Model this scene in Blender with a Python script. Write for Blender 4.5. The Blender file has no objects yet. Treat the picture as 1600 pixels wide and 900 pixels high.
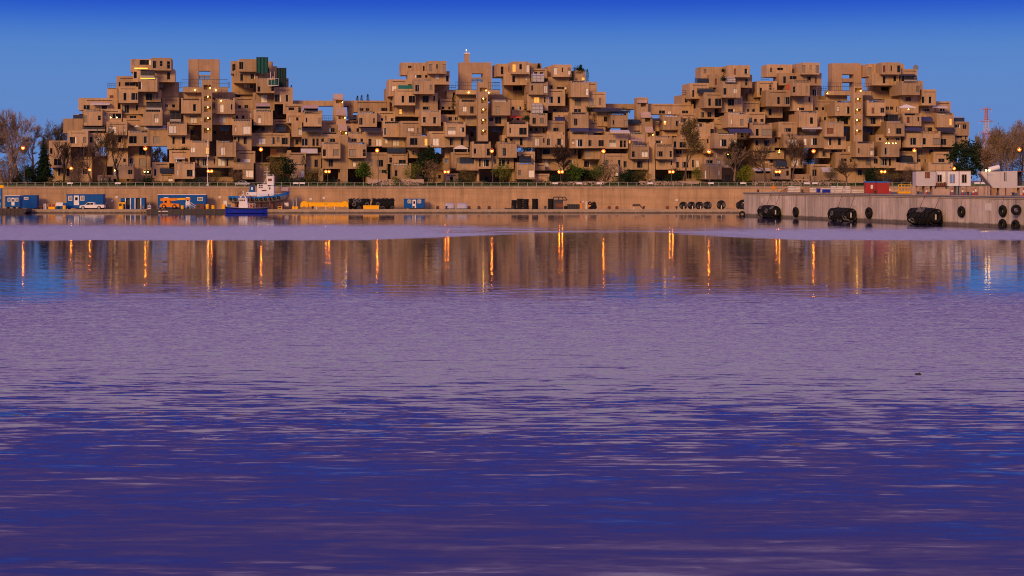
import bpy, bmesh, math, random
from mathutils import Vector, Matrix, noise as mnoise
R = math.radians
random.seed(7)
scene = bpy.context.scene
col = scene.collection

# ---------------------------------------------------------------- camera
FPX, HZ, CAMH = 2800.0, 282.0, 8.5          # focal length and horizon line in photograph pixels (1600 wide), eye height in m
cam_d = bpy.data.cameras.new('camera')
cam = bpy.data.objects.new('camera', cam_d); col.objects.link(cam)
cam.location = (0, 0, CAMH); cam.rotation_euler = (R(90), 0, 0)
cam_d.sensor_width = 36.0; cam_d.lens = 36.0 * FPX / 1600.0
cam_d.shift_y = -(450.0 - HZ) / 1600.0
cam_d.clip_start = 0.5; cam_d.clip_end = 9000
scene.camera = cam

# ---------------------------------------------------------------- sky (dusk, looking away from the sunset)
SUN_EL, SUN_AZ = 20.0, -24.0                # sunset glow behind the camera, to its left
world = bpy.data.worlds.new('World'); scene.world = world; world.use_nodes = True
wn = world.node_tree; wn.nodes.clear()
wo = wn.nodes.new('ShaderNodeOutputWorld'); wb = wn.nodes.new('ShaderNodeBackground')
sky = wn.nodes.new('ShaderNodeTexSky'); sky.sky_type = 'NISHITA'; sky.sun_disc = False
sky.sun_elevation = R(1.0); sky.sun_rotation = R(180.0 - SUN_AZ); sky.air_density = 1.0; sky.ozone_density = 3.0
tc = wn.nodes.new('ShaderNodeTexCoord'); sx = wn.nodes.new('ShaderNodeSeparateXYZ')
wn.links.new(tc.outputs['Generated'], sx.inputs[0])
asn = wn.nodes.new('ShaderNodeMath'); asn.operation = 'ARCSINE'; wn.links.new(sx.outputs[2], asn.inputs[0])
mr = wn.nodes.new('ShaderNodeMapRange'); mr.inputs[1].default_value = 0.0; mr.inputs[2].default_value = R(90)
wn.links.new(asn.outputs[0], mr.inputs[0])
ramp = wn.nodes.new('ShaderNodeValToRGB'); ramp.color_ramp.interpolation = 'B_SPLINE'
stops = [(0.0, (0.122, 0.245, 0.555)), (2.5, (0.104, 0.235, 0.565)), (4.2, (0.082, 0.225, 0.58)), (5.0, (0.030, 0.150, 0.59)), (5.7, (0.0, 0.055, 0.56)),
         (6.6, (0.005, 0.045, 0.50)), (9.0, (0.022, 0.040, 0.36)), (12.0, (0.10, 0.052, 0.28)), (15.0, (0.17, 0.08, 0.32)), (18.0, (0.48, 0.29, 0.66)), (21.0, (1.45, 0.91, 1.68)), (27.0, (1.30, 0.81, 1.48)), (40.0, (0.22, 0.15, 0.46)), (90.0, (0.05, 0.05, 0.28))]
cr = ramp.color_ramp
while len(cr.elements) > 1: cr.elements.remove(cr.elements[-1])
for i, (d, c) in enumerate(stops):
    e = cr.elements[0] if i == 0 else cr.elements.new(d / 90.0)
    e.position = d / 90.0; e.color = (*c, 1)
wn.links.new(mr.outputs[0], ramp.inputs[0])
nis = wn.nodes.new('ShaderNodeMixRGB'); nis.blend_type = 'MULTIPLY'; nis.inputs[0].default_value = 1.0
nis.inputs[2].default_value = (0.03, 0.03, 0.03, 1)
wn.links.new(sky.outputs[0], nis.inputs[1])
add = wn.nodes.new('ShaderNodeMixRGB'); add.blend_type = 'ADD'; add.inputs[0].default_value = 1.0
wn.links.new(ramp.outputs[0], add.inputs[1]); wn.links.new(nis.outputs[0], add.inputs[2])
wn.links.new(add.outputs[0], wb.inputs[0]); wb.inputs[1].default_value = 1.0
wn.links.new(wb.outputs[0], wo.inputs[0])

# ---------------------------------------------------------------- the sunset glow
sd = bpy.data.lights.new('sun', 'SUN'); sd.energy = 2.45; sd.angle = R(14); sd.color = (1.0, 0.57, 0.20)
sun = bpy.data.objects.new('sun', sd); col.objects.link(sun)
el, az = R(SUN_EL), R(SUN_AZ)
sdir = Vector((math.sin(az) * math.cos(el), -math.cos(az) * math.cos(el), math.sin(el)))   # towards the glow
sun.rotation_euler = sdir.to_track_quat('Z', 'Y').to_euler()

scene.view_settings.view_transform = 'Standard'; scene.view_settings.look = 'None'
scene.view_settings.exposure = 0.0; scene.view_settings.gamma = 1.0
scene.render.engine = 'CYCLES'; scene.cycles.use_denoising = True
scene.cycles.max_bounces = 6; scene.cycles.diffuse_bounces = 3; scene.cycles.glossy_bounces = 3; scene.cycles.transparent_max_bounces = 6
scene.cycles.sample_clamp_indirect = 6.0; scene.cycles.filter_width = 1.05

def P(px, py, Y):                            # a point at distance Y seen at a pixel of the photograph
    return Vector(((px - 800.0) / FPX * Y, Y, CAMH + (HZ - py) / FPX * Y))
def PX(px, Y): return (px - 800.0) / FPX * Y
def PZ(py, Y): return CAMH + (HZ - py) / FPX * Y

# ================================================================ materials
MATS = {}
def newmat(name):
    m = bpy.data.materials.new(name); m.use_nodes = True; MATS[name] = m
    return m, m.node_tree, m.node_tree.nodes['Principled BSDF']
def nd(t, typ, **kw):
    n = t.nodes.new(typ)
    for k, v in kw.items():
        if k in ('operation', 'blend_type', 'data_type', 'interpolation', 'noise_dimensions', 'wave_type', 'bands_direction', 'feature'): setattr(n, k, v)
        else: n.inputs[k].default_value = v
    return n
def simple(name, c, rough=0.7, metal=0.0, var=0.15, nscale=1.5, bump=0.0, rnd=0.0, emit=None, est=0.0, spec=0.5):
    m, t, b = newmat(name)
    geo = nd(t, 'ShaderNodeNewGeometry')
    nz = nd(t, 'ShaderNodeTexNoise', Scale=nscale, Detail=5.0, Roughness=0.65)
    t.links.new(geo.outputs['Position'], nz.inputs['Vector'])
    mrr = nd(t, 'ShaderNodeMapRange'); mrr.inputs[1].default_value = 0.25; mrr.inputs[2].default_value = 0.75
    mrr.inputs[3].default_value = 1.0 - var; mrr.inputs[4].default_value = 1.0 + var
    t.links.new(nz.outputs['Fac'], mrr.inputs[0])
    val = mrr.outputs[0]
    if rnd:
        oi = nd(t, 'ShaderNodeObjectInfo')
        m2 = nd(t, 'ShaderNodeMapRange'); m2.inputs[3].default_value = 1 - rnd; m2.inputs[4].default_value = 1 + rnd
        t.links.new(oi.outputs['Random'], m2.inputs[0])
        mm = nd(t, 'ShaderNodeMath', operation='MULTIPLY'); t.links.new(val, mm.inputs[0]); t.links.new(m2.outputs[0], mm.inputs[1]); val = mm.outputs[0]
    mx = nd(t, 'ShaderNodeVectorMath', operation='SCALE'); mx.inputs[0].default_value = c
    t.links.new(val, mx.inputs['Scale']); t.links.new(mx.outputs[0], b.inputs['Base Color'])
    b.inputs['Roughness'].default_value = rough; b.inputs['Metallic'].default_value = metal
    b.inputs['Specular IOR Level'].default_value = spec
    if bump:
        bp = nd(t, 'ShaderNodeBump', Strength=bump, Distance=0.05); t.links.new(nz.outputs['Fac'], bp.inputs['Height']); t.links.new(bp.outputs[0], b.inputs['Normal'])
    if emit:
        b.inputs['Emission Color'].default_value = (*emit, 1); b.inputs['Emission Strength'].default_value = est
    return m

def concrete(name, c, stain=0.35, ribs=0.0, rnd=0.1, rough=0.9, horiz=0.0, hscale=6.0, wide=0.0, tide=0.0):
    """cast concrete: blotches, rain streaks that run down, faint board marks"""
    m, t, b = newmat(name)
    geo = nd(t, 'ShaderNodeNewGeometry'); oi = nd(t, 'ShaderNodeObjectInfo')
    def noise(vec, sc, det=5.0, ro=0.6):
        mp = nd(t, 'ShaderNodeMapping'); mp.inputs['Scale'].default_value = vec
        t.links.new(geo.outputs['Position'], mp.inputs['Vector'])
        n = nd(t, 'ShaderNodeTexNoise', Scale=sc, Detail=det, Roughness=ro); t.links.new(mp.outputs[0], n.inputs['Vector']); return n
    def rng(sock, a, bb, lo, hi):
        k = nd(t, 'ShaderNodeMapRange'); k.inputs[1].default_value = a; k.inputs[2].default_value = bb; k.inputs[3].default_value = lo; k.inputs[4].default_value = hi
        t.links.new(sock, k.inputs[0]); return k.outputs[0]
    def mul(a, bb):
        k = nd(t, 'ShaderNodeMath', operation='MULTIPLY'); t.links.new(a, k.inputs[0]); t.links.new(bb, k.inputs[1]); return k.outputs[0]
    blot = noise((1, 1, 1), 0.35); fine = noise((1, 1, 1), 3.0); streak = noise((1.6, 1.6, 0.09), 1.0, 6.0, 0.7)
    v = mul(rng(blot.outputs['Fac'], 0.3, 0.7, 0.86, 1.12), rng(fine.outputs['Fac'], 0.3, 0.7, 0.92, 1.08))
    v = mul(v, rng(streak.outputs['Fac'], 0.5, 0.78, 1.0, 1.0 - stain))
    if ribs:
        rb = noise((3.3, 3.3, 0.02), 1.0, 2.0, 0.5); v = mul(v, rng(rb.outputs['Fac'], 0.35, 0.65, 1.0 - ribs, 1.0 + ribs))
    if wide:
        wd = noise((0.28, 0.28, 0.012), 1.0, 5.0, 0.75); v = mul(v, rng(wd.outputs['Fac'], 0.46, 0.66, 1.0, 1.0 - wide))
    if horiz:
        hb = noise((0.03, 0.03, hscale), 1.0, 3.0, 0.6); v = mul(v, rng(hb.outputs['Fac'], 0.35, 0.65, 1.0 - horiz, 1.0 + horiz))
    if tide:
        spz = nd(t, 'ShaderNodeSeparateXYZ'); t.links.new(geo.outputs['Position'], spz.inputs[0])
        tn = noise((0.8, 0.8, 0.8), 1.0, 4.0, 0.7); tz = nd(t, 'ShaderNodeMath', operation='MULTIPLY_ADD'); t.links.new(tn.outputs['Fac'], tz.inputs[0]); tz.inputs[1].default_value = -0.6; t.links.new(spz.outputs[2], tz.inputs[2])
        v = mul(v, rng(tz.outputs[0], tide - 0.35, tide - 0.05, 0.28, 1.0))
    v = mul(v, rng(oi.outputs['Random'], 0.0, 1.0, 1.0 - rnd, 1.0 + rnd))
    mx = nd(t, 'ShaderNodeVectorMath', operation='SCALE'); mx.inputs[0].default_value = c
    t.links.new(v, mx.inputs['Scale']); t.links.new(mx.outputs[0], b.inputs['Base Color'])
    b.inputs['Roughness'].default_value = rough; b.inputs['Specular IOR Level'].default_value = 0.25
    bp = nd(t, 'ShaderNodeBump', Strength=0.35, Distance=0.04); t.links.new(fine.outputs['Fac'], bp.inputs['Height']); t.links.new(bp.outputs[0], b.inputs['Normal'])
    return m

concrete('concrete', (0.445, 0.295, 0.16), stain=0.48, ribs=0.07, rnd=0.20)
concrete('cap_concrete', (0.42, 0.27, 0.155), stain=0.2, ribs=0.04, rnd=0.05)
concrete('quay_concrete', (0.45, 0.285, 0.15), stain=0.42, ribs=0.025, rnd=0.09, horiz=0.07, hscale=1.6, wide=0.22)
concrete('pier_concrete', (0.56, 0.455, 0.37), stain=0.55, ribs=0.05, rnd=0.08, wide=0.45, tide=0.55)
concrete('apron_concrete', (0.44, 0.33, 0.235), stain=0.25, rnd=0.06, tide=0.25)
concrete('low_concrete', (0.45, 0.31, 0.23), stain=0.25, rnd=0.08)
simple('window_frame', (0.23, 0.165, 0.115), 0.6, rnd=0.25)
simple('white_frame', (0.72, 0.68, 0.62), 0.5)
simple('pane_dark', (0.012, 0.011, 0.010), 0.12, rnd=0.6, spec=0.12)
simple('pane_curtain', (0.78, 0.72, 0.58), 0.75, rnd=0.2, var=0.1, nscale=3.0)
simple('pane_half', (0.25, 0.205, 0.14), 0.6, rnd=0.35, nscale=2.0)
simple('pane_lit', (0.5, 0.25, 0.08), 0.6, emit=(1.0, 0.42, 0.06), est=0.9)  # emission for lit rooms, and for one orange reflection painted on glass
simple('pane_red', (0.13, 0.03, 0.018), 0.5)
simple('pane_ember', (0.10, 0.035, 0.015), 0.5, emit=(1.0, 0.22, 0.02), est=0.09)  # faint emission paints orange reflections as well as dimly lit panes
simple('pane_blue', (0.16, 0.27, 0.52), 0.25, rnd=0.15)
simple('rail_metal', (0.16, 0.14, 0.13), 0.5, metal=0.3)
simple('rail_pale', (0.36, 0.31, 0.26), 0.5)
simple('rail_dark', (0.035, 0.036, 0.045), 0.4)
simple('awning_dark', (0.02, 0.02, 0.035), 0.6)
simple('awning_blue', (0.035, 0.04, 0.12), 0.6)
simple('awning_pale', (0.55, 0.50, 0.50), 0.7)
simple('awning_pink', (0.42, 0.28, 0.26), 0.8)
simple('awning_red', (0.55, 0.06, 0.02), 0.7)
simple('awning_green', (0.01, 0.16, 0.10), 0.7)
simple('net_green', (0.004, 0.075, 0.055), 0.8)
simple('net_dark', (0.008, 0.035, 0.030), 0.8)
simple('glasshouse', (0.03, 0.032, 0.038), 0.1, rnd=0.3)
simple('glasshouse_pale', (0.50, 0.46, 0.40), 0.3)
simple('lamp_sodium', (1, 0.4, 0.05), 0.5, emit=(1.0, 0.22, 0.01), est=210.0)
simple('lamp_halo', (0.8, 0.3, 0.05), 0.5, emit=(1.0, 0.075, 0.012), est=0.8, )  # no fixture part: added glow that paints the halo round a lamp
simple('lamp_warm', (1, 0.7, 0.3), 0.5, emit=(1.0, 0.55, 0.10), est=16.0)
simple('lamp_strip', (1, 0.6, 0.1), 0.5, emit=(1.0, 0.45, 0.04), est=1.6)
simple('pole', (0.10, 0.075, 0.055), 0.6)
simple('pole_white', (0.68, 0.62, 0.56), 0.5)
simple('fence_metal', (0.36, 0.33, 0.27), 0.5)
simple('blue_paint', (0.004, 0.085, 0.30), 0.6, var=0.12, spec=0.15)
simple('blue_deep', (0.006, 0.022, 0.34), 0.5, var=0.2, spec=0.2)
simple('blue_hull', (0.008, 0.15, 0.50), 0.5, var=0.2, spec=0.2)
simple('white_paint', (0.74, 0.70, 0.68), 0.45, var=0.07)
simple('yellow_paint', (0.90, 0.45, 0.006), 0.6, var=0.12, spec=0.2)
simple('orange_paint', (0.78, 0.23, 0.012), 0.6, var=0.12, spec=0.2)
simple('red_paint', (0.36, 0.02, 0.012), 0.5, var=0.12)
simple('rust', (0.16, 0.05, 0.025), 0.8, var=0.35)
simple('rubber', (0.012, 0.011, 0.011), 0.7, var=0.4, nscale=4.0, spec=0.15)
simple('rubber_worn', (0.10, 0.09, 0.08), 0.7, var=0.5, nscale=4.0)
simple('hull_grey', (0.20, 0.17, 0.14), 0.7, var=0.3)
simple('deck_dark', (0.035, 0.032, 0.032), 0.7, var=0.3)
simple('deck_violet', (0.30, 0.25, 0.42), 0.6)
simple('tarp_grey', (0.38, 0.36, 0.40), 0.6, var=0.1)
simple('steel', (0.26, 0.25, 0.24), 0.45, metal=0.4)
simple('wood', (0.36, 0.20, 0.09), 0.8, var=0.25)
simple('wood_dark', (0.16, 0.05, 0.025), 0.8, var=0.25)
simple('cargo_white', (0.62, 0.55, 0.47), 0.7, var=0.15)
simple('container_white', (0.52, 0.47, 0.45), 0.55, var=0.08, nscale=0.8)
simple('car_grey', (0.40, 0.40, 0.42), 0.3)
simple('tail_red', (0.5, 0.02, 0.02), 0.4)
simple('clothes_dark', (0.02, 0.02, 0.025), 0.8)
simple('skin', (0.45, 0.26, 0.18), 0.6)
simple('grass', (0.095, 0.135, 0.018), 0.9, var=0.4, nscale=0.6, bump=0.4)
simple('soil', (0.13, 0.085, 0.05), 0.9, var=0.35, nscale=0.4)
simple('asphalt', (0.075, 0.068, 0.068), 0.9, var=0.25)
simple('bark', (0.115, 0.075, 0.050), 0.9, var=0.3, nscale=6, rnd=0.15, spec=0.08)
simple('bark_grey', (0.25, 0.175, 0.12), 0.9, var=0.3, nscale=6, rnd=0.15, spec=0.08)
simple('bark_dark', (0.045, 0.030, 0.022), 0.9, var=0.3, nscale=6, spec=0.08)
simple('leaf_olive', (0.17, 0.13, 0.03), 0.8, var=0.35, nscale=3, spec=0.08)
simple('leaf_green', (0.055, 0.105, 0.014), 0.8, var=0.4, nscale=3, spec=0.08)
simple('leaf_lime', (0.145, 0.165, 0.014), 0.8, var=0.35, nscale=3, spec=0.08)
simple('leaf_dark', (0.016, 0.032, 0.012), 0.85, var=0.4, nscale=3, spec=0.08)
simple('leaf_brown', (0.20, 0.125, 0.06), 0.85, var=0.35, nscale=3, spec=0.08)
simple('leaf_pink', (0.30, 0.16, 0.11), 0.85, var=0.3, nscale=3, spec=0.08)
simple('pylon_red', (0.50, 0.16, 0.11), 0.6)
simple('pylon_white', (0.6, 0.5, 0.45), 0.6)
simple('driftwood', (0.03, 0.02, 0.014), 0.8)

# water: body colour seen through the surface + sky and shore mirrored in it; wind patches change how ruffled it is
def water_material():
    m, t, b = newmat('water')
    geo = nd(t, 'ShaderNodeNewGeometry'); sp = nd(t, 'ShaderNodeSeparateXYZ'); t.links.new(geo.outputs['Position'], sp.inputs[0])
    def M(op, a, bb=None, c=None):
        k = nd(t, 'ShaderNodeMath', operation=op)
        for i, s in enumerate((a, bb, c)):
            if s is None: continue
            if isinstance(s, (int, float)): k.inputs[i].default_value = s
            else: t.links.new(s, k.inputs[i])
        return k.outputs[0]
    def noise(sc, vec, det=3.0, ro=0.55, dist=0.0):
        mp = nd(t, 'ShaderNodeMapping'); mp.inputs['Scale'].default_value = vec; t.links.new(geo.outputs['Position'], mp.inputs['Vector'])
        n = nd(t, 'ShaderNodeTexNoise', Scale=sc, Detail=det, Roughness=ro, Distortion=dist); t.links.new(mp.outputs[0], n.inputs['Vector']); return n.outputs['Fac']
    def sstep(x, a, bb):
        k = nd(t, 'ShaderNodeMapRange'); k.interpolation_type = 'SMOOTHSTEP'
        k.inputs[1].default_value = a; k.inputs[2].default_value = bb; k.inputs[3].default_value = 0; k.inputs[4].default_value = 1
        t.links.new(x, k.inputs[0]); return k.outputs[0]
    X, Y = sp.outputs[0], sp.outputs[1]
    wob = M('SUBTRACT', noise(1.0, (0.010, 0.006, 1), 4.0, 0.6), 0.5)
    wob2 = M('SUBTRACT', noise(1.0, (0.05, 0.06, 1), 4.0, 0.7), 0.5)
    # near breeze: everything closer than about 142 m, farther out on the left the calm reaches closer
    yn = M('ADD', M('ADD', Y, M('MULTIPLY', wob, 26.0)), M('MULTIPLY', wob2, 14.0))
    yn = M('ADD', yn, M('MULTIPLY', sstep(X, -26.0, -52.0), 26.0))
    near = M('SUBTRACT', 1.0, sstep(yn, 112.0, 160.0))
    # a far breeze band between about 258 and 345 m, thin in the middle
    xs = M('ADD', M('MULTIPLY', X, 0.012), 0.02)
    gap = M('MULTIPLY', sstep(X, -25.0, 12.0), M('SUBTRACT', 1.0, sstep(X, 18.0, 45.0)))
    lo = M('ADD', M('ADD', 255.0, M('MULTIPLY', gap, 34.0)), M('MULTIPLY', wob, 22.0))
    hi = M('ADD', M('SUBTRACT', 338.0, M('MULTIPLY', gap, 26.0)), M('MULTIPLY', wob, 60.0))
    hi = M('SUBTRACT', hi, M('MULTIPLY', sstep(X, 0.0, 60.0), 22.0))
    up = sstep(M('SUBTRACT', Y, lo), -5.0, 7.0); dn = M('SUBTRACT', 1.0, sstep(M('SUBTRACT', Y, hi), -28.0, 34.0))
    band = M('MULTIPLY', up, dn)
    band = M('MULTIPLY', band, M('SUBTRACT', 1.0, M('MULTIPLY', gap, sstep(noise(1.0, (0.03, 0.07, 1), 3.0), 0.42, 0.62))))
    # the edge of a wind patch is a scatter of small ruffled and calm spots
    sc_ = sstep(noise(1.0, (0.16, 1.6, 1), 3.0, 0.7), 0.30, 0.70)
    near = sstep(M('SUBTRACT', near, sc_), -0.06, 0.06); band = sstep(M('SUBTRACT', band, sc_), -0.06, 0.06)
    ruf = M('MAXIMUM', near, band)
    # closest water is a smooth slow swell again
    close = M('SUBTRACT', 1.0, sstep(yn, 36.0, 96.0))
    patch = M('SUBTRACT', noise(1.0, (0.018, 0.11, 1), 4.0, 0.65), 0.5)
    t.links.new(M('ADD', 0.05, M('MULTIPLY', close, 0.09)), b.inputs['Roughness'])
    b.inputs['IOR'].default_value = 1.333; b.inputs['Specular IOR Level'].default_value = 0.5
    b.inputs['Base Color'].default_value = (0.012, 0.010, 0.060, 1)
    def nvec(sc, vec, det, ro, dist=0.0):
        mp = nd(t, 'ShaderNodeMapping'); mp.inputs['Scale'].default_value = vec; t.links.new(geo.outputs['Position'], mp.inputs['Vector'])
        n = nd(t, 'ShaderNodeTexNoise', Scale=sc, Detail=det, Roughness=ro, Distortion=dist); t.links.new(mp.outputs[0], n.inputs['Vector'])
        q = nd(t, 'ShaderNodeSeparateColor'); t.links.new(n.outputs['Color'], q.inputs[0])
        return M('SUBTRACT', q.outputs[0], 0.5), M('SUBTRACT', q.outputs[1], 0.5)
    # wave slopes: long swell, wind waves with crests across the view, fine ripples
    ax, ay = nvec(1.0, (0.10, 0.42, 1), 2.0, 0.5, 0.3)
    bx, by = nvec(1.0, (0.42, 1.7, 1), 2.0, 0.5, 0.5)
    cx, cy = nvec(1.0, (2.2, 6.0, 1), 3.0, 0.6)
    calm = M('SUBTRACT', 1.0, ruf)
    far = M('SUBTRACT', 1.0, close)
    Aa = M('ADD', M('MULTIPLY', calm, 0.010), M('ADD', M('MULTIPLY', near, 0.05), M('MULTIPLY', close, 0.075)))
    Ab = M('ADD', M('MULTIPLY', calm, M('ADD', 0.045, M('MULTIPLY', patch, 0.16))), M('MULTIPLY', ruf, M('ADD', 0.22, M('MULTIPLY', close, -0.10))))
    Ac = M('ADD', M('MULTIPLY', calm, 0.055), M('MULTIPLY', ruf, M('ADD', 0.05, M('MULTIPLY', far, 0.31))))
    Ab = M('MAXIMUM', Ab, 0.015)
    slx = M('MULTIPLY', M('ADD', M('ADD', M('MULTIPLY', ax, Aa), M('MULTIPLY', bx, Ab)), M('MULTIPLY', cx, Ac)), M('ADD', 0.5, M('MULTIPLY', ruf, 0.05)))
    sly = M('ADD', M('ADD', M('MULTIPLY', ay, Aa), M('MULTIPLY', by, Ab)), M('MULTIPLY', cy, Ac))
    # on ruffled water seen this low only the wave faces that lean towards the eye are visible
    sc2 = sstep(M('ADD', M('MULTIPLY', noise(1.0, (0.45, 2.1, 1), 3.0, 0.65, 0.4), 0.75), M('MULTIPLY', noise(1.0, (0.09, 0.5, 1), 2.0, 0.5), 0.25)), 0.30, 0.70)
    lean = M('MULTIPLY', ruf, sstep(M('SUBTRACT', M('ADD', -0.02, M('MULTIPLY', far, 1.22)), sc2), -0.30, 0.34))
    sly = M('SUBTRACT', M('MULTIPLY', sly, M('SUBTRACT', 1.0, lean)), M('MULTIPLY', M('ADD', M('ABSOLUTE', sly), M('ADD', 0.10, M('MULTIPLY', band, 0.03))), lean))
    sly = M('SUBTRACT', sly, M('ADD', M('MULTIPLY', close, 0.008), M('MULTIPLY', calm, 0.007)))
    cb = nd(t, 'ShaderNodeCombineXYZ', Z=1.0); t.links.new(slx, cb.inputs[0]); t.links.new(sly, cb.inputs[1])
    nm = nd(t, 'ShaderNodeVectorMath', operation='NORMALIZE'); t.links.new(cb.outputs[0], nm.inputs[0]); t.links.new(nm.outputs[0], b.inputs['Normal'])
water_material()

# ================================================================ mesh helpers
class MB:
    """collects shapes with a material index each, linked as ONE mesh object"""
    def __init__(s): s.v, s.f, s.m, s.mats = [], [], [], []
    def mi(s, mat):
        if mat not in s.mats: s.mats.append(mat)
        return s.mats.index(mat)
    def poly(s, pts, faces, mat, M=None):
        o = len(s.v); k = s.mi(mat)
        for p in pts: s.v.append(tuple(M @ Vector(p)) if M else tuple(p))
        for f in faces: s.f.append(tuple(o + i for i in f)); s.m.append(k)
        return s
    def box(s, x0, x1, y0, y1, z0, z1, mat, M=None):
        return s.poly([(x0, y0, z0), (x1, y0, z0), (x1, y1, z0), (x0, y1, z0), (x0, y0, z1), (x1, y0, z1), (x1, y1, z1), (x0, y1, z1)],
                      [(0, 3, 2, 1), (4, 5, 6, 7), (0, 1, 5, 4), (1, 2, 6, 5), (2, 3, 7, 6), (3, 0, 4, 7)], mat, M)
    def prism(s, outline, y0, y1, mat, M=None):          # outline in x,z extruded along y
        n = len(outline)
        pts = [(x, y0, z) for x, z in outline] + [(x, y1, z) for x, z in outline]
        fs = [tuple(range(n)), tuple(range(2 * n - 1, n - 1, -1))] + [(i, i + n, (i + 1) % n + n, (i + 1) % n) for i in range(n)]
        return s.poly(pts, fs, mat, M)
    def tube(s, a, b, r0, r1, mat, n=6, caps=True):
        a, b = Vector(a), Vector(b); d = (b - a)
        if d.length < 1e-6: return s
        q = d.to_track_quat('Z', 'Y'); pts = []
        for c, r in ((a, r0), (b, r1)):
            for i in range(n):
                t = 2 * math.pi * i / n; pts.append(c + q @ Vector((r * math.cos(t), r * math.sin(t), 0)))
        fs = [(i, (i + 1) % n, (i + 1) % n + n, i + n) for i in range(n)]
        if caps: fs += [tuple(range(n - 1, -1, -1)), tuple(range(n, 2 * n))]
        return s.poly(pts, fs, mat)
    def lathe(s, c, prof, mat, n=12, axis='Z'):            # prof: (r, h) along the axis from c
        c = Vector(c); pts = []
        for r, h in prof:
            for i in range(n):
                t = 2 * math.pi * i / n; u, w = r * math.cos(t), r * math.sin(t)
                pts.append(c + (Vector((u, w, h)) if axis == 'Z' else Vector((h, u, w)) if axis == 'X' else Vector((u, h, w))))
        fs = []
        for j in range(len(prof) - 1):
            for i in range(n): fs.append((j * n + i, j * n + (i + 1) % n, (j + 1) * n + (i + 1) % n, (j + 1) * n + i))
        fs += [tuple(range(n - 1, -1, -1)), tuple(range((len(prof) - 1) * n, len(prof) * n))]
        return s.poly(pts, fs, mat)
    def sphere(s, c, r, mat, n=10, sz=1.0):
        k = 6
        return s.lathe(c, [(max(1e-3, r * math.sin(math.pi * j / k)), -r * sz * math.cos(math.pi * j / k)) for j in range(k + 1)], mat, n)
    def torus(s, c, Rr, r, mat, n=16, k=8, axis='Y', flat=1.0):
        c = Vector(c); pts = []
        for i in range(n):
            t = 2 * math.pi * i / n
            for j in range(k):
                u = 2 * math.pi * j / k; q = Rr + r * math.cos(u); h = r * flat * math.sin(u)
                p = Vector((q * math.cos(t), h, q * math.sin(t))) if axis == 'Y' else Vector((h, q * math.cos(t), q * math.sin(t))) if axis == 'X' else Vector((q * math.cos(t), q * math.sin(t), h))
                pts.append(c + p)
        fs = [(i * k + j, ((i + 1) % n) * k + j, ((i + 1) % n) * k + (j + 1) % k, i * k + (j + 1) % k) for i in range(n) for j in range(k)]
        return s.poly(pts, fs, mat)
    def build(s, name, parent=None, loc=(0, 0, 0), rz=0.0, smooth=False, mesh=None):
        me = bpy.data.meshes.new(name); me.from_pydata([tuple(v) for v in s.v], [], s.f)
        for k in s.mats: me.materials.append(MATS[k])
        me.polygons.foreach_set('material_index', s.m)
        if smooth: me.polygons.foreach_set('use_smooth', [True] * len(s.f))
        bm = bmesh.new(); bm.from_mesh(me); bmesh.ops.recalc_face_normals(bm, faces=bm.faces); bm.to_mesh(me); bm.free()
        return link(name, me, parent, loc, rz)
def link(name, me, parent=None, loc=(0, 0, 0), rz=0.0):
    o = bpy.data.objects.new(name, me); col.objects.link(o); o.location = loc; o.rotation_euler = (0, 0, rz)
    if parent: o.parent = parent
    return o
def tag(o, label, cat, group=None, kind=None):
    if label: o['label'] = label
    if cat: o['category'] = cat
    if group: o['group'] = group
    if kind: o['kind'] = kind
    return o
def thing(name, label, cat, loc=(0, 0, 0), rz=0.0, group=None):
    return tag(link(name, None, None, loc, rz), label, cat, group)
def struct(o): o['kind'] = 'structure'; return o
# ================================================================ the setting
QY, WY, PY = 467.0, 480.0, 500.0           # quay edge, retaining wall, building front (metres from the camera)
AP = 0.85                                  # apron height above the water
WT = PZ(291.5, WY)                         # top of the retaining wall
GZ = 7.75                                  # ground by the building
g = MB(); g.poly([(-700, -120, 0), (700, -120, 0), (700, QY + 2, 0), (-700, QY + 2, 0)], [(0, 1, 2, 3)], 'water'); struct(g.build('water'))
g = MB(); g.box(-420, 420, QY, WY + 1.0, -3, AP, 'apron_concrete'); struct(g.build('lower_quay'))
# kerb stones along the lower quay's edge, each its own piece
ap = bpy.data.objects['lower_quay']
kb = MB(); kb.box(0, 5.86, 0, 0.7, 0, 0.16, 'apron_concrete'); kme = None
for i in range(56):
    x = -165 + i * 5.93
    if kme is None: o = kb.build('kerb_stone', ap, (x, QY - 0.12, AP - 0.01)); kme = o.data
    else: link('kerb_stone', kme, ap, (x, QY - 0.12, AP - 0.01 + random.uniform(-0.02, 0.02)))
# retaining wall: cast panels with open joints and a projecting coping
rw = thing('retaining_wall', 'long tan concrete retaining wall behind the lower quay, below the promenade fence', 'wall', (0, WY, AP))
cw = MB(); cw.box(-400, 400, 0.12, 1.2, 0, WT - AP - 0.5, 'quay_concrete'); cw.build('wall_core', rw)
PW = 9.1; wpm = None
wp = MB(); wp.box(0.012, PW - 0.012, 0.0, 0.36, 0.02, WT - AP - 0.55, 'quay_concrete')
cpm = None; cp = MB(); cp.box(0, PW - 0.05, -0.28, 1.3, 0, 0.30, 'low_concrete'); cp.box(0, PW - 0.05, -0.12, 0.5, -0.22, 0.0, 'low_concrete')
for i in range(40):
    x = -182 + i * PW
    if wpm is None: wpm = wp.build('wall_panel', rw, (x, 0, 0)).data; cpm = cp.build('coping_stone', rw, (x, 0, WT - AP - 0.30)).data
    else: link('wall_panel', wpm, rw, (x, random.uniform(-0.03, 0.03), 0)); link('coping_stone', cpm, rw, (x, random.uniform(-0.02, 0.02), WT - AP - 0.30))
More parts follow.
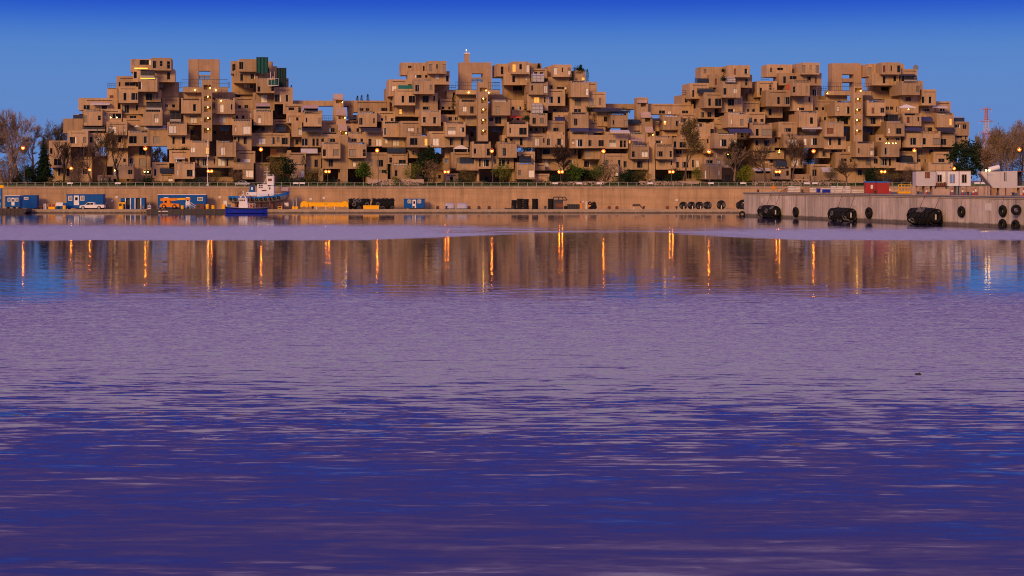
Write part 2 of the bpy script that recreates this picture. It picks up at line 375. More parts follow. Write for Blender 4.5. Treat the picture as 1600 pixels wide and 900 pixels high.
# promenade bank and terrain
g = MB()
xs = [-420 + i * 10 for i in range(85)]; prof = [(WY + 1.0, WT - 0.05), (WY + 5, WT + 0.22), (WY + 10, WT + 0.45), (PY - 3, GZ)]
pts = [(x, y, z + (mnoise.noise(Vector((x * 0.05, y * 0.1, 1))) * 0.10 if j else 0)) for x in xs for j, (y, z) in enumerate(prof)]
n = len(prof); g.poly(pts, [(i * n + j, (i + 1) * n + j, (i + 1) * n + j + 1, i * n + j + 1) for i in range(len(xs) - 1) for j in range(n - 1)], 'grass')
struct(g.build('grass_bank'))
g = MB(); g.box(-420, 420, WY + 4.0, WY + 6.0, 5, WT + 0.27, 'asphalt'); struct(g.build('promenade_path'))
g = MB(); g.poly([(-3000, PY - 3, GZ), (3000, PY - 3, GZ), (3000, 6000, GZ), (-3000, 6000, GZ)], [(0, 1, 2, 3)], 'soil'); struct(g.build('terrain'))

# rough grass tufts on the bank
g = MB()
for i in range(9000):
    x = random.uniform(-170, 150); y = random.uniform(WY + 1.4, WY + 3.8) if random.random() < 0.55 else random.uniform(WY + 6.2, PY - 4)
    z = WT + (y - WY) * 0.045 - 0.1; h = random.uniform(0.15, 0.5); a = random.uniform(0, 3.14); w = 0.06
    dx, dy = math.cos(a) * w, math.sin(a) * w; lx, ly = random.uniform(-.12, .12), random.uniform(-.12, .12)
    g.poly([(x - dx, y - dy, z), (x + dx, y + dy, z), (x + lx, y + ly, z + h)], [(0, 1, 2)], 'grass')
tag(g.build('grass'), 'rough green grass along the bank on top of the retaining wall', 'grass', kind='stuff')

# promenade fence: posts and rails
fe = thing('promenade_fence', 'low pale metal railing along the promenade on top of the retaining wall', 'fence', (0, WY + 1.6, WT))
pm = MB(); pm.box(-0.06, 0.06, -0.06, 0.06, -0.05, 1.12, 'fence_metal'); rm = MB(); rm.tube((0, 0, 0), (2.44, 0, 0), 0.03, 0.03, 'fence_metal', 5)
pme = rme = None
for i in range(118):
    x = -160 + i * 2.45
    if x > 118: break
    if pme is None:
        pme = pm.build('post', fe, (x, 0, 0)).data; rme = rm.build('rail', fe, (x, 0, 1.05)).data
    else:
        link('post', pme, fe, (x, 0, random.uniform(-0.03, 0.03)), random.uniform(-.1, .1)); link('rail', rme, fe, (x, 0, 1.05))

# the near pier on the right: a concrete quay wall running towards the camera
A0, A1 = Vector((PX(1162.5, 425), 425.0)), Vector((PX(1600, 317), 317.0))
pdir = (A1 - A0).normalized(); pnorm = Vector((pdir.y, -pdir.x))      # pnorm points to the water (left, towards camera)
if pnorm.x > 0: pnorm = -pnorm
PH = 5.75
pang = math.atan2(pdir.y, pdir.x)
plen = (A1 - A0).length + 60
pier = tag(link('concrete_pier', None, None, (A0.x, A0.y, 0), pang), 'stained pale concrete pier wall on the right, hung with black tyre fenders', 'pier')
def on_pier(px):                            # distance along the wall at which the photograph's column px meets it
    k = (px - 800.0) / FPX
    return (k * A0.y - A0.x) / (pdir.x - k * pdir.y)
def pier_pt(px, out=0.0, z=0.0):
    s_ = on_pier(px); p = A0 + pdir * s_ + pnorm * out; return Vector((p.x, p.y, z))
def pier_z(px, py): return PZ(py, pier_pt(px).y)
# in the pier's own frame x runs along the wall; the water lies at negative y (checked below)
sgn = -1.0 if (Matrix.Rotation(-pang, 2) @ pnorm).y < 0 else 1.0
g = MB(); g.box(0.0, plen, 0.36 * -sgn if sgn > 0 else 0.36, -sgn * 48.0, -3, PH - 0.36, 'pier_concrete'); g.build('pier_core', pier)
g = MB(); g.box(0.05, plen, -sgn * 0.9, -sgn * 48.0, PH - 0.37, PH - 0.02, 'asphalt'); g.build('pier_deck', pier)
cuts = [0.0] + [on_pier(c) for c in (1186, 1199, 1236, 1291, 1330, 1383, 1430, 1464, 1515, 1548.5, 1575, 1600)] + [plen - 40, plen - 20, plen]
for a, b_ in zip(cuts[:-1], cuts[1:]):
    g = MB(); y0, y1 = sorted((0.0 + random.uniform(-.02, .02), -sgn * 0.37))
    g.box(a + 0.045, b_ - 0.045, y0, y1, -3, PH - 0.62, 'pier_concrete'); g.build('wall_panel', pier)
    g = MB(); y0, y1 = sorted((sgn * 0.14, -sgn * 0.9)); g.box(a + 0.02, b_ - 0.02, y0, y1, PH - 0.60, PH, 'apron_concrete'); g.build('coping_stone', pier)
g = MB(); y0, y1 = sorted((sgn * 0.30, sgn * 0.145)); g.box(0.0, plen, y0, y1, PH - 0.30, PH - 0.08, 'steel'); g.build('fender_rail', pier)
# ================================================================ the housing complex
YAW = R(8.0)
SECT = {  # name: (centre column, distance at that column)
    'm1': (272, 500.0), 'l1': (530, 501.0), 'm2': (765, 503.0), 'l2': (1000, 506.0), 'm3': (1300, 511.0)}
LABEL = {
    'm1': ('apartment_block', 'leftmost pyramid of stacked tan concrete house boxes with green nets on its right summit'),
    'l1': ('link_building', 'lower stacked concrete homes with a stepped stair tower between the leftmost and middle pyramids'),
    'm2': ('apartment_block', 'middle pyramid of stacked tan concrete house boxes with a chimney on its roof portal'),
    'l2': ('link_building', 'lower stacked concrete homes with a stepped stair tower between the middle and rightmost pyramids'),
    'm3': ('apartment_block', 'rightmost pyramid of stacked tan concrete house boxes, closest to the pier')}
BASE = {}
for k, (c, d) in SECT.items():
    BASE[k] = thing(LABEL[k][0], LABEL[k][1], 'apartment building', (PX(c, d), d, GZ), YAW, 'stacked concrete housing complex')
LSTEP = 2.5
cnt = [0]
CA, SA, TA = math.cos(YAW), math.sin(YAW), math.tan(YAW)
def plane_y(sec, px, L):
    """distance at which column px meets the section's facade plane number L"""
    c, d = SECT[sec]; xc = PX(c, d); k = (px - 800.0) / FPX
    d2 = d + L * LSTEP                     # Y = d2 + (X - xc) * TA with X = k * Y
    return (d2 - xc * TA) / (1 - k * TA)
def to_local(sec, w):
    b = BASE[sec]; v = Vector(w) - b.location
    return Vector((v.x * CA + v.y * SA, -v.x * SA + v.y * CA, v.z))
PANE = {'d': 'pane_dark', 'w': 'pane_curtain', 'm': 'pane_half', 'l': 'pane_lit', 'R': 'pane_red', 'e': 'pane_ember', 'b': 'pane_blue'}
def face_box(mb, w, h, dep, holes, mat, z0=0.0):
    """a box whose front face (y = 0) has rectangular recesses; the openings have real reveals"""
    xs = sorted({0.0, w, *[v for q in holes for v in (q[0], q[2])]}); zs = sorted({z0, h, *[v for q in holes for v in (q[1], q[3])]})
    for i in range(len(xs) - 1):
        for j in range(len(zs) - 1):
            cx, cz = (xs[i] + xs[i + 1]) / 2, (zs[j] + zs[j + 1]) / 2
            if any(q[0] < cx < q[2] and q[1] < cz < q[3] for q in holes): continue
            mb.poly([(xs[i], 0, zs[j]), (xs[i + 1], 0, zs[j]), (xs[i + 1], 0, zs[j + 1]), (xs[i], 0, zs[j + 1])], [(0, 1, 2, 3)], mat)
    for (a, c, b, d, r) in holes:
        mb.poly([(a, 0, c), (b, 0, c), (b, 0, d), (a, 0, d), (a, r, c), (b, r, c), (b, r, d), (a, r, d)],
                [(0, 4, 5, 1), (1, 5, 6, 2), (2, 6, 7, 3), (3, 7, 4, 0), (4, 7, 6, 5)], mat)
    mb.poly([(0, 0, z0), (w, 0, z0), (w, dep, z0), (0, dep, z0), (0, 0, h), (w, 0, h), (w, dep, h), (0, dep, h)],
            [(0, 3, 2, 1), (4, 5, 6, 7), (1, 2, 6, 5), (2, 3, 7, 6), (3, 0, 4, 7)], mat)
def window_mesh(w, h, t, rng):
    mb = MB(); fr = 0.055 if w > 0.5 else 0.03
    fm = 'white_frame' if rng.random() < 0.16 else 'window_frame'
    mb.box(0, w, 0.02, 0.05, 0, h, PANE[t])
    mb.box(0, w, -0.04, 0.03, 0, fr, fm); mb.box(0, w, -0.04, 0.03, h - fr, h, fm)
    mb.box(0, fr, -0.04, 0.03, fr, h - fr, fm); mb.box(w - fr, w, -0.04, 0.03, fr, h - fr, fm)
    if w > 0.95:
        c = w * rng.choice((0.42, 0.5, 0.55, 0.62)); mb.box(c - 0.03, c + 0.03, -0.03, 0.03, fr, h - fr, fm)
        if t == 'd' and rng.random() < 0.55:      # a drawn curtain behind one sash
            a, b = (fr, c * 0.55) if rng.random() < .5 else (c + (w - c) * .55, w - fr)
            mb.box(a, b, 0.0, 0.018, fr, h - fr, rng.choice(('pane_curtain', 'pane_half')))
    elif h > 1.2 and rng.random() < 0.4: mb.box(fr, w - fr, -0.03, 0.03, h * .55, h * .55 + .05, fm)
    if t in 'wm' and rng.random() < .35: mb.box(fr, w - fr, -0.005, 0.018, h * rng.uniform(.5, .8), h - fr, 'pane_half')
    return mb
def railing(parent, w, x0, z, h, rng, y=0.06):
    st = rng.random(); mat = 'rail_metal' if st < .4 else 'rail_dark' if st < .75 else 'rail_pale'
    mb = MB(); n = max(3, int(w / 0.42))
    mb.box(0, w, -0.04, 0.04, h - 0.07, h, mat); mb.box(0, w, -0.03, 0.03, 0.02, 0.07, mat)
    for i in range(n + 1): x = i * w / n; mb.box(max(0, x - 0.035), min(w, x + 0.035), -0.02, 0.02, 0.07, h - 0.07, mat)
    if rng.random() < 0.4:
        mb.box(0.1, w * rng.uniform(.4, .95), 0.05, 0.30, 0.0, h * .62, rng.choice(('cargo_white', 'rail_pale', 'low_concrete')))
    mb.build('railing', parent, (x0, y, z))
    return
def module(sec, rect, L, top, wins, lamps=(), name='house_module', mat='concrete', dep=None):
    x0, y0, x1, y1 = rect; rng = random.Random(int(x0 * 7 + y0 * 131 + L * 17))
    cnt[0] += 1; L = L + (cnt[0] % 23) * 0.0065
    Ya = plane_y(sec, x0, L); X0 = PX(x0, Ya); k1 = (x1 - 800.0) / FPX
    w = (k1 * Ya - X0) / (CA - k1 * SA); Ym = Ya + w * 0.5 * SA
    zt, zb = PZ(y0, Ym), PZ(y1, Ym); zb = max(zb, GZ - 0.4) if y1 < 292 else GZ - 0.4
    h = zt - zb; S = w / (x1 - x0); Sz = h / (y1 - y0) if y1 != y0 else S
    if dep is None: dep = 10.4 if w < 7.2 else 6.2
    loc = to_local(sec, (X0, Ya, zb))
    lx = lambda p: (p - x0) * S
    lz = lambda p: (y1 - p) * ((zt - zb) / (y1 - y0))
    holes, wl = [], []
    ph = 0.0
    if top == 'r': ph = min(0.74, h * 0.22)
    bh = h - ph
    for (a, b, c, d, t) in wins:
        if t in 'dmw': a, b, c, d = a - .55, b - .4, c + .55, d + .4
        A, B, C, D = max(0.06, lx(a)), max(0.06, lz(d)), min(w - 0.06, lx(c)), min(bh - 0.06, lz(b))
        if C - A < 0.14 or D - B < 0.14: continue
        r = 1.6 if t == 'y' else 0.24
        if any(not (C <= q[0] or A >= q[2] or D <= q[1] or B >= q[3]) for q in holes): continue
        holes.append((A, B, C, D, r)); wl.append((A, B, C, D, t))
    if name == 'house_module' and not wl and w > 2.6 and bh > 2.2:      # every home has an opening
        for u in ((0.5,) if w < 4.2 else (0.3, 0.68)):
            if rng.random() < 0.78:
                ww = rng.choice((0.5, 0.55, 0.95, 1.3)); hh = rng.choice((1.25, 1.5, 1.5)); A = w * u - ww / 2 + rng.uniform(-.3, .3); B = bh * .5 - hh / 2 - rng.uniform(0, .25)
                if A > .1 and A + ww < w - .1 and B > .1: holes.append((A, B, A + ww, B + hh, .24)); wl.append((A, B, A + ww, B + hh, rng.choice('ddddmw')))
    elif name == 'house_module' and wl and w > 3.6 and bh > 2.2 and rng.random() < 0.7:      # a second, smaller opening on the free side
        ww = rng.choice((0.42, 0.5, 0.8, 1.2)); hh = rng.choice((1.3, 1.5, 1.5)); best = None
        for u in (0.16, 0.3, 0.5, 0.7, 0.84):
            A = w * u - ww / 2
            if A < .25 or A + ww > w - .25: continue
            gap_ = min(max(q[0] - (A + ww), A - q[2]) for q in holes)
            if best is None or gap_ > best[0]: best = (gap_, A)
        if best and best[0] > .45:
            B = wl[0][1] + (wl[0][3] - wl[0][1]) - hh
            if B < .12: B = .35
            if B + hh < bh - .1: holes.append((best[1], B, best[1] + ww, B + hh, .24)); wl.append((best[1], B, best[1] + ww, B + hh, rng.choice('dddmw')))
    if name == 'rear_block' and not wl:
        nx, nz = int(w / 3.1), int(h / 3.05)
        for i in range(nx):
            for j in range(nz):
                if rng.random() < .7:
                    ww, hh = rng.choice(((.6, 1.5), (1.2, 1.5), (1.5, 2.0), (.9, 1.0))); A = (i + .5) * w / nx - ww / 2; B = (j + .5) * h / nz - hh / 2
                    holes.append((A, B, A + ww, B + hh, .24)); wl.append((A, B, A + ww, B + hh, rng.choice('ddddddmw')))
    if top == 'g' and h > 1.3:
        gz = h - rng.uniform(0.62, 0.8); ga, gb = w * rng.uniform(0.08, 0.22), w * rng.uniform(0.8, 0.96)
        q = (ga, gz, gb, gz + 0.19, 0.45)
        if not any(not (q[2] <= e[0] or q[0] >= e[2] or q[3] <= e[1] or q[1] >= e[3]) for e in holes): holes.append(q)
    mb = MB(); face_box(mb, w, bh, dep, holes, mat)
    if top == 'r':
        lw = w * rng.uniform(.07, .16); rw_ = w * rng.uniform(.05, .14)
        pd = min(dep, 4.6)
        mb.box(0, lw, 0.0, 0.28, bh, h, mat); mb.box(w - rw_, w, 0.0, 0.28, bh, h, mat)
        mb.box(0, 0.24, 0.28, pd, bh, h, mat); mb.box(w - 0.24, w, 0.28, pd, bh, h, mat)
        mb.box(lw, w - rw_, 0.0, 0.22, bh, bh + 0.10, mat)
    if top == 'g' or top == 'n': mb.box(0.0, w, 0.0, 0.2, h, h + 0.07, mat)
    if name == 'house_module' and h > 2.2 and w > 3.0:      # slab lip along the bottom edge, joint shadows
        mb.box(0.0, w, -0.045, 0.0, 0.0, 0.16, mat)
    o = mb.build(name, BASE[sec], loc)
    for (A, B, C, D, t) in wl:
        if t == 'y': continue
        window_mesh(C - A, D - B, t, rng).build('window', o, (A, 0.19, B))
        if D - B > .9 and rng.random() < .3:
            MB().box(-0.06, C - A + .06, -0.10, 0.0, -0.10, -0.02, 'window_frame').build('sill', o, (A, 0.0, B))
    if top == 'r':
        railing(o, w - lw - rw_ - 0.02, lw + 0.01, bh + 0.10, ph - 0.10, rng)
        if rng.random() < 0.65: leaf_patch(o, (lw + 0.2, 0.45, bh + 0.1), w - lw - rw_ - .4, rng)
    for (a, b) in lamps:
        s = MB(); s.sphere((0, 0, 0), 0.17, 'lamp_warm', 8); s.build('lamp', o, (lx(a), 0.25 if top != 'n' else -0.2, lz(b)))
    return o
def leaf_patch(o, at, w, rng):
    mb = MB(); m = rng.choice(('leaf_dark', 'leaf_green', 'leaf_olive', 'leaf_dark'))
    mb.box(0, w, 0, 0.3, 0, 0.25, 'low_concrete')
    for i in range(int(40 * w / 3)):
        c = Vector((rng.uniform(0, w), rng.uniform(0, .4), .25 + rng.uniform(0, .95) * rng.random())); s = rng.uniform(.07, .16)
        a = Vector((rng.uniform(-1, 1), rng.uniform(-1, 1), rng.uniform(-1, 1))).normalized() * s; b = Vector((rng.uniform(-1, 1), rng.uniform(-1, 1), rng.uniform(-1, 1))).normalized() * s
        mb.poly([c - a, c + b, c + a, c - b], [(0, 1, 2, 3)], m)
    mb.build('planter', o, at)
def frame_of(sec, x0, y0, x1, y1, L):
    Ya = plane_y(sec, x0, L); X0 = PX(x0, Ya); k1 = (x1 - 800.0) / FPX
    w = (k1 * Ya - X0) / (CA - k1 * SA); Ym = Ya + w * 0.5 * SA
    return to_local(sec, (X0, Ya, PZ(y1, Ym))), w, (y1 - y0) / FPX * Ym
def extra(sec, kind, x0, y0, x1, y1, L):
    rng = random.Random(int(x0 * 5 + y0)); loc, w, h = frame_of(sec, x0, y0, x1, y1, L); par = BASE[sec]; mb = MB()
    if kind.startswith('aw_'):              # sloping awning on arms
        m = 'awning_' + kind[3:]; d = 1.5; t = 0.09
        mb.poly([(0, 0, 0), (w, 0, 0), (w, 0, t), (0, 0, t), (0, d, h * .8), (w, d, h * .8), (w, d, h * .8 + t), (0, d, h * .8 + t)],
                [(0, 1, 2, 3), (4, 7, 6, 5), (0, 3, 7, 4), (1, 5, 6, 2), (3, 2, 6, 7), (0, 4, 5, 1)], m)
        mb.box(0, w, -0.03, 0.0, -0.22, t, m)
        for x in (0.05, w - 0.1): mb.box(x, x + .05, 0.02, d, -0.05, 0.0, 'rail_metal')
        mb.build('awning', par, loc)
    elif kind == 'perg':                    # dark slatted pergola or screened terrace
        d = 2.2; nrow = max(2, int(h / 0.42))
        for x in (0.0, w * .5 - .04, w - 0.08): mb.box(x, x + .08, 0, .08, 0, h, 'rail_dark'); mb.box(x, x + .08, d, d + .08, 0, h, 'rail_dark')
        mb.box(-.1, w + .1, -.15, d + .1, h, h + .09, 'awning_dark'); mb.box(0, w, -.03, 0, 0, h * .28, 'rail_pale')
        mb.box(0.08, w - .08, d, d + .04, 0, h, 'pane_dark')
        for j in range(nrow): z = h * .38 + j * (h * .6) / nrow; mb.box(0, w, -.02, .02, z, z + .07, 'rail_metal')
        mb.build('pergola', par, loc)
    elif kind in ('glass', 'glassw', 'curve'):      # glazed terrace room
        d = 3.0; gm = 'glasshouse' if kind != 'glassw' else 'glasshouse_pale'; fm = 'rail_dark' if kind != 'glassw' else 'rail_metal'
        prof = [(0, 0), (0, h * .62), (d * .25, h * .86), (d * .6, h), (d, h), (d, 0)] if kind == 'curve' else [(0, 0), (0, h * .72), (d * .5, h), (d, h), (d, 0)]
        pts = [(0, y, z) for y, z in prof] + [(w, y, z) for y, z in prof]; n = len(prof)
        mb.poly(pts, [tuple(range(n - 1, -1, -1)), tuple(range(n, 2 * n))] + [(i, i + n, (i + 1) % n + n, (i + 1) % n) for i in range(n)], gm)
        k = max(3, int(w / .9))
        for i in range(k + 1):
            x = min(w - .05, i * w / k)
            for (ya, za), (yb, zb) in zip(prof[:-2], prof[1:-1]):
                mb.poly([(x, ya - .03, za), (x + .06, ya - .03, za), (x + .06, yb - .03, zb + .03), (x, yb - .03, zb + .03)], [(0, 1, 2, 3)], fm)
        mb.box(0, w, -.05, 0, h * .70, h * .76, fm); mb.box(0, w, -.05, 0, h * .34, h * .38, fm); mb.box(0, w, -.05, 0, 0, .06, fm)
        mb.build('glass_room', par, loc)
    elif kind == 'rail':                    # tall open railing against the sky
        n = max(3, int(w / 0.55)); d = .05
        for z in (h - .1, h * .5, .04): mb.box(0, w, 0, d, z, z + .1, 'rail_dark')
        for i in range(n + 1): x = min(w - .05, i * w / n); mb.box(x, x + .05, 0, d, .1, h - .08, 'rail_dark')
        mb.build('roof_railing', par, loc)
    elif kind == 'strip':
        mb.box(0, w, 0, .08, 0, max(.12, h), 'lamp_strip'); mb.build('light_strip', par, loc)
    elif kind in ('net', 'netd'):           # hanging construction net over a scaffold frame
        m = 'net_green' if kind == 'net' else 'net_dark'; n = 10
        for i in range(n):
            a, b = i * w / n, (i + 1) * w / n; ya, yb = .25 * math.sin(i * 1.9), .25 * math.sin((i + 1) * 1.9)
            mb.poly([(a, ya, .2 * math.sin(i)), (b, yb, .2 * math.sin(i + 1)), (b, yb, h), (a, ya, h)], [(0, 1, 2, 3)], m)
        for x in (0, w): mb.box(x - .05, x + .05, 0, .1, -.2, h + .25, 'rail_dark'); mb.poly([(x, 0, 0), (x, 4, 0), (x, 4, h), (x, 0, h)], [(0, 1, 2, 3)], m)
        mb.box(0, w, 0, .1, h, h + .1, 'rail_dark'); mb.build('safety_net', par, loc)
    elif kind == 'tent':                    # white gazebo
        for x in (.05, w - .13):
            for y in (0, 2.2): mb.box(x, x + .08, y, y + .08, 0, h * .6, 'white_paint')
        z = h * .55; mb.poly([(-.1, -.2, z), (w + .1, -.2, z), (w + .1, 2.5, z), (-.1, 2.5, z), (w * .5, 1.1, h)], [(0, 1, 4), (1, 2, 4), (2, 3, 4), (3, 0, 4)], 'white_paint')
        mb.box(-.1, w + .1, -.22, -.2, z - .2, z, 'white_paint'); mb.build('gazebo', par, loc)
    elif kind == 'brol':                    # terrace parasol
        mb.tube((w / 2, .5, 0), (w / 2, .5, h), .04, .04, 'rail_pale', 6); k = 8
        rim = [(w / 2 + w / 2 * math.cos(2 * math.pi * i / k), .5 + w / 2 * math.sin(2 * math.pi * i / k), h * .62) for i in range(k)]
        mb.poly(rim + [(w / 2, .5, h)], [(i, (i + 1) % k, k) for i in range(k)], 'white_frame'); mb.build('parasol', par, loc)
    elif kind == 'lamp':
        mb.sphere((w / 2, -.1, h / 2), .17, 'lamp_warm', 8); mb.build('wall_lamp', par, loc)
    elif kind == 'slope':                   # stair tower roof: a slab sloping up and back
        d = h * .8
        mb.poly([(0, 0, 0), (w, 0, 0), (w, d, h), (0, d, h), (0, 0, -.25), (w, 0, -.25), (w, d, -.25), (0, d, -.25)],
                [(0, 1, 2, 3), (0, 4, 5, 1), (1, 5, 6, 2), (2, 6, 7, 3), (3, 7, 4, 0), (4, 7, 6, 5)], 'low_concrete'); mb.build('stair_roof', par, loc)
    elif kind == 'dish':
        mb.tube((w / 2, 0, 0), (w / 2, 0, h * .5), .05, .05, 'steel', 6)
        mb.lathe((w / 2, 0, h * .55), [(w * .08, .3), (w * .35, .12), (w * .5, -.12), (w * .48, -.16)], 'steel', 14, 'Y'); mb.build('satellite_dish', par, loc)
    elif kind == 'chim':
        mb.box(w * .1, w * .9, 0, w * .8, 0, h * .82, 'cap_concrete'); mb.box(0, w, -w * .1, w * .9, h * .82, h * .93, 'white_frame')
        mb.tube((w * .4, .4, h * .9), (w * .4, .4, h * 1.15), .12, .08, 'pole_white', 6); mb.sphere((w * .4, .4, h * 1.2), .12, 'lamp_warm', 8); mb.build('chimney', par, loc)
    elif kind == 'plat':                    # hanging work platform
        mb.box(0, w, -.8, .2, 0, .12, 'white_paint')
        for x in (0, w * .33, w * .66, w - .06): mb.box(x, x + .06, -.8, -.74, .12, h * .5, 'white_paint')
        mb.box(0, w, -.8, -.75, h * .5, h * .5 + .06, 'white_paint'); mb.box(w * .25, w * .3, -.3, -.2, 0, h, 'cargo_white'); mb.box(w * .6, w * .66, -.3, -.2, 0, h, 'awning_pink')
        mb.box(w * .1, w * .9, -.5, -.4, .12, h * .4, 'net_green'); mb.build('work_platform', par, loc)
    elif kind.startswith('slab'):
        mb.box(0, w, 0, 3.0, 0, h, 'concrete'); mb.build('walkway', par, loc)
    elif kind == 'blue':
        mb.box(0, w, 0, .1, 0, h, 'pane_blue'); mb.box(0, w, -.05, 0, h * .45, h * .5, 'rail_dark'); mb.box(w * .5, w * .53, -.05, 0, 0, h, 'rail_dark'); mb.build('glazed_screen', par, loc)
    elif kind == 'redp':
        mb.box(0, w, 0, .3, 0, h, 'awning_red'); mb.build('red_panel', par, loc)

def parse(text):
    sec, ox, oy = 'm1', 0, 0
    for line in text.strip().splitlines():
        line = line.split('#')[0].strip()
        if not line: continue
        if line.startswith('T '):
            _, sec, ox, oy = line.split(); ox, oy = float(ox), float(oy); continue
        cv = lambda x, y: (ox + x / 8.0, oy + y / 8.0)
        parts = [p.strip() for p in line.split(';') if p.strip()]
        if parts[0][0].isalpha():
            k, r = parts[0].split(None, 1)
            if k in ('core', 'cap', 'tower'):
                a = r.split(','); v = [float(q) for q in a[:5]]; r0 = cv(v[0], v[1]) + cv(v[2], v[3])
                wins, lamps = [], []
                for p in parts[1:]:
                    q = p.split(',')
                    if len(q) == 2: lamps.append(cv(float(q[0]), float(q[1])))
                    else: wins.append(cv(float(q[0]), float(q[1])) + cv(float(q[2]), float(q[3])) + (q[4],))
                nm = {'core': 'rear_block', 'cap': 'roof_portal', 'tower': 'stair_tower'}[k]
                module(sec, r0, v[4], 'o', wins, lamps, nm, 'cap_concrete' if k == 'cap' else 'concrete', {'core': 5.0, 'cap': 4.0, 'tower': 3.4}[k])
            else:
                v = [float(q) for q in r.split(',')]; extra(sec, k, *cv(v[0], v[1]), *cv(v[2], v[3]), v[4])
            continue
        a = parts[0].split(','); v = [float(q) for q in a[:5]]
        wins, lamps = [], []
        for p in parts[1:]:
            q = p.split(',')
            if len(q) == 2: lamps.append(cv(float(q[0]), float(q[1])))
            else: wins.append(cv(float(q[0]), float(q[1])) + cv(float(q[2]), float(q[3])) + (q[4],))
        module(sec, cv(v[0], v[1]) + cv(v[2], v[3]), v[4], a[5] if len(a) > 5 else 'n', wins, lamps)
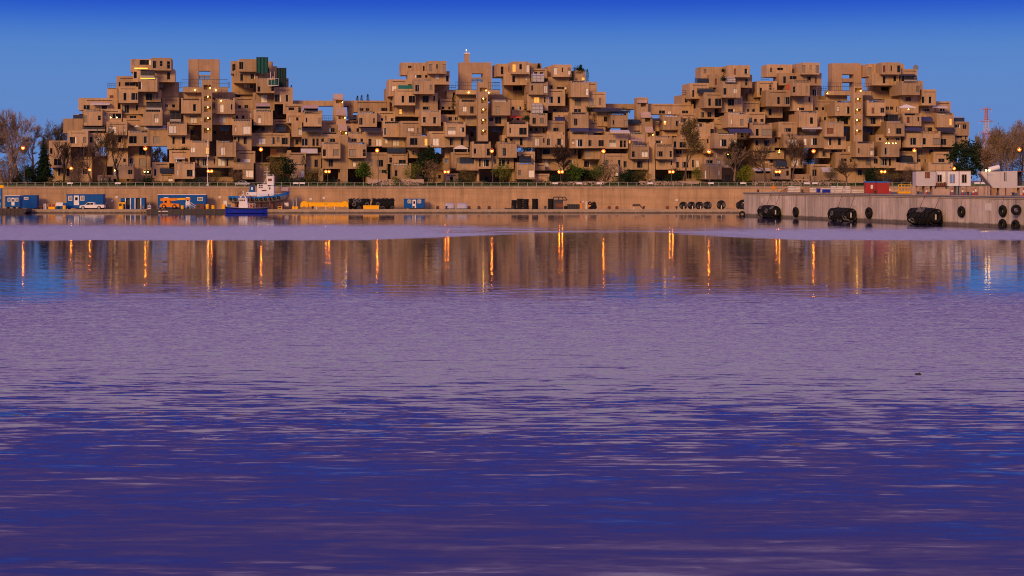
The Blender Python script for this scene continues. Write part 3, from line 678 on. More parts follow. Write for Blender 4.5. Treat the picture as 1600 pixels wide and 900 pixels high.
# every line is one box: left,top,right,bottom,facade plane,top type; windows ...   (8 units = 1 photograph pixel, from the tile's corner)
parse('''
T m1 80 85
1250,45,1500,200,5,n;1275,85,1310,170,d;1453,88,1482,175,d
992,62,1262,222,7,n;1110,72,1245,128,d
1020,188,1545,345,6,n;1035,220,1068,300,d;1452,225,1482,310,d
strip 1040,167,1205,180,5.6
perg 1115,200,1290,288,4
1085,290,1325,465,3,r;1092,345,1130,435,d
strip 1115,294,1298,304,2.9
core 1325,345,1590,530,8.6;1345,365,1400,415,w
815,275,1060,430,7,g;925,350,1070,390,d
rail 700,362,812,425,7.5
700,425,830,562,7.6,n;730,512,780,550,R
840,405,1085,605,4,g;908,485,935,568,d;1005,485,1078,568,d
1085,445,1370,640,5,n;1185,490,1255,570,d
1085,640,1185,745,5.2,n
perg 1185,597,1382,690,3.2
1150,690,1390,890,2,r;1293,755,1338,850,w
868,605,1110,748,5.6,n;893,635,968,728,d
340,548,830,700,6,g;408,638,480,695,d;635,645,712,680,d
aw_pale 490,600,730,622,5.2
405,685,640,890,4,r;408,768,445,848,m
640,685,880,895,5,g;730,740,880,800,d;742,788;820,788
880,755,1150,895,5.8,g;985,770,1058,795,d
glass 275,742,395,808,5.4
150,805,400,985,5,n
1390,540,1600,700,6,g;1425,628,1462,660,d;1515,628,1545,660,d
1385,705,1480,900,4.6,n
perg 1483,720,1620,840,3
core 384,600,2990,1040,9
core 848,320,1540,600,9.4
core 1560,470,2240,600,9.6
core 2256,180,2880,600,9.4
T m1 80 180
205,195,460,395,3,g;235,275,312,352,d
460,225,700,390,4,n;560,275,650,355,w
perg 390,125,672,195,4.4
690,85,950,250,3,g;720,145,805,220,w
895,40,1150,130,5,g
brol 1030,118,1118,190,3.6
950,130,1215,200,5.2,n;1000,140,1150,190,m
960,192,1220,385,3,r;978,265,1065,350,d;1163,268,1200,352,d
aw_pale 1165,115,1440,168,3
1215,160,1450,385,3.1,n;1278,270,1350,352,m
960,385,1230,525,6,n;1105,392,1190,495,d
960,520,1240,652,5,n;1105,545,1180,635,m
700,395,960,490,5,g
700,490,960,640,4,n;785,545,825,600,d;905,545,930,585,d
690,245,960,410,4,n;755,285,785,360,d;840,270,870,340,d
250,395,510,525,6,n;355,397,435,485,d
-30,320,240,655,3,g;170,410,205,492,d;-10,415,12,480,d;38,548,120,625,d
20,655,275,880,5,n;75,670,110,760,d;195,670,225,770,d;251,664
270,525,510,880,5,g
770,615,1030,795,2,r;790,685,840,755,d;793,690
1030,655,1255,880,4.5,n;1130,690,1250,745,d;1168,712;1208,712
580,750,780,880,3,g
1265,590,1475,880,3,g;1288,680,1312,765,d
glass 1360,655,1535,722,1.8
1350,722,1540,880,2,g
core 690,280,1230,880,9
core 1450,240,2960,880,9
core 60,520,512,880,8.6
core 510,512,692,880,7.4
T m1 270 180
-70,85,175,250,2,r;-50,135,40,225,w
-70,230,215,425,3,n;0,270,20,355,d;120,270,152,355,d
-45,440,212,600,2,g;35,540,108,582,d;155,540,190,582,R
aw_pale 20,522,155,540,1.6
20,585,275,795,0,r;180,685,268,765,d
20,795,275,880,3,n;130,805,170,850,d
210,315,455,520,0,r;410,400,450,487,l
545,315,790,520,0,r;600,402,648,498,w
core 175,110,735,318,8.6
blue 590,125,703,195,6
blue 172,140,202,190,6
755,250,985,440,2,n;762,272,790,305,d;890,275,925,358,d
790,405,985,455,3,n;800,412,885,445,d
800,450,1030,600,2,g;808,545,842,585,d;890,545,962,585,w
750,590,1010,680,1,r
870,680,1010,800,1.1,n;910,690,1005,775,w
280,515,760,655,1,n;310,545,322,630,d;355,545,415,630,d;565,545,645,630,w;675,545,690,635,d
280,772,760,880,3,n
975,225,1465,390,3,g;1075,275,1155,362,w;1235,280,1270,360,d;1365,283,1450,362,d
1030,122,1250,230,4,g;1105,145,1145,190,d
curve 1285,108,1415,205,3.4
1255,55,1480,230,4.4,g
1215,400,1430,525,5,n;1220,420,1295,500,e
1035,595,1210,880,3,g
1430,440,1480,600,4,n
T m1 270 85
cap 195,60,322,425,9;
cap 322,60,470,205,9.05
cap 470,60,580,425,9
cap 322,255,470,270,9.1
blue 322,270,470,312,9.2
rail 115,310,690,412,5
slab 125,410,690,475,5
rail 50,350,118,415,7.2
rail 690,350,715,415,7.2
135,475,360,560,6,n
490,475,775,545,7,n
tower 360,315,490,1085,1;385,380,478,440,y;390,520,478,580,y;390,652,478,718,y;390,788,478,850,y;390,922,478,985,y;468,418;437,527;437,662;437,798;440,935
lamp 268,437,288,457,4.8
lamp 527,437,547,457,4.8
105,545,350,738,2,r;258,625,293,705,d
530,545,775,742,2,r;593,625,632,722,w
lamp 595,570,615,590,1.9
135,735,392,880,3,n;220,768,295,855,w
490,735,745,880,3,n;583,768,660,855,w
725,85,850,240,7,n;748,125,780,205,d
825,60,1060,215,5,n;835,98,878,182,d
765,200,1045,358,6,n;848,245,875,328,d
core 770,358,1010,500,8.8;890,375,930,415,w;950,370,1000,420,d
1040,275,1270,482,3,r;1235,405,1268,455,d
1050,90,1250,290,6.4,n
1235,150,1305,400,6.8,n
net 1047,38,1190,235,4.2
netd 1300,172,1418,405,5
plat 1185,215,1320,392,2.6
1320,300,1447,420,7,g
1270,415,1500,620,4,g;1278,505,1350,590,d;1415,508,1440,590,d
1000,480,1270,700,5,n;1105,510,1178,598,w
aw_pink 1035,605,1218,640,2.4
perg 1040,642,1215,692,2.8
1010,692,1250,885,2,r;1068,768,1102,858,w
770,540,1010,690,6,g;820,640,850,670,d;900,635,940,670,d
780,690,1010,810,5,g;775,765,815,820,d;865,765,895,820,d
745,810,985,1012,1,r;880,900,965,988,w
core 1250,600,1520,800,8;1318,640,1360,745,d
T l1 450 85
-60,620,185,745,6,g;10,665,75,695,d
-20,742,200,860,5,g;105,790,128,825,d
65,580,570,642,8,n
690,580,822,642,8,n
760,640,815,775,8.1,n
aw_pink 180,630,385,665,2.2
perg 200,668,375,715,3
195,718,420,900,3,r;385,795,420,870,m
slope 570,490,690,555,5.9
tower 567,545,692,1000,6;598,560,685,612,y;682,597
slope 602,670,722,752,4.9
tower 602,745,724,1000,5;630,755,715,810,y;712,793
rail 430,765,585,832,4.8
430,830,600,960,6,g
aw_dark 735,770,860,800,4.6
735,825,880,960,6,g
820,580,1270,722,7,g;890,675,940,705,d;975,675,1010,705,d;1170,670,1240,705,d
880,715,1112,905,4,r;895,798,928,878,d
1112,715,1340,840,5,g;1165,800,1190,830,d;1290,800,1325,835,d
core 0,700,430,1040,9
core 760,760,1500,1040,9
1228,420,1290,640,9,n
T l1 450 180
45,80,175,270,4,n;130,160,170,245,w
20,268,180,395,6,n
aw_dark 175,150,432,195,2.8
172,195,412,400,4,g;175,295,245,380,d;310,295,332,380,d;358,295,380,380,d
aw_pale 160,408,370,468,3.4
-20,470,225,610,3,g;10,555,75,595,d
225,470,415,720,4,g;255,558,285,635,m;335,558,370,645,d
20,605,205,880,2,r;165,695,200,775,w
425,335,655,540,2,r;440,430,470,510,d;570,430,630,505,m
405,210,640,345,4,r;500,295,585,345,d;420,295,445,330,d
410,120,625,222,5,n;515,165,580,210,d
430,540,655,670,3,n;512,555,558,640,d;562,555,592,640,w
380,665,440,880,3,n
slope 628,102,738,185,3.9
tower 630,180,742,800,4;660,195,735,245,y;655,202;728,222
tower 655,255,748,880,3;697,327;697,460;697,595
750,335,980,535,2,r;770,430,840,510,m;938,430,970,510,d
750,210,955,340,4,r;775,295,855,345,d;910,295,935,340,d
740,110,915,222,5,n;755,165,785,205,d;860,165,885,205,d
750,540,985,670,3,n;812,555,845,640,w;850,555,880,640,d
aw_dark 918,150,1168,195,2.8
955,195,1190,392,4,g;1010,298,1040,380,d;1100,300,1168,380,w
985,468,1245,880,3,g;1025,560,1060,640,m;1115,565,1185,645,d;1145,695,1230,730,d
1185,80,1410,272,3,r;1190,165,1225,245,d
1180,275,1485,402,4,n;1310,292,1385,380,w
glass 1240,398,1470,468,2.8
1245,470,1495,610,3,g;1390,560,1470,600,d
1300,600,1540,880,1,r;1340,695,1365,770,d
core 0,400,655,880,9
core 740,400,1500,880,9
T m2 600 75
212,185,552,340,7,n;305,225,342,248,d
545,165,780,320,5,n;565,205,598,290,m;738,205,770,295,m
300,290,820,455,6,n;385,340,465,372,d;518,340,540,370,d;780,345,805,415,d
370,385,630,575,3,r;395,465,440,545,d
60,395,300,602,6,g
aw_green 180,455,360,508,4.2
135,515,392,716,4,g;225,600,248,680,d;315,600,388,680,d
390,562,672,860,5,n;488,600,555,680,d;488,735,570,768,d
core 630,455,815,640,8.8
145,716,445,856,6,n;190,765,225,830,l
680,640,940,775,6,g;722,735,752,768,d;808,735,830,770,d
785,530,960,640,8,n
cap 945,180,1096,530,9
cap 1096,180,1236,318,9.05
cap 1236,180,1345,530,9
cap 1096,368,1236,385,9.1
blue 1096,388,1236,420,9.2
chim 1003,50,1075,180,9.3
rail 895,425,1450,525,5
slab 900,525,1450,580,5
rail 815,465,900,528,7.2
900,580,1150,650,6,n
1300,580,1520,650,7,n
tower 1175,425,1300,1165,1;1195,495,1290,545,y;1215,620,1285,690,y;1215,755,1285,820,y;1215,890,1285,955,y;1215,1025,1285,1090,y;1278,530;1243,632;1243,768;1243,900;1243,1030
lamp 1048,546,1068,566,4.8
lamp 1300,548,1320,568,4.8
940,645,1165,842,2,r;1082,732,1118,810,d
1345,645,1580,842,2,r;1405,730,1440,815,m
core 60,600,1180,1060,9.2
core 280,470,800,640,9.5
core 1280,720,2760,1060,9.2
core 1520,400,2400,720,9.4
T m2 620 180
45,75,310,275,3,g;140,160,210,200,w
305,-65,550,135,2,r;460,25,495,102,d
300,135,612,235,4,n;410,160,445,195,m;495,160,525,195,m
130,228,400,402,2,r;170,290,255,370,d;345,290,385,380,l
400,205,612,402,2.1,g;450,290,522,378,w
130,402,270,535,5,n
548,-5,860,90,4,g;650,25,685,65,d;730,25,765,65,d
600,85,860,268,1,r;640,155,733,240,w
855,-20,1048,135,3,n;880,25,950,105,m
610,245,897,400,2,n;668,290,703,372,d;803,290,830,372,d
core 860,135,1320,330,8.6
blue 930,145,985,210,6
blue 1185,145,1310,210,6
1140,-20,1375,135,3,n;1232,25,1303,105,d
tent 712,368,888,468,1.7
680,465,945,665,2,g
600,400,690,540,4,n
580,538,690,690,4.2,n;600,540,640,600,b
940,330,1177,530,0,r;1130,420,1172,502,d
1265,330,1500,530,0,r;1320,415,1362,505,d
970,530,1185,670,1,n;1033,550,1045,640,d;1078,555,1150,640,d
1185,515,1462,670,1.2,n;1280,555,1350,640,d;1385,555,1400,610,d
curve 790,515,980,612,1.6
750,600,1022,690,1,r
610,730,770,880,2,g
1440,590,1500,880,2,n
1005,670,1030,880,2,n
core 20,500,240,880,9
core 236,402,468,880,8.2
core 466,484,604,880,8.3
core 600,300,1500,880,9
T m2 770 85
50,120,245,275,7,n;105,155,130,245,d
235,92,462,245,5,n;245,122,288,218,l;422,132,458,222,w
145,240,468,382,6,n;248,272,275,345,d
core 145,382,380,565,8.8;255,395,365,450,d
475,180,682,300,6,g
465,115,610,185,7.4,n
glassw 500,238,642,342,4
455,342,688,502,3,r;640,390,680,480,w
430,500,692,700,4,n;515,535,583,605,l
glassw 490,612,628,735,3
460,735,682,897,2,r;500,795,535,865,d
755,130,985,280,5,n;765,168,805,252,w;940,168,970,252,w
688,150,760,300,7,n
688,285,950,440,6,n;690,390,745,430,d;805,410,920,435,d
685,440,905,642,4,g;683,530,750,608,d;815,530,840,608,d
975,330,1200,532,3,r;1165,425,1195,505,w
1010,205,1158,335,6,g;1030,300,1060,325,e;1110,285,1150,325,l
1198,350,1302,480,7,g
1195,470,1412,662,4,g;1195,555,1268,632,m;1330,550,1350,632,m
968,530,1197,728,4.2,n;1033,550,1100,632,m;1020,685,1100,720,d
690,640,975,735,6,n;760,680,790,715,d;840,685,878,722,m
752,728,975,840,5,g
975,725,1197,920,2,r;1020,805,1055,885,d
690,828,905,960,4,g
aw_blue 780,770,912,825,3.4
235,570,395,700,6,n;240,655,268,690,d;318,655,355,690,d
235,695,455,850,5,g;225,790,250,822,d;300,785,328,822,d
aw_red 215,762,348,785,3.4
aw_dark 1258,672,1475,715,3
1200,655,1475,720,6,n
1208,720,1475,880,5,g;1255,820,1290,850,d;1390,820,1410,840,d
rail 0,350,92,440,6.5
T m2 790 180
15,85,282,268,1,r;175,160,260,240,d
-45,250,275,402,2,n;60,290,85,320,d;183,290,210,372,d
285,135,515,245,4,n;300,160,330,195,d;375,160,410,200,d
272,235,518,402,2,g;365,290,415,380,w;417,290,435,378,d
525,75,742,248,3,g;600,160,670,205,d
515,205,720,245,2.8,r
515,245,742,402,2,n;520,295,555,375,d;650,295,710,370,d
738,60,812,290,4,n;765,170,793,260,d
738,285,888,402,4,n;805,305,835,370,d
aw_blue 812,155,1048,195,1.4
aw_blue 1050,160,1232,195,2.4
808,200,1032,412,2,g;885,305,960,390,d
1035,75,1248,255,4,g;1045,225,1215,252,d
1030,250,1252,412,2,n;1040,315,1075,385,d;1165,315,1225,385,d
1248,90,1312,292,5,n;1270,190,1305,270,m
460,415,692,545,4,n;470,420,550,485,d
690,410,905,545,5,g;700,420,760,470,d
370,600,492,690,3,g
460,545,905,690,5,n;495,560,535,645,w;780,560,835,600,d
990,432,1198,550,3,n;990,437,1065,520,m
905,550,1205,690,5,n;985,580,1055,645,d
365,735,548,880,1,g
140,590,367,800,0,r;290,690,350,775,w
150,458,367,592,2,g
curve 170,510,320,598,.4
150,800,367,880,2,n;220,810,260,850,d
core 365,400,1300,880,9
T l2 790 180
1248,210,1532,417,3,g;1300,315,1375,390,w;1432,318,1460,400,d;1478,318,1500,400,d
aw_pale 1310,180,1552,212,1.4
1200,482,1535,880,3,g;1410,565,1432,640,d;1478,580,1510,650,d
1290,610,1412,880,2,r;1375,695,1405,765,w
core 1410,430,1900,880,9
core 1190,380,1330,880,9
T l2 940 85
50,620,440,684,8,n
aw_dark 0,665,252,705,2.4
glass 110,690,330,738,3.4
115,735,330,912,3,r;290,825,325,895,m
-60,705,120,900,5,g
tower 437,545,582,1000,6;490,602,556,655,y;563,637
slope 447,535,572,597,5.9
slope 495,715,622,782,4.9
tower 498,775,638,1000,5;545,782,612,842,y;620,822
glass 330,808,478,862,4.6
328,860,485,960,6,g
582,620,1150,750,7,g;722,705,790,740,d;830,710,865,745,w;1010,705,1080,738,d
aw_dark 640,795,742,825,4.4
600,820,770,960,6,g
765,755,990,942,4,r;775,830,810,880,l;793,840
985,740,1195,870,5,g;1150,825,1180,860,d
1190,850,1300,960,6,n
T l2 960 180
165,100,345,215,5,g;250,195,315,235,d
170,215,390,410,4,r;180,310,205,355,l;250,320,345,355,m
aw_pink 212,288,358,312,2.6
205,365,432,548,2,r;222,455,252,520,d;343,445,415,520,w
160,548,422,680,3,n;288,580,355,655,d
slope 388,140,490,208,3.9
tower 398,200,512,800,4;415,215,485,270,y;487,245
tower 430,330,508,880,3;455,345;455,475;452,603
515,258,722,380,4,r;520,320,595,350,d
520,365,737,550,2,r;540,455,600,515,d;695,450,715,520,d
520,550,750,680,3,n;570,570,630,630,m
600,178,835,262,5,g
740,280,922,422,3,n;742,330,770,400,d;820,340,890,400,d
745,425,1192,522,4.5,g;770,440,860,480,d;1010,440,1060,475,d
745,528,1125,690,3,n;770,585,803,655,d;850,585,920,650,d;975,560,990,650,d;1020,565,1055,650,w
880,690,1125,880,4,g;905,700,965,800,d
1125,605,1342,802,1,r;1130,690,1147,790,w
core 0,230,420,880,9
core 510,220,1290,880,9
T m3 960 180
828,95,1145,302,4,g;1050,105,1090,140,d;870,65,890,90,d
920,300,1152,425,4.2,n
1145,110,1248,292,4,n;1205,175,1243,260,d
1200,90,1425,225,5,g;1300,180,1380,215,m
1250,222,1532,414,1,r;1320,305,1398,388,d;1495,310,1520,380,w
1250,414,1435,548,3,n;1380,470,1425,525,d;1420,487
1155,290,1245,475,3.2,n;1157,292,1175,350,d
1120,528,1245,610,3,n;1150,565,1225,600,d
1240,545,1455,655,3,n;1365,565,1450,645,m
T m3 1060 85
275,160,640,300,7,n;545,185,630,215,d
625,138,895,285,5,n;692,178,722,255,e
385,255,922,415,6,n;455,305,482,385,R;838,308,865,388,d
glassw 590,280,715,350,4
555,345,777,540,3,r;568,425,598,502,d
148,360,385,552,6,g;178,450,194,530,d
glass 235,292,382,358,6.2
glass 262,420,450,485,4.4
322,478,542,668,4,g;378,555,403,640,d;463,555,535,642,d
540,525,802,725,5,n;625,558,692,638,d;625,685,705,720,d
core 770,415,890,600,8.8
45,505,160,640,8,n
rail 45,450,140,507,8
238,672,452,802,6,n;285,725,318,780,d
622,725,867,912,2,r;775,810,810,890,m
800,590,1015,725,6,g;845,685,880,718,d;928,685,952,718,d
862,722,1085,870,5,g;950,808,978,842,d;1030,808,1062,842,d
870,485,1005,592,8,n
rail 885,420,982,486,7.4
1108,128,1420,280,7,n;1240,170,1305,195,d
985,335,1232,535,6,g;1020,420,1042,510,d
rail 1030,288,1132,337,6.2
1092,448,1395,650,4,g;1240,535,1265,618,d;1325,535,1393,618,d
redp 1355,375,1385,440,4.4
1080,650,1302,792,6,n;1132,680,1162,760,d
985,532,1095,650,7,n;1025,545,1045,635,d
452,790,640,960,6,g
core 150,550,440,1050,9.2
core 430,805,490,1050,9.3
core 480,640,1300,1050,9.2
core 1328,640,3400,1050,9.2
core 280,400,880,640,9.6
core 1150,400,1790,640,9.6
T m3 1220 85
260,105,485,250,5,n;275,140,303,232,m;440,140,475,232,m
-20,235,510,387,6,n;35,280,62,360,d;115,275,195,310,d;425,278,450,362,R
150,325,362,517,3,r;147,405,178,475,d
115,515,402,705,5,n;210,535,280,618,m;210,668,290,698,d
core 355,385,500,570,8.8
cap 640,110,768,460,9
cap 768,110,910,248,9.05
cap 910,110,1010,460,9
cap 768,300,910,345,9.1
rail 580,355,1120,455,5
slab 585,455,1130,510,5
rail 465,395,582,458,7.2
tower 912,400,1022,1090,1;928,420,1015,475,y;930,545,1012,605,y;930,680,1012,745,y;930,812,1012,878,y;930,945,1012,1010,y;1000,455;965,557;960,690;957,822;957,950
lamp 570,476,592,498,4.8
565,510,830,580,6,n
1025,500,1160,580,6.6,n
1265,102,1500,250,5,n;1278,140,1310,220,R;1460,140,1490,222,d
1090,120,1275,275,7,n;1100,165,1130,245,m
1145,245,1480,387,6,n;1280,275,1305,360,d
core 1145,385,1420,560,8.8;1260,410,1355,450,d
680,580,907,767,2,r;822,655,855,738,d
1082,575,1307,767,2,r;1135,665,1170,735,e
402,570,690,725,6,g;435,665,465,695,d;518,662,542,698,d;645,655,662,700,d
230,708,457,912,2,r;370,790,400,865,d
455,720,682,880,5,n;545,785,580,822,d;625,790,660,822,d
680,765,928,897,3,n;780,790,838,868,d
1025,750,1292,897,3,n;1115,790,1182,868,d
1305,560,1480,750,6,n;1315,655,1350,690,d;1370,655,1405,690,d
core 1440,400,1760,800,9.2
core 1760,640,2060,900,9.3
T m3 1380 85
232,335,457,507,3,r;415,395,450,470,m
222,185,427,345,6,g
aw_dark 240,240,418,275,5
perg 262,270,418,335,4
452,330,497,450,7,n
480,440,662,638,4,g;447,530,510,605,d;575,530,600,608,d
222,505,442,740,5,n;280,535,348,580,R
tent 205,622,402,705,2.4
lamp 300,670,330,700,3.6
245,735,477,897,2,r;298,782,332,860,R
662,590,842,720,6,g;715,680,778,712,d
aw_pale 610,640,808,660,4.6
438,638,668,830,6.2,g;495,680,575,710,d
670,732,882,912,3,r;828,800,858,885,l
aw_blue 480,770,622,820,3
478,825,672,960,4,g
glass 880,775,1015,842,5
880,842,1077,1015,4,g;905,880,960,915,d
222,125,262,190,7,n
dish 370,145,440,190,6.6
perg 60,755,218,862,1.6
T m3 1300 180
680,75,907,264,1,r;808,165,865,232,d
aw_blue 912,145,1128,185,1.4
905,185,1128,402,2,g;985,285,1050,370,d
1120,65,1315,225,4,g;1185,155,1250,200,d
1130,200,1357,397,2.1,r;1140,290,1170,365,d;1265,290,1345,360,m
aw_dark 1328,150,1542,200,2.2
1350,200,1535,397,3,g;1355,300,1425,370,d
1530,150,1700,420,4.4,g;1560,240,1620,280,d
1055,415,1275,527,4,n;1060,430,1130,500,m
845,450,1060,600,3,g
glass 845,505,1015,592,1.4
1268,460,1472,600,3,g;1335,545,1405,585,d
1060,527,1275,660,4,n;1060,550,1105,580,d;1235,545,1262,585,d
1205,590,1512,880,1,r
800,590,1112,690,1,r
300,330,527,522,0,r;483,415,518,500,w
140,330,302,470,2,n;150,415,170,455,d;205,385,222,455,w;255,410,272,450,d
615,330,842,522,0,r;665,410,700,492,d;682,352;715,352;765,352;800,352
45,465,302,660,2,g;115,545,180,575,d;230,545,262,585,d
300,520,500,660,1,n;425,560,485,625,m
500,515,802,660,1,n;612,545,685,628,d;715,545,735,630,d
545,245,862,420,2,n;590,285,615,315,d;685,285,705,315,d;805,285,840,315,d
core 145,110,560,330,8.6
blue 375,150,510,215,6
blue 148,150,190,210,6
-40,660,420,880,3,g;310,685,370,755,d
core 0,300,1560,880,9
T m3 1130 180
aw_blue 75,160,362,212,1.4
337,95,612,282,2,r;412,175,440,255,d;490,175,600,250,m
172,205,365,302,4,g
690,85,925,277,3,g;770,165,845,205,d
630,270,762,405,4,n;640,280,670,335,d
aw_pale 985,140,1240,165,1.8
870,160,1262,245,4.2,n;985,150,1240,205,w
755,235,1262,407,2,r;822,290,915,372,w;1010,292,1040,370,w;1103,290,1170,370,d
380,280,642,445,4,n;515,315,585,385,d
380,440,762,545,4.4,g;445,448,510,475,m;565,448,590,475,d;703,440;703,462
760,405,1005,542,5,n;890,420,955,510,m
1195,407,1335,535,3,n
1270,80,1507,267,1,r;1297,160,1380,235,e
1262,265,1535,425,2,n;1313,290,1348,370,d;1440,290,1468,370,d
1330,420,1480,470,3,n;1355,425,1430,465,d
glass 660,555,798,645,.6
560,600,660,660,2.4,g
612,642,842,802,1,r;630,695,712,765,d
848,540,1002,662,3,n;868,565,940,635,w
380,545,850,880,5,n;570,560,620,600,d
400,690,612,880,2,g;410,700,600,728,d
aw_pale 388,655,615,690,1.6
1080,615,1335,880,3,g;1120,685,1165,765,d
aw_pale 1240,645,1382,702,1.4
862,740,1082,880,2.6,n
840,800,1080,880,2,n
core -20,260,990,880,9
core 1200,300,1560,880,9
''')
# ================================================================ trees and shrubs
def leafq(mb, c, s, m, rng):
    a = Vector((rng.gauss(0, 1), rng.gauss(0, 1), rng.gauss(0, 1))).normalized() * s
    b = Vector((rng.gauss(0, 1), rng.gauss(0, 1), rng.gauss(0, 1))).normalized() * s * .6
    mb.poly([c - a, c + b, c + a, c - b], [(0, 1, 2, 3)], m)
def grow(tr, tw, p, d, ln, r, lev, maxlev, rng, bark, leaves, spread, tips):
    segs = 3 if lev < 2 else 2
    for i in range(segs):
        nd_ = (d + Vector((rng.gauss(0, .13), rng.gauss(0, .13), rng.gauss(0, .08) + (.05 if lev else 0)))).normalized()
        q = p + nd_ * (ln / segs); r2 = r * (.82 if lev else .86)
        (tr if lev < 2 else tw).tube(p, q, max(r, .035), max(r2, .028), bark, 5 if lev < 2 else 3, False)
        if lev < maxlev and (i > 0 or lev > 0):
            for k in range(rng.choice((1, 2)) if lev < 3 else 2):
                a = rng.uniform(0, 6.283); t = rng.uniform(.45, .95) * spread
                ax = nd_.orthogonal().normalized(); ax.rotate(Matrix.Rotation(a, 3, nd_))
                cd = (nd_ * math.cos(t) + ax * math.sin(t)).normalized(); cd.z = cd.z * .8 + .2
                grow(tr, tw, q if i < segs - 1 else p.lerp(q, .6), cd.normalized(), ln * rng.uniform(.55, .78), r2 * .58, lev + 1, maxlev, rng, bark, leaves, spread, tips)
        p, d, r = q, nd_, r2
    if lev >= maxlev - 1: tips.append(p)
    if lev < maxlev:
        grow(tr, tw, p, d, ln * .62, r * .8, lev + 1, maxlev, rng, bark, leaves, spread, tips)
def tree(name, label, px, ytop, ybase, Y, seed, bark='bark', leaf=None, nleaf=0, ls=.12, spread=1.0, lean=0.0, maxlev=4, group=None, wpx=None, z0=None):
    rng = random.Random(seed); base = P(px, ybase, Y)
    if z0 is None: z0 = base.z
    H = PZ(ytop, Y) - z0
    t = thing(name, label, 'tree' if 'shrub' not in name else 'shrub', (base.x, Y, z0), 0, group)
    tr, tw, tips = MB(), MB(), []
    grow(tr, tw, Vector((0, 0, -.3)), Vector((lean, 0, 1)).normalized(), H * .34, H * .024, 0, maxlev, rng, bark, leaf, spread, tips)
    zs = max(v[2] for v in tr.v + tw.v) or 1; xm = max(abs(v[0]) for v in tw.v) or 1
    kz = H / zs; kx = kz if wpx is None else min(2.2 * kz, wpx / FPX * Y * .5 / xm)
    for mb in (tr, tw): mb.v = [(x * kx, y * kx, z * kz) for x, y, z in mb.v]
    tr.build('trunk', t)
    if leaf and tips:
        for i in range(int(nleaf * 1.0)):
            q = rng.choice(tips); c = Vector((q.x * kx, q.y * kx, q.z * kz)) + Vector((rng.gauss(0, .35), rng.gauss(0, .35), rng.gauss(0, .3)))
            leafq(tw, c, ls * 1.5 * rng.uniform(.6, 1.4), leaf, rng)
    tw.build('crown', t)
    return t
def conifer(name, label, px, ytop, ybase, wpx, Y, seed, leaf='leaf_dark', z0=None, cat='tree', n=1500, group=None, shape='cone'):
    rng = random.Random(seed); b = P(px, ybase, Y); z0 = b.z if z0 is None else z0
    H = PZ(ytop, Y) - z0; W = wpx / FPX * Y * .5
    t = thing(name, label, cat, (b.x, Y, z0), 0, group)
    tr = MB(); tr.tube((0, 0, -.2), (0, 0, H * .95), max(.06, W * .09), .02, 'bark_dark', 6); tr.build('trunk', t)
    cr_ = MB()
    if shape == 'cone':
        tiers = max(8, int(H / .5))
        for k in range(tiers):
            z = H * (.06 + .92 * k / tiers); rr = W * (1 - k / tiers) ** .85 + .05
            nb = max(6, int(rr * 11))
            for i in range(nb):
                a = rng.uniform(0, 6.283); ll = rr * rng.uniform(.7, 1.12)
                e = Vector((math.cos(a) * ll, math.sin(a) * ll, z - ll * .22 + rng.uniform(-.1, .1)))
                for q in range(5):
                    c = Vector((0, 0, z)).lerp(e, .25 + .75 * q / 4); s = .16 + .24 * ll * (1.05 - q / 5)
                    leafq(cr_, c + Vector((rng.gauss(0, .07), rng.gauss(0, .07), rng.gauss(0, .06))), s, leaf, rng)
    else:                                   # narrow column
        for i in range(n):
            u = rng.random(); rr = W * (math.sin(math.pi * min(1, .3 + u * .7)) ** .6) * rng.uniform(.5, 1.0); a = rng.uniform(0, 6.283)
            leafq(cr_, Vector((math.cos(a) * rr, math.sin(a) * rr, H * u)), .05 + .1 * rng.random(), leaf, rng)
    cr_.build('crown', t); return t
def bush(name, label, px, ytop, ybase, wpx, Y, seed, leaf, n=900, twigs=True, z0=None, cat='shrub', ls=.13, group=None, stem=0.0, depth=None):
    """leaf clumps gathered round branch ends, with gaps between the clumps"""
    rng = random.Random(seed); b = P(px, ybase, Y); z0 = b.z if z0 is None else z0
    H = PZ(ytop, Y) - z0; W = wpx / FPX * Y * .5; D = depth or min(W, 2.5)
    t = thing(name, label, cat, (b.x, Y, z0), 0, group)
    cl = []
    nc = max(7, int(W * H * .9) + 7)
    while len(cl) < nc:
        v = Vector((rng.uniform(-1, 1), rng.uniform(-1, 1), rng.uniform(-1, 1)))
        if .35 < v.length < 1: cl.append(Vector((v.x * W, v.y * D, stem * H + (1 - stem) * H * (.5 + .48 * v.z))))
    tr = MB()
    if stem: tr.tube((0, 0, -.3), (0, 0, (stem + .25) * H), H * .03 + .03, .03, 'bark', 6)
    for c in cl:
        s = Vector((c.x * .12, c.y * .12, (stem + .05) * H if stem else -.1)); m = s.lerp(c, .55) + Vector((0, 0, -.06 * H))
        tr.tube(s, m, .06, .04, 'bark', 4, False); tr.tube(m, c, .04, .02, 'bark', 3, False)
    tr.build('trunk' if stem else 'stems', t)
    ls = max(ls, math.sqrt((4.0 if not twigs else 1.0) * 2 * W * H / (1.2 * n)))
    cr_ = MB(); rad = .42 * (W * D * H / nc) ** (1 / 3) + .12
    for i in range(n):
        c = rng.choice(cl); leafq(cr_, c + Vector((rng.gauss(0, rad), rng.gauss(0, rad), rng.gauss(0, rad * .8))), ls * rng.uniform(.6, 1.5), leaf, rng)
    if twigs:
        for i in range(n // 7):
            c = rng.choice(cl); dd = Vector((rng.gauss(0, 1), rng.gauss(0, 1), rng.gauss(.6, 1))).normalized()
            cr_.tube(c, c + dd * rng.uniform(.4, 1.0), .018, .006, 'bark', 3, False)
    cr_.build('crown', t); return t

BK = 'bare trees at the ends of the building'
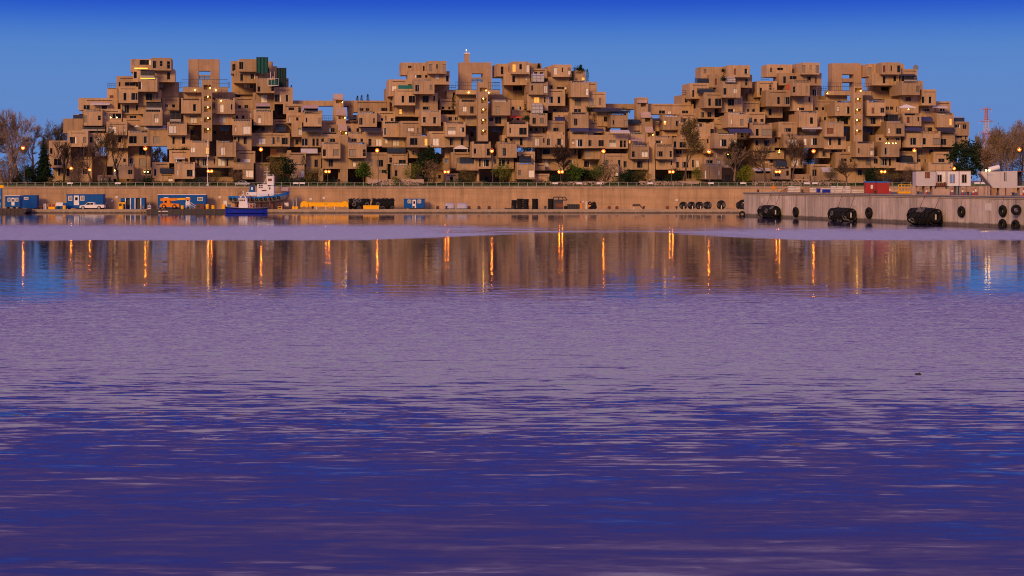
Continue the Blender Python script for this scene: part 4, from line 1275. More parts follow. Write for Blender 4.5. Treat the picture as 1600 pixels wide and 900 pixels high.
# beyond the building's left end
tree('bare_tree', 'tallest bare purplish tree at far left, rising above the orange street lamp', 29, 168, 287, 520, 11, 'bark_grey', 'leaf_pink', 500, .07, .85, 0, 5, BK)
tree('bare_tree', 'broad bare brown tree at the very left edge of the photo', 4, 188, 287, 512, 12, 'bark_grey', 'leaf_brown', 900, .09, 1.0, -.05, 5, BK)
tree('bare_tree', 'bare tree close behind the dark spruce, left side', 52, 192, 287, 527, 13, 'bark_grey', 'leaf_brown', 500, .08, .9, .04, 5, BK)
tree('bare_tree', 'pale budding tree above the low left wing of the building', 84, 185, 287, 540, 14, 'bark', 'leaf_olive', 2200, .12, 1.0, .02, 5, BK, wpx=44)
tree('bare_tree', 'thin bare tree between the two leftmost tall trees', 17, 200, 287, 508, 15, 'bark_grey', 'leaf_brown', 400, .08, 1.0, .05, 4, BK)
conifer('spruce', 'dark conical spruce beside the left wing of the building', 68.5, 211, 287, 33, 496, 21)
bush('evergreen_hedge', 'dark evergreen hedge at the foot of the spruce', 42, 260, 287, 50, 493, 22, 'leaf_dark', 3200, False)
bush('bare_shrub', 'tan leafless shrub at the bottom left corner of the bank', 11, 247, 288, 34, 490, 23, 'leaf_brown', 1100, True, ls=.08)
bush('bare_shrub', 'small yellowish shrub rising through the fence near the spruce', 77, 277, 290, 10, 483.5, 24, 'leaf_olive', 260, True, ls=.08)
FR = 'bare trees in front of the building'
tree('bare_tree', 'slim leaning bare tree in front of the left wing window', 100, 218, 288, 491, 31, 'bark_dark', None, 0, .1, .8, -.08, 4, FR)
tree('bare_tree', 'tall forked bare tree before the leftmost pyramid, by a dark opening', 160, 192, 289, 491, 32, 'bark', 'leaf_olive', 350, .08, .85, .03, 5, FR, wpx=62)
tree('bare_tree', 'straight bare tree before the wall lamp of the leftmost pyramid', 186, 200, 289, 492, 33, 'bark_dark', 'leaf_brown', 250, .08, .9, 0, 4, FR, wpx=46)
tree('bare_tree', 'thin bare sapling trunk left of the dark opening of the leftmost pyramid', 144, 222, 289, 490, 34, 'bark', None, 0, .1, .7, 0, 4, FR)
bush('bare_shrub', 'wide brown leafless shrub between two orange wall lamps, left', 122, 246, 288, 30, 491, 35, 'leaf_brown', 1300, True, ls=.08)
tree('bare_tree', 'fine bare tree seen through the opening in the leftmost pyramid', 250, 226, 288, 575, 36, 'bark_dark', None, 0, .1, 1.0, 0, 5, FR)
tree('bare_tree', 'bare tree behind the narrow gap left of the forked tree', 155, 222, 288, 570, 37, 'bark_grey', None, 0, .1, 1.0, 0, 4, FR)
bush('evergreen_hedge', 'low dark hedge left of the bank lamp below the leftmost pyramid', 234, 278, 289, 26, 489, 38, 'leaf_dark', 1300, False)
SH = 'shrubs along the foot of the building'
bush('shrub', 'rounded olive shrub just right of the white mast', 334, 264, 288, 26, 491, 41, 'leaf_olive', 1000, True, ls=.1, group=SH)
bush('shrub', 'rounded brown shrub left of a big white window near the ground', 368, 262, 287, 24, 491, 42, 'leaf_brown', 1400, True, ls=.09, group=SH)
bush('bare_shrub', 'tall tan shrub behind the blue tug wheelhouse', 425, 238, 288, 34, 491, 43, 'leaf_olive', 1700, True, ls=.09, group=SH)
bush('evergreen_tree', 'dark rounded evergreen beside the tan shrub above the blue tug', 447, 246, 280, 28, 495, 44, 'leaf_dark', 1900, False, cat='tree', group=SH)
bush('evergreen_hedge', 'long low dark hedge right of the blue tug, above the yellow beam', 460, 277, 288, 40, 489, 45, 'leaf_dark', 1600, False)
bush('shrub', 'wide yellow-brown shrub before the garage of the left link building', 490, 260, 287, 34, 491, 46, 'leaf_olive', 1500, True, ls=.1, group=SH)
bush('green_tree', 'round fresh green tree before the garage right of the left stair tower', 568, 256, 285, 24, 491, 47, 'leaf_green', 1500, False, cat='tree', stem=.25, group=SH)
bush('shrub', 'small yellow shrub on the bank above the second black tyre roll', 620, 276, 290, 10, 488, 48, 'leaf_lime', 420, True, group=SH)
conifer('topiary', 'dark potted topiary on the ramp left of the middle pyramid', 606, 256, 272, 8, 494, 49, 'leaf_dark', PZ(272, 494), 'shrub', 420, SH, 'col')
conifer('topiary', 'dark potted topiary on a terrace of the left link building', 474.5, 243, 257, 9, 502, 50, 'leaf_dark', PZ(257, 502), 'shrub', 420, SH, 'col')
bush('pine_tree', 'tall dark pine in the opening at the foot of the middle pyramid', 668, 231, 286, 36, 497, 51, 'leaf_dark', 3000, False, cat='tree', stem=.12)
bush('bare_shrub', 'big round tan leafless shrub before the dark pine', 677, 247, 288, 30, 491, 52, 'leaf_brown', 1900, True, ls=.085, group=SH)
bush('green_tree', 'yellow-green tree left of the dark pine', 645, 254, 287, 27, 492, 53, 'leaf_lime', 1000, True, cat='tree', stem=.2, ls=.12, group=SH)
bush('shrub', 'olive shrub under the curved glass terrace of the middle pyramid', 728, 262, 288, 30, 491, 54, 'leaf_olive', 1500, True, ls=.09, group=SH)
bush('green_tree', 'lime green tree right of the tall lamp before the middle pyramid', 786, 255, 288, 32, 491, 55, 'leaf_lime', 1100, True, cat='tree', stem=.2, ls=.11, group=SH)
bush('shrub', 'small pink-brown shrub at the foot of the middle pyramid', 840, 274, 289, 16, 490, 56, 'leaf_pink', 700, True, ls=.08, group=SH)
tree('bare_tree', 'wide reddish bare tree behind a low double lamp, right of the middle pyramid', 878, 222, 286, 493, 57, 'bark_dark', 'leaf_pink', 350, .07, 1.05, 0, 5, FR, wpx=52)
bush('green_tree', 'round green tree right of the double lamp below the middle pyramid', 897, 256, 287, 26, 492, 58, 'leaf_green', 1500, False, cat='tree', stem=.2, group=SH)
bush('green_tree', 'smaller darker green tree between two green trees, right of the middle pyramid', 917, 262, 287, 18, 494, 59, 'leaf_dark', 1000, False, cat='tree', stem=.15, group=SH)
bush('green_tree', 'loose pale-stemmed green tree left of the yew, right of the middle pyramid', 932, 256, 287, 24, 490.5, 60, 'leaf_green', 900, True, cat='tree', stem=.2, group=SH)
bush('evergreen_tree', 'dark olive yew beside the right link building', 946, 250, 284, 28, 494, 61, 'leaf_dark', 1300, True, cat='tree', group=SH)
bush('evergreen_hedge', 'low dark hedge below the bare reddish tree', 875, 276, 288, 40, 490, 62, 'leaf_dark', 1400, False)
bush('clipped_hedge', 'big rounded dark hedge left of the right stair tower', 981, 266, 287, 36, 491, 63, 'leaf_dark', 2800, False)
bush('shrub', 'olive shrub at the foot of the right stair tower', 1003, 264, 287, 28, 490.5, 64, 'leaf_olive', 1500, True, ls=.09, group=SH)
bush('evergreen_tree', 'dark rounded yew right of the low double lamp, right link building', 1056, 265, 286, 24, 492, 65, 'leaf_dark', 1800, False, cat='tree', group=SH)
tree('willow_tree', 'tall yellow budding willow before the right link building', 1070, 180, 288, 492, 66, 'bark', 'leaf_olive', 2600, .13, .85, -.03, 5, None, wpx=58)
bush('shrub', 'small yellow-green tree beside a white doorway, right link building', 1090, 262, 287, 17, 490.5, 67, 'leaf_lime', 900, True, group=SH, stem=.15)
tree('bare_tree', 'tangled dark bare tree at the left foot of the rightmost pyramid', 1158, 214, 287, 493, 68, 'bark_dark', 'leaf_dark', 900, .10, 1.1, 0, 5, FR, wpx=56)
tree('bare_tree', 'pale-trunked bare tree among the dark branches, rightmost pyramid', 1148, 226, 287, 491.5, 69, 'bark_grey', None, 0, .1, .8, -.05, 4, FR)
bush('shrub', 'bright lime green bush at the left foot of the rightmost pyramid', 1162, 258, 286, 19, 490, 70, 'leaf_lime', 1500, False, group=SH)
tree('bare_tree', 'slim bare tree left of the low double lamp below the rightmost pyramid', 1197, 222, 288, 491, 71, 'bark', None, 0, .1, .9, 0, 4, FR)
tree('bare_tree', 'tall bare tree in front of a long white-curtained box, rightmost pyramid', 1237, 204, 288, 492, 72, 'bark', 'leaf_brown', 300, .07, 1.0, .02, 5, FR, wpx=54)
tree('bare_tree', 'bare tree behind the tall opening in the rightmost pyramid', 1266, 222, 288, 570, 73, 'bark_dark', None, 0, .1, 1.0, 0, 5, FR)
bush('shrub', 'small yellow-olive tree under the white sloping awning, rightmost pyramid', 1297, 262, 287, 20, 491, 74, 'leaf_olive', 800, True, stem=.3, group=SH)
tree('bare_tree', 'low spreading bare tree behind the pallets, rightmost pyramid', 1324, 246, 289, 491, 75, 'bark', 'leaf_brown', 300, .07, 1.05, 0, 4, FR, wpx=36)
bush('shrub', 'wide olive shrub above the red containers', 1388, 262, 287, 34, 492, 76, 'leaf_olive', 1800, True, ls=.09, group=SH)
bush('shrub', 'brown leafless shrub left of the white site cabins', 1416, 262, 288, 28, 491, 77, 'leaf_brown', 1800, True, ls=.08, group=SH)
bush('evergreen_hedge', 'dark bush in the garage opening left of the wide olive shrub', 1362, 264, 286, 18, 496, 78, 'leaf_dark', 800, False)
bush('pine_tree', 'big dark pine at the right end of the building, behind the white cabins', 1510, 218, 285, 52, 494, 79, 'leaf_dark', 4200, False, cat='tree', stem=.1)
# the wood beyond the right end
for i, (px, yt, Y, sd_, lf, nl, lb) in enumerate([
        (1534, 204, 560, 81, 'leaf_olive', 1500, 'budding tree directly left of the red pylon'),
        (1552, 199, 548, 82, 'leaf_olive', 1500, 'budding tree just right of the red pylon'),
        (1567, 193, 555, 83, 'leaf_brown', 1200, 'brown leafless tree behind the pale slanted container'),
        (1582, 190, 540, 84, 'leaf_olive', 1300, 'tall olive budding tree near the right edge'),
        (1596, 184, 548, 85, 'leaf_pink', 900, 'tallest pinkish bare tree at the right edge of the photo'),
        (1575, 206, 530, 86, 'leaf_brown', 1300, 'lower brown tree in front of the wood at right'),
        (1606, 192, 535, 87, 'leaf_brown', 1000, 'brown bare tree cut by the right edge of the photo'),
        (1545, 222, 525, 88, 'leaf_brown', 900, 'short bare tree above the white tube at right')]):
    tree('bare_tree', lb, px, yt, 288, Y, sd_, 'bark_grey', lf, nl, .13, 1.05, 0, 5, 'wood beyond the right end of the building', wpx=46)
bush('undergrowth', 'dark brush at the foot of the wood, right edge', 1572, 226, 288, 100, 545, 89, 'leaf_brown', 9000, True, cat='shrub', depth=4)
bush('undergrowth', 'dark brush at the foot of the bare trees, left edge', 18, 240, 288, 86, 530, 90, 'leaf_brown', 7000, True, cat='shrub', depth=4)
# plants on roofs and terraces
def roof(kind, lb, px, yt, yb, w, sec, L, seed, leaf='leaf_dark', n=420):
    Y = plane_y(sec, px, L)
    if kind == 'cyp': conifer('cypress', lb, px, yt, yb, w, Y, seed, leaf, PZ(yb, Y), 'shrub', n, 'plants on roofs and terraces', 'col')
    elif kind == 'fir': conifer('fir_tree', lb, px, yt, yb, w, Y, seed, leaf, PZ(yb, Y), 'tree', n, 'plants on roofs and terraces')
    else: bush('terrace_shrub', lb, px, yt, yb, w, Y, seed, leaf, n, False, PZ(yb, Y), group='plants on roofs and terraces')
for i, (px, yt) in enumerate(((558.5, 149.5), (565.2, 148.5), (574.8, 146.5))):
    roof('cyp', ('leftmost of three small cypresses on the link roof', 'middle of three small cypresses on the link roof', 'tallest and rightmost of three small cypresses on the link roof')[i], px, yt, 157.5, 4.6, 'l1', 8.6, 300 + i, n=300)
roof('cyp', 'slim cypress left of the roof stair, middle pyramid', 686.2, 154, 171, 4.6, 'm2', 5.8, 310)
roof('cyp', 'taller slim cypress beside the roof stair, middle pyramid', 707.8, 150, 171, 5.2, 'm2', 5.8, 311)
roof('fir', 'thin see-through fir on a terrace right of the summit, middle pyramid', 824, 143, 172, 11, 'm2', 4.8, 312)
roof('fir', 'small dark fir on the roof garden beside the lit summit window', 842, 98.5, 107, 8, 'm2', 6.4, 313)
roof('cyp', 'dark cypress at the left corner of the planted roof, middle pyramid', 893.5, 111, 127, 7, 'm2', 3.6, 314)
roof('cyp', 'dark cypress at the right corner of the planted roof, middle pyramid', 917.5, 108, 126, 6, 'm2', 3.6, 315)
roof('fir', 'pointed evergreen topping the planted roof, middle pyramid', 907.5, 100, 111, 10, 'm2', 6.6, 316)
roof('bush', 'dark hedge along the planted roof, middle pyramid', 907, 106, 112, 24, 'm2', 6.3, 317, n=700)
roof('bush', 'round clipped ball shrub under the red awning', 822.5, 180, 188.5, 9, 'm2', 2.4, 318, n=600)
roof('bush', 'dark bush at the left end of the dark awnings, right of the middle pyramid', 918.5, 167, 176, 6, 'm2', 3.4, 319)
roof('bush', 'round bush on the terrace beside the open sky gap, right link building', 977.5, 168, 178, 10, 'l2', 4.6, 320, n=600)
roof('bush', 'dark bush on the terrace left of the rounded white pavilion', 400, 193, 202, 13, 'm1', 3.4, 321, n=700)
roof('bush', 'dark hedge on a low terrace left of the white mast, leftmost pyramid', 281, 231, 236, 22, 'm1', 2.8, 322, n=700)
roof('cyp', 'tiny cypress at the far right roof corner of the leftmost pyramid', 455.3, 133, 138, 3, 'm1', 5.0, 323, n=160)
roof('cyp', 'small cypress on a terrace of the rightmost pyramid, near an orange lamp', 1203.5, 131, 142, 5, 'm3', 4.4, 324, n=300)
roof('bush', 'trailing dark plants over the glazed summit terrace, rightmost pyramid', 1131, 117, 126, 8, 'm3', 3.8, 325)
roof('bush', 'dark bush on the dark opening terrace below the right portal', 1316, 181, 189, 10, 'm3', 2.8, 326, n=500)
roof('bush', 'ivy hedge on the long terrace at the ground of the middle pyramid', 817, 231, 237, 28, 'm2', 2.8, 327, n=800)
roof('bush', 'dark shrubs beside the planter box roof, rightmost pyramid summit', 1133, 107, 112, 10, 'm3', 6.4, 328, n=400)

# low undergrowth along the foot of the building
g = MB(); rng = random.Random(99)
for i in range(15000):
    x = rng.uniform(-128, 108); y = rng.uniform(487.6, 491.5)
    hmax = .25 + 1.5 * max(0.0, .5 + mnoise.noise(Vector((x * .11, 3.0, 0.0))) + .4 * mnoise.noise(Vector((x * .45, 9.0, 0.0))))
    c = Vector((x, y, WT + (y - WY) * .045 + rng.random() ** .8 * hmax)); k_ = mnoise.noise(Vector((x * .16, 21.0, 0.0)))
    leafq(g, c, rng.uniform(.12, .26), 'leaf_dark' if k_ < .12 else 'leaf_brown' if k_ > .34 else 'leaf_green' if rng.random() < .35 else 'leaf_dark', rng)
tag(g.build('undergrowth'), 'low dark undergrowth along the foot of the building behind the fence', 'undergrowth', kind='stuff')
# ================================================================ street lamps
def lamp_tall(px, py, Y, lb):
    z0 = WT + (Y - WY) * .04; b = P(px, 290, Y); zl = PZ(py, Y)
    t = thing('street_lamp', lb, 'street lamp', (b.x, Y, z0), 0, 'tall single street lamps')
    m = MB(); m.tube((0, 0, -.4), (0, 0, zl - z0 + .1), .10, .06, 'pole', 8); m.tube((0, 0, -.3), (0, 0, .4), .2, .17, 'pole', 8); m.tube((0, 0, zl - z0 + .1), (-.25, -.5, zl - z0 + .3), .045, .04, 'pole', 6); m.build('pole', t)
    h = MB(); h.lathe((-.25, -.5, zl - z0 + .08), [(.26, 0), (.36, .06), (.30, .26), (.08, .36)], 'pole', 10); h.build('lamp_hood', t)
    g_ = MB(); g_.sphere((-.25, -.5, zl - z0), .165, 'lamp_sodium', 10, .9); g_.build('lamp_globe', t)
    g_ = MB(); g_.lathe((-.25, -.42, zl - z0), [(.3, .16), (.50, .05), (.56, -.06), (.52, -.08)], 'lamp_halo', 14, 'Y'); g_.build('halo_disc', t)  # added glowing disc, the painted halo behind the globe
def lamp_low(px, py, Y, lb, two=True):
    z0 = WT + (Y - WY) * .04; b = P(px, 290, Y); zl = PZ(py, Y)
    t = thing('double_lamp' if two else 'path_lamp', lb, 'street lamp', (b.x, Y, z0), 0, 'low double path lamps' if two else 'small path lamps')
    m = MB(); m.tube((0, 0, -.4), (0, 0, zl - z0 + .25), .08, .06, 'pole', 8)
    xs_ = (-.42, .42) if two else (0.0,)
    if two: m.tube((-.42, 0, zl - z0 + .28), (.42, 0, zl - z0 + .28), .04, .04, 'pole', 6)
    m.build('pole', t)
    for x in xs_:
        h = MB(); h.lathe((x, 0, zl - z0 + .12), [(.28, 0), (.30, .06), (.1, .22)], 'pole', 10); h.build('lamp_hood', t)
        g_ = MB(); g_.sphere((x, 0, zl - z0), .12, 'lamp_sodium', 10); g_.build('lamp_globe', t)
        g_ = MB(); g_.lathe((x, .1, zl - z0), [(.25, .14), (.42, .04), (.47, -.06), (.43, -.08)], 'lamp_halo', 14, 'Y'); g_.build('halo_disc', t)  # same painted halo, smaller, behind each low globe
for px, py, lb in ((38, 231, 'tall lit street lamp among the bare trees at far left'),
                   (229, 232, 'tall lit street lamp beside the sky opening, leftmost pyramid'),
                   (409.5, 233.5, 'tall lit street lamp above the blue tug'),
                   (591, 235, 'tall lit street lamp between the left stair tower and the middle pyramid'),
                   (770, 235.6, 'tall lit street lamp in front of the stair of the middle pyramid'),
                   (944.3, 236.2, 'tall lit street lamp right of the middle pyramid, near the yew'),
                   (1108.8, 236.8, 'tall lit street lamp right of the budding willow'),
                   (1272.2, 236.2, 'tall lit street lamp in the tall opening, rightmost pyramid'),
                   (1429.6, 235, 'tall lit street lamp above the yellow cage on the pier side'),
                   (1593.5, 233.6, 'tall lit street lamp at the right edge of the photo')):
    lamp_tall(px, py, 488.0, lb)
for px, py, lb in ((328, 267.5, 'low lit double lamp beside the white mast'), (511.8, 268, 'low lit double lamp before the garage left of the left stair tower'),
                   (698, 268.3, 'low lit double lamp right of the tan shrub, middle pyramid'), (876.2, 268.5, 'low lit double lamp below the reddish bare tree'),
                   (1049, 268.3, 'low lit double lamp beside the dark yew, right link building'), (1215.6, 268.1, 'low lit double lamp before the lowest box of the rightmost pyramid'),
                   (1380, 268.2, 'low lit double lamp directly above the red containers')):
    lamp_low(px, py, 487.0, lb)
for px, py, lb in ((140, 265.3, 'small lit lamp right of the brown shrub, leftmost pyramid'), (111, 263, 'small lit lamp left of the brown shrub, left wing'),
                   (1491, 263.2, 'small lit lamp above the white site cabins')):
    lamp_low(px, py, 487.5, lb, False)

# tall white mast on the bank
b = P(324.3, 290, 484.5); t = thing('white_mast', 'slim white camera mast standing on the bank before the leftmost pyramid', 'mast', (b.x, 484.5, WT))
hm = PZ(219, 484.5) - WT
m = MB(); m.tube((0, 0, -.3), (0, 0, hm), .11, .07, 'pole_white', 8); m.build('pole', t)
m = MB(); m.lathe((0, 0, -.3), [(.55, 0), (.55, .5), (.3, .75), (.15, .9)], 'pole_white', 8); m.build('base', t)
m = MB(); m.sphere((0, -.1, PZ(258, 484.5) - WT), .28, 'white_paint', 10); m.build('camera_dome', t)
for k, yy in enumerate((228, 236, 244)):
    m = MB(); m.box(-.18, .18, -.3, -.1, 0, .3, 'white_paint'); m.build('bracket', t, (.12, 0, PZ(yy, 484.5) - WT))
# white benches along the promenade
bn = None
for px, lb in ((109, 'white bench on the bank by the left wing, under the slim leaning tree'), (184, 'white bench on the bank under the straight bare tree, left'), (462, 'white bench right of the blue tug, on the bank'), (472, 'second white bench right of the blue tug, beside the yellow-brown shrub'),
               (867.5, 'white bench below the low double lamp right of the middle pyramid'), (905, 'white bench below the round green tree, right of the middle pyramid'), (936.5, 'white bench below the yew'), (1016, 'white bench below the right stair tower'),
               (1111, 'white bench left of the pier, under the tall lamp'), (1161, 'white bench above the pier corner, under the lime bush'), (1261, 'left bench of the pair behind the pallets'), (1273.5, 'right bench of the pair behind the pallets'),
               (1527, 'left white bench of the pair between the white cabins and slanted container'), (1537, 'right white bench of the pair between the white cabins and slanted container')):
    Y = 485.5; b = P(px, 287, Y); t = thing('bench', lb, 'bench', (b.x, Y, WT + .3), 0, 'white benches on the bank')
    if bn is None:
        a1 = MB(); a1.box(-.75, .75, -.25, .2, .40, .48, 'white_paint'); a2 = MB(); a2.box(-.75, .75, .2, .26, .5, .85, 'white_paint')
        a3 = MB(); a3.box(-.05, .05, -.2, .2, -.1, .4, 'steel'); bn = [a1.build('seat', t), a2.build('backrest', t), a3.build('leg', t, (-.6, 0, 0))]
        link('leg', bn[2].data, t, (.6, 0, 0))
    else:
        for o in bn[:2]: link(o.name.split('.')[0], o.data, t, o.location)
        for x in (-.6, .6): link('leg', bn[2].data, t, (x, 0, 0))
# low garden walls
for a, b_, y0, y1, Y, lb in ((999, 1092, 283.3, 287.5, 489, 'long low pinkish garden wall below the right stair tower'), (859, 946, 284.3, 287.5, 489, 'long low garden wall below the green trees, right of the middle pyramid'),
                             (1175, 1300, 283.8, 287.6, 489.5, 'long low garden wall behind the pallets'), (575, 662, 280.5, 287.5, 489.5, 'pale low garden wall right of the left stair tower')):
    m = MB(); m.box(0, PX(b_, Y) - PX(a, Y), 0, .4, -.5, PZ(y0, Y) - PZ(y1, Y), 'low_concrete'); m.box(-.05, PX(b_, Y) - PX(a, Y) + .05, -.05, .45, PZ(y0, Y) - PZ(y1, Y), PZ(y0, Y) - PZ(y1, Y) + .1, 'low_concrete')
    tag(m.build('garden_wall', None, (PX(a, Y), Y, PZ(y1, Y))), lb, 'wall')
# ================================================================ things on the lower quay
QK = QY + 5.0
def at(px, Y=QK, z=None): return (PX(px, Y), Y, AP if z is None else z)
def site_office(lb, x0, x1, yt, yb, Y, mat, wins, door, roofm=None, base_z=None, name='site_office'):
    z0 = AP if base_z is None else base_z; w = PX(x1, Y) - PX(x0, Y); h = PZ(yt, Y) - z0; k = w / (x1 - x0); D = 2.6
    t = thing(name, lb, 'site office', (PX(x0, Y), Y, z0))
    bb = .32
    m = MB(); m.box(0, w, 0, D, bb, h - .12, mat)
    n = int(w / .34)
    for i in range(n): m.box(i * w / n + .05, i * w / n + .20, -.03, 0, bb + .12, h - .2, mat)      # pressed ribs
    m.build('cabin_body', t)
    m = MB(); m.box(-.06, w + .06, -.08, D + .06, h - .13, h, roofm or mat); m.build('roof', t)
    for x in (.3, w * .5, w - .5):
        m = MB(); m.box(x, x + .2, .1, D - .1, 0, bb, 'deck_dark'); m.build('block', t)
    for (a, b_, c, d) in wins:
        ww, hh = (c - a) * k, (d - b_) / FPX * Y; zz = PZ(d, Y) - z0
        m = MB(); m.box(0, ww, -.07, -.01, 0, hh, 'white_paint'); m.box(.13, ww - .13, -.085, -.068, .13, hh - .13, 'pane_half'); m.box(ww / 2 - .03, ww / 2 + .03, -.1, -.07, .1, hh - .1, 'white_paint'); m.build('window', t, ((a - x0) * k, 0, zz))
    if door:
        a, b_, c, d = door; ww, hh = (c - a) * k, (d - b_) / FPX * Y; zz = PZ(d, Y) - z0
        m = MB(); m.box(0, ww, -.08, -.01, 0, hh, 'white_paint'); m.box(ww * .25, ww * .75, -.095, -.075, hh * .5, hh * .82, 'pane_dark'); dd = m.build('door', t, ((a - x0) * k, 0, zz))
        m = MB(); m.box(0, .12, -.16, -.095, 0, .06, 'steel'); m.build('handle', dd, (ww * .82, 0, hh * .42))
    return t
site_office('long blue site office with white door behind the white pickup', 104, 161, 303.5, 323, QK + 3, 'blue_paint', [(106.5, 306, 113, 313.5), (125.5, 306, 132, 313.5)], (115.5, 305.5, 123.5, 320.5))
site_office('long blue site office with white roof edge behind the yellow crane', 246.5, 321.5, 303.8, 325, QK + 3, 'blue_paint', [(308.5, 308, 317, 314), (256, 308, 263, 313)], (290.5, 308, 296.5, 321), 'white_paint')
site_office('small blue hut with white door, alone on the quay near the centre', 630.8, 663, 310.5, 325.5, QK + 3, 'blue_paint', [(637, 312, 642.5, 317.5), (652.5, 312, 658, 317.5)], (644.5, 312, 650, 325))
site_office('blue container office with small window at far left', 28, 57, 305, 323.5, QK + 3, 'blue_paint', [(37.5, 308, 44.5, 312)], None)
# work barge and the white and blue cabin on it, far left
t = thing('work_barge', 'dark flat work barge moored at the far left below the white and blue cabin', 'barge', (PX(-12, QY - 4), QY - 4, 0))
w = PX(45, QY - 4) - PX(-12, QY - 4)
m = MB(); m.prism([(0, -.5), (w - 1.2, -.5), (w, .5), (w, 1.25), (0, 1.25)], -2.5, 3, 'deck_dark'); m.build('hull', t)
m = MB()
for i in range(9): m.box(i * w / 9, i * w / 9 + .12, -2.62, -2.5, -.2, 1.4, 'rust')
m.build('fender_strip', t)
site_office('white and blue cabin with two windows on the dark barge, far left', 8, 31, 305.5, 322, QY - 4, 'blue_paint', [(12, 309, 16.5, 315), (24, 309, 28.7, 315)], (18, 309, 22.8, 321), 'white_paint', 1.28)
t = thing('loading_frame', 'blue steel loading frame with yellow top at the left edge of the photo', 'gantry', (PX(-4, QY - 3), QY - 3, 1.25))
for x in (0, PX(4.4, QY - 3) - PX(0, QY - 3)):
    m = MB(); m.box(x, x + .45, 0, .4, -.3, PZ(294, QY - 3) - 1.25, 'blue_paint'); m.build('leg', t)
m = MB(); m.box(-.6, 1.6, -.1, .5, PZ(294, QY - 3) - 1.25, PZ(289.3, QY - 3) - 1.25, 'yellow_paint'); m.build('crossbeam', t)
m = MB(); m.box(.1, 1.1, .05, .3, .8, 3.2, 'white_paint'); m.box(.2, .9, .02, .06, 1.6, 2.4, 'pane_dark'); m.build('control_cabin', t)

def wheel(t, x, z, r, y, wd=.3, hub='cargo_white'):
    m = MB(); m.lathe((0, 0, 0), [(r * .6, 0), (r * .95, .02), (r, .08), (r, wd - .08), (r * .95, wd - .02), (r * .6, wd)], 'rubber', 18, 'Y'); o = m.build('wheel', t, (x, y, z))
    m = MB(); m.lathe((0, -.02, 0), [(r * .2, -.03), (r * .5, .0), (r * .58, .05)], hub, 14, 'Y'); m.build('rim', o)
def pickup():
    Y = QK; w = PX(165, Y) - PX(125, Y); k = w / 40
    t = thing('pickup_truck', 'white four-door pickup truck parked before the blue office', 'pickup', (PX(125, Y), Y, AP))
    W = 1.9; body = [(.1, .45), (.35, .42), (.5, .42), (.6, .85), (1.35, .85), (1.5, .42), (4.65, .42), (4.75, .85), (5.5, .85), (5.65, .45), (6.4, .5), (6.45, 1.0), (6.35, 1.25), (4.0, 1.28), (3.9, 1.28), (.9, 1.16), (.15, 1.02)]
    s = w / 6.6
    m = MB(); m.prism([(x * s, z * s) for x, z in body], -W / 2, W / 2, 'white_paint'); m.build('body', t)
    cab = [(1.35, 1.15), (2.05, 1.78), (2.4, 1.88), (3.45, 1.88), (3.85, 1.75), (3.95, 1.2)]
    m = MB(); m.prism([(x * s, z * s) for x, z in cab], -W / 2 + .12, W / 2 - .12, 'white_paint'); m.build('cab', t)
    for poly in ([(1.62, 1.22), (2.15, 1.70), (2.72, 1.74), (2.72, 1.22)], [(2.86, 1.22), (2.86, 1.74), (3.5, 1.72), (3.68, 1.22)]):
        m = MB(); m.prism([(x * s, z * s) for x, z in poly], -W / 2 + .07, -W / 2 + .13, 'pane_dark'); m.build('side_window', t)
    m = MB(); m.poly([(1.42 * s, -.75, 1.2 * s), (1.42 * s, .75, 1.2 * s), (2.06 * s, .65, 1.75 * s), (2.06 * s, -.65, 1.75 * s)], [(0, 1, 2, 3)], 'pane_dark'); m.build('windscreen', t)
    m = MB(); m.box(4.05 * s, 6.3 * s, -W / 2 + .1, W / 2 - .1, 1.282 * s, 1.3 * s, 'deck_dark'); m.build('cargo_bed', t)
    for x in (.98, 5.12):
        for y in (-W / 2 - .04, W / 2 - .26): wheel(t, x * s, .42 * s, .42 * s, y)
    m = MB(); m.box(.06, .2, -.85, -.55, .78 * s, .95 * s, 'cargo_white'); m.build('headlight', t); m = MB(); m.box(.06, .2, .55, .85, .78 * s, .95 * s, 'cargo_white'); m.build('headlight', t)
    m = MB(); m.box(6.36 * s, 6.5 * s, -.95, -.8, .8 * s, 1.15 * s, 'tail_red'); m.build('tail_light', t)
    for x in (2.8,): m = MB(); m.box(x * s, x * s + .14, -W / 2 - .03, -W / 2, 1.08 * s, 1.12 * s, 'deck_dark'); m.build('door_handle', t)
pickup()
# parked car on the promenade
Y = WY + 5; w = PX(391, Y) - PX(367.5, Y); s = w / 4.5
t = thing('parked_car', 'silver grey saloon car on the promenade above the blue tug', 'car', (PX(367.5, Y), Y, WT + .27))
m = MB(); m.prism([(x * s, z * s) for x, z in [(.05, .35), (.3, .3), (4.2, .3), (4.45, .4), (4.45, .7), (4.2, .82), (3.4, .9), (1.1, .9), (.2, .8), (.03, .6)]], -.85, .85, 'car_grey'); m.build('body', t)
m = MB(); m.prism([(x * s, z * s) for x, z in [(.85, .88), (1.45, 1.36), (1.7, 1.42), (2.7, 1.42), (3.05, 1.36), (3.65, .9)]], -.72, .72, 'car_grey'); m.build('cabin', t)
for poly in ([(1.1, .93), (1.5, 1.32), (2.2, 1.35), (2.2, .93)], [(2.3, .93), (2.3, 1.35), (2.9, 1.33), (3.35, .93)]):
    m = MB(); m.prism([(x * s, z * s) for x, z in poly], -.76, -.70, 'pane_dark'); m.build('side_window', t)
for x in (.85, 3.55):
    for y in (-.88, .62): wheel(t, x * s, .31 * s, .31 * s, y, .24)
m = MB(); m.box(0, .1, -.8, -.4, .55 * s, .72 * s, 'tail_red'); m.build('tail_light', t); m = MB(); m.box(0, .1, .4, .8, .55 * s, .72 * s, 'tail_red'); m.build('tail_light', t)

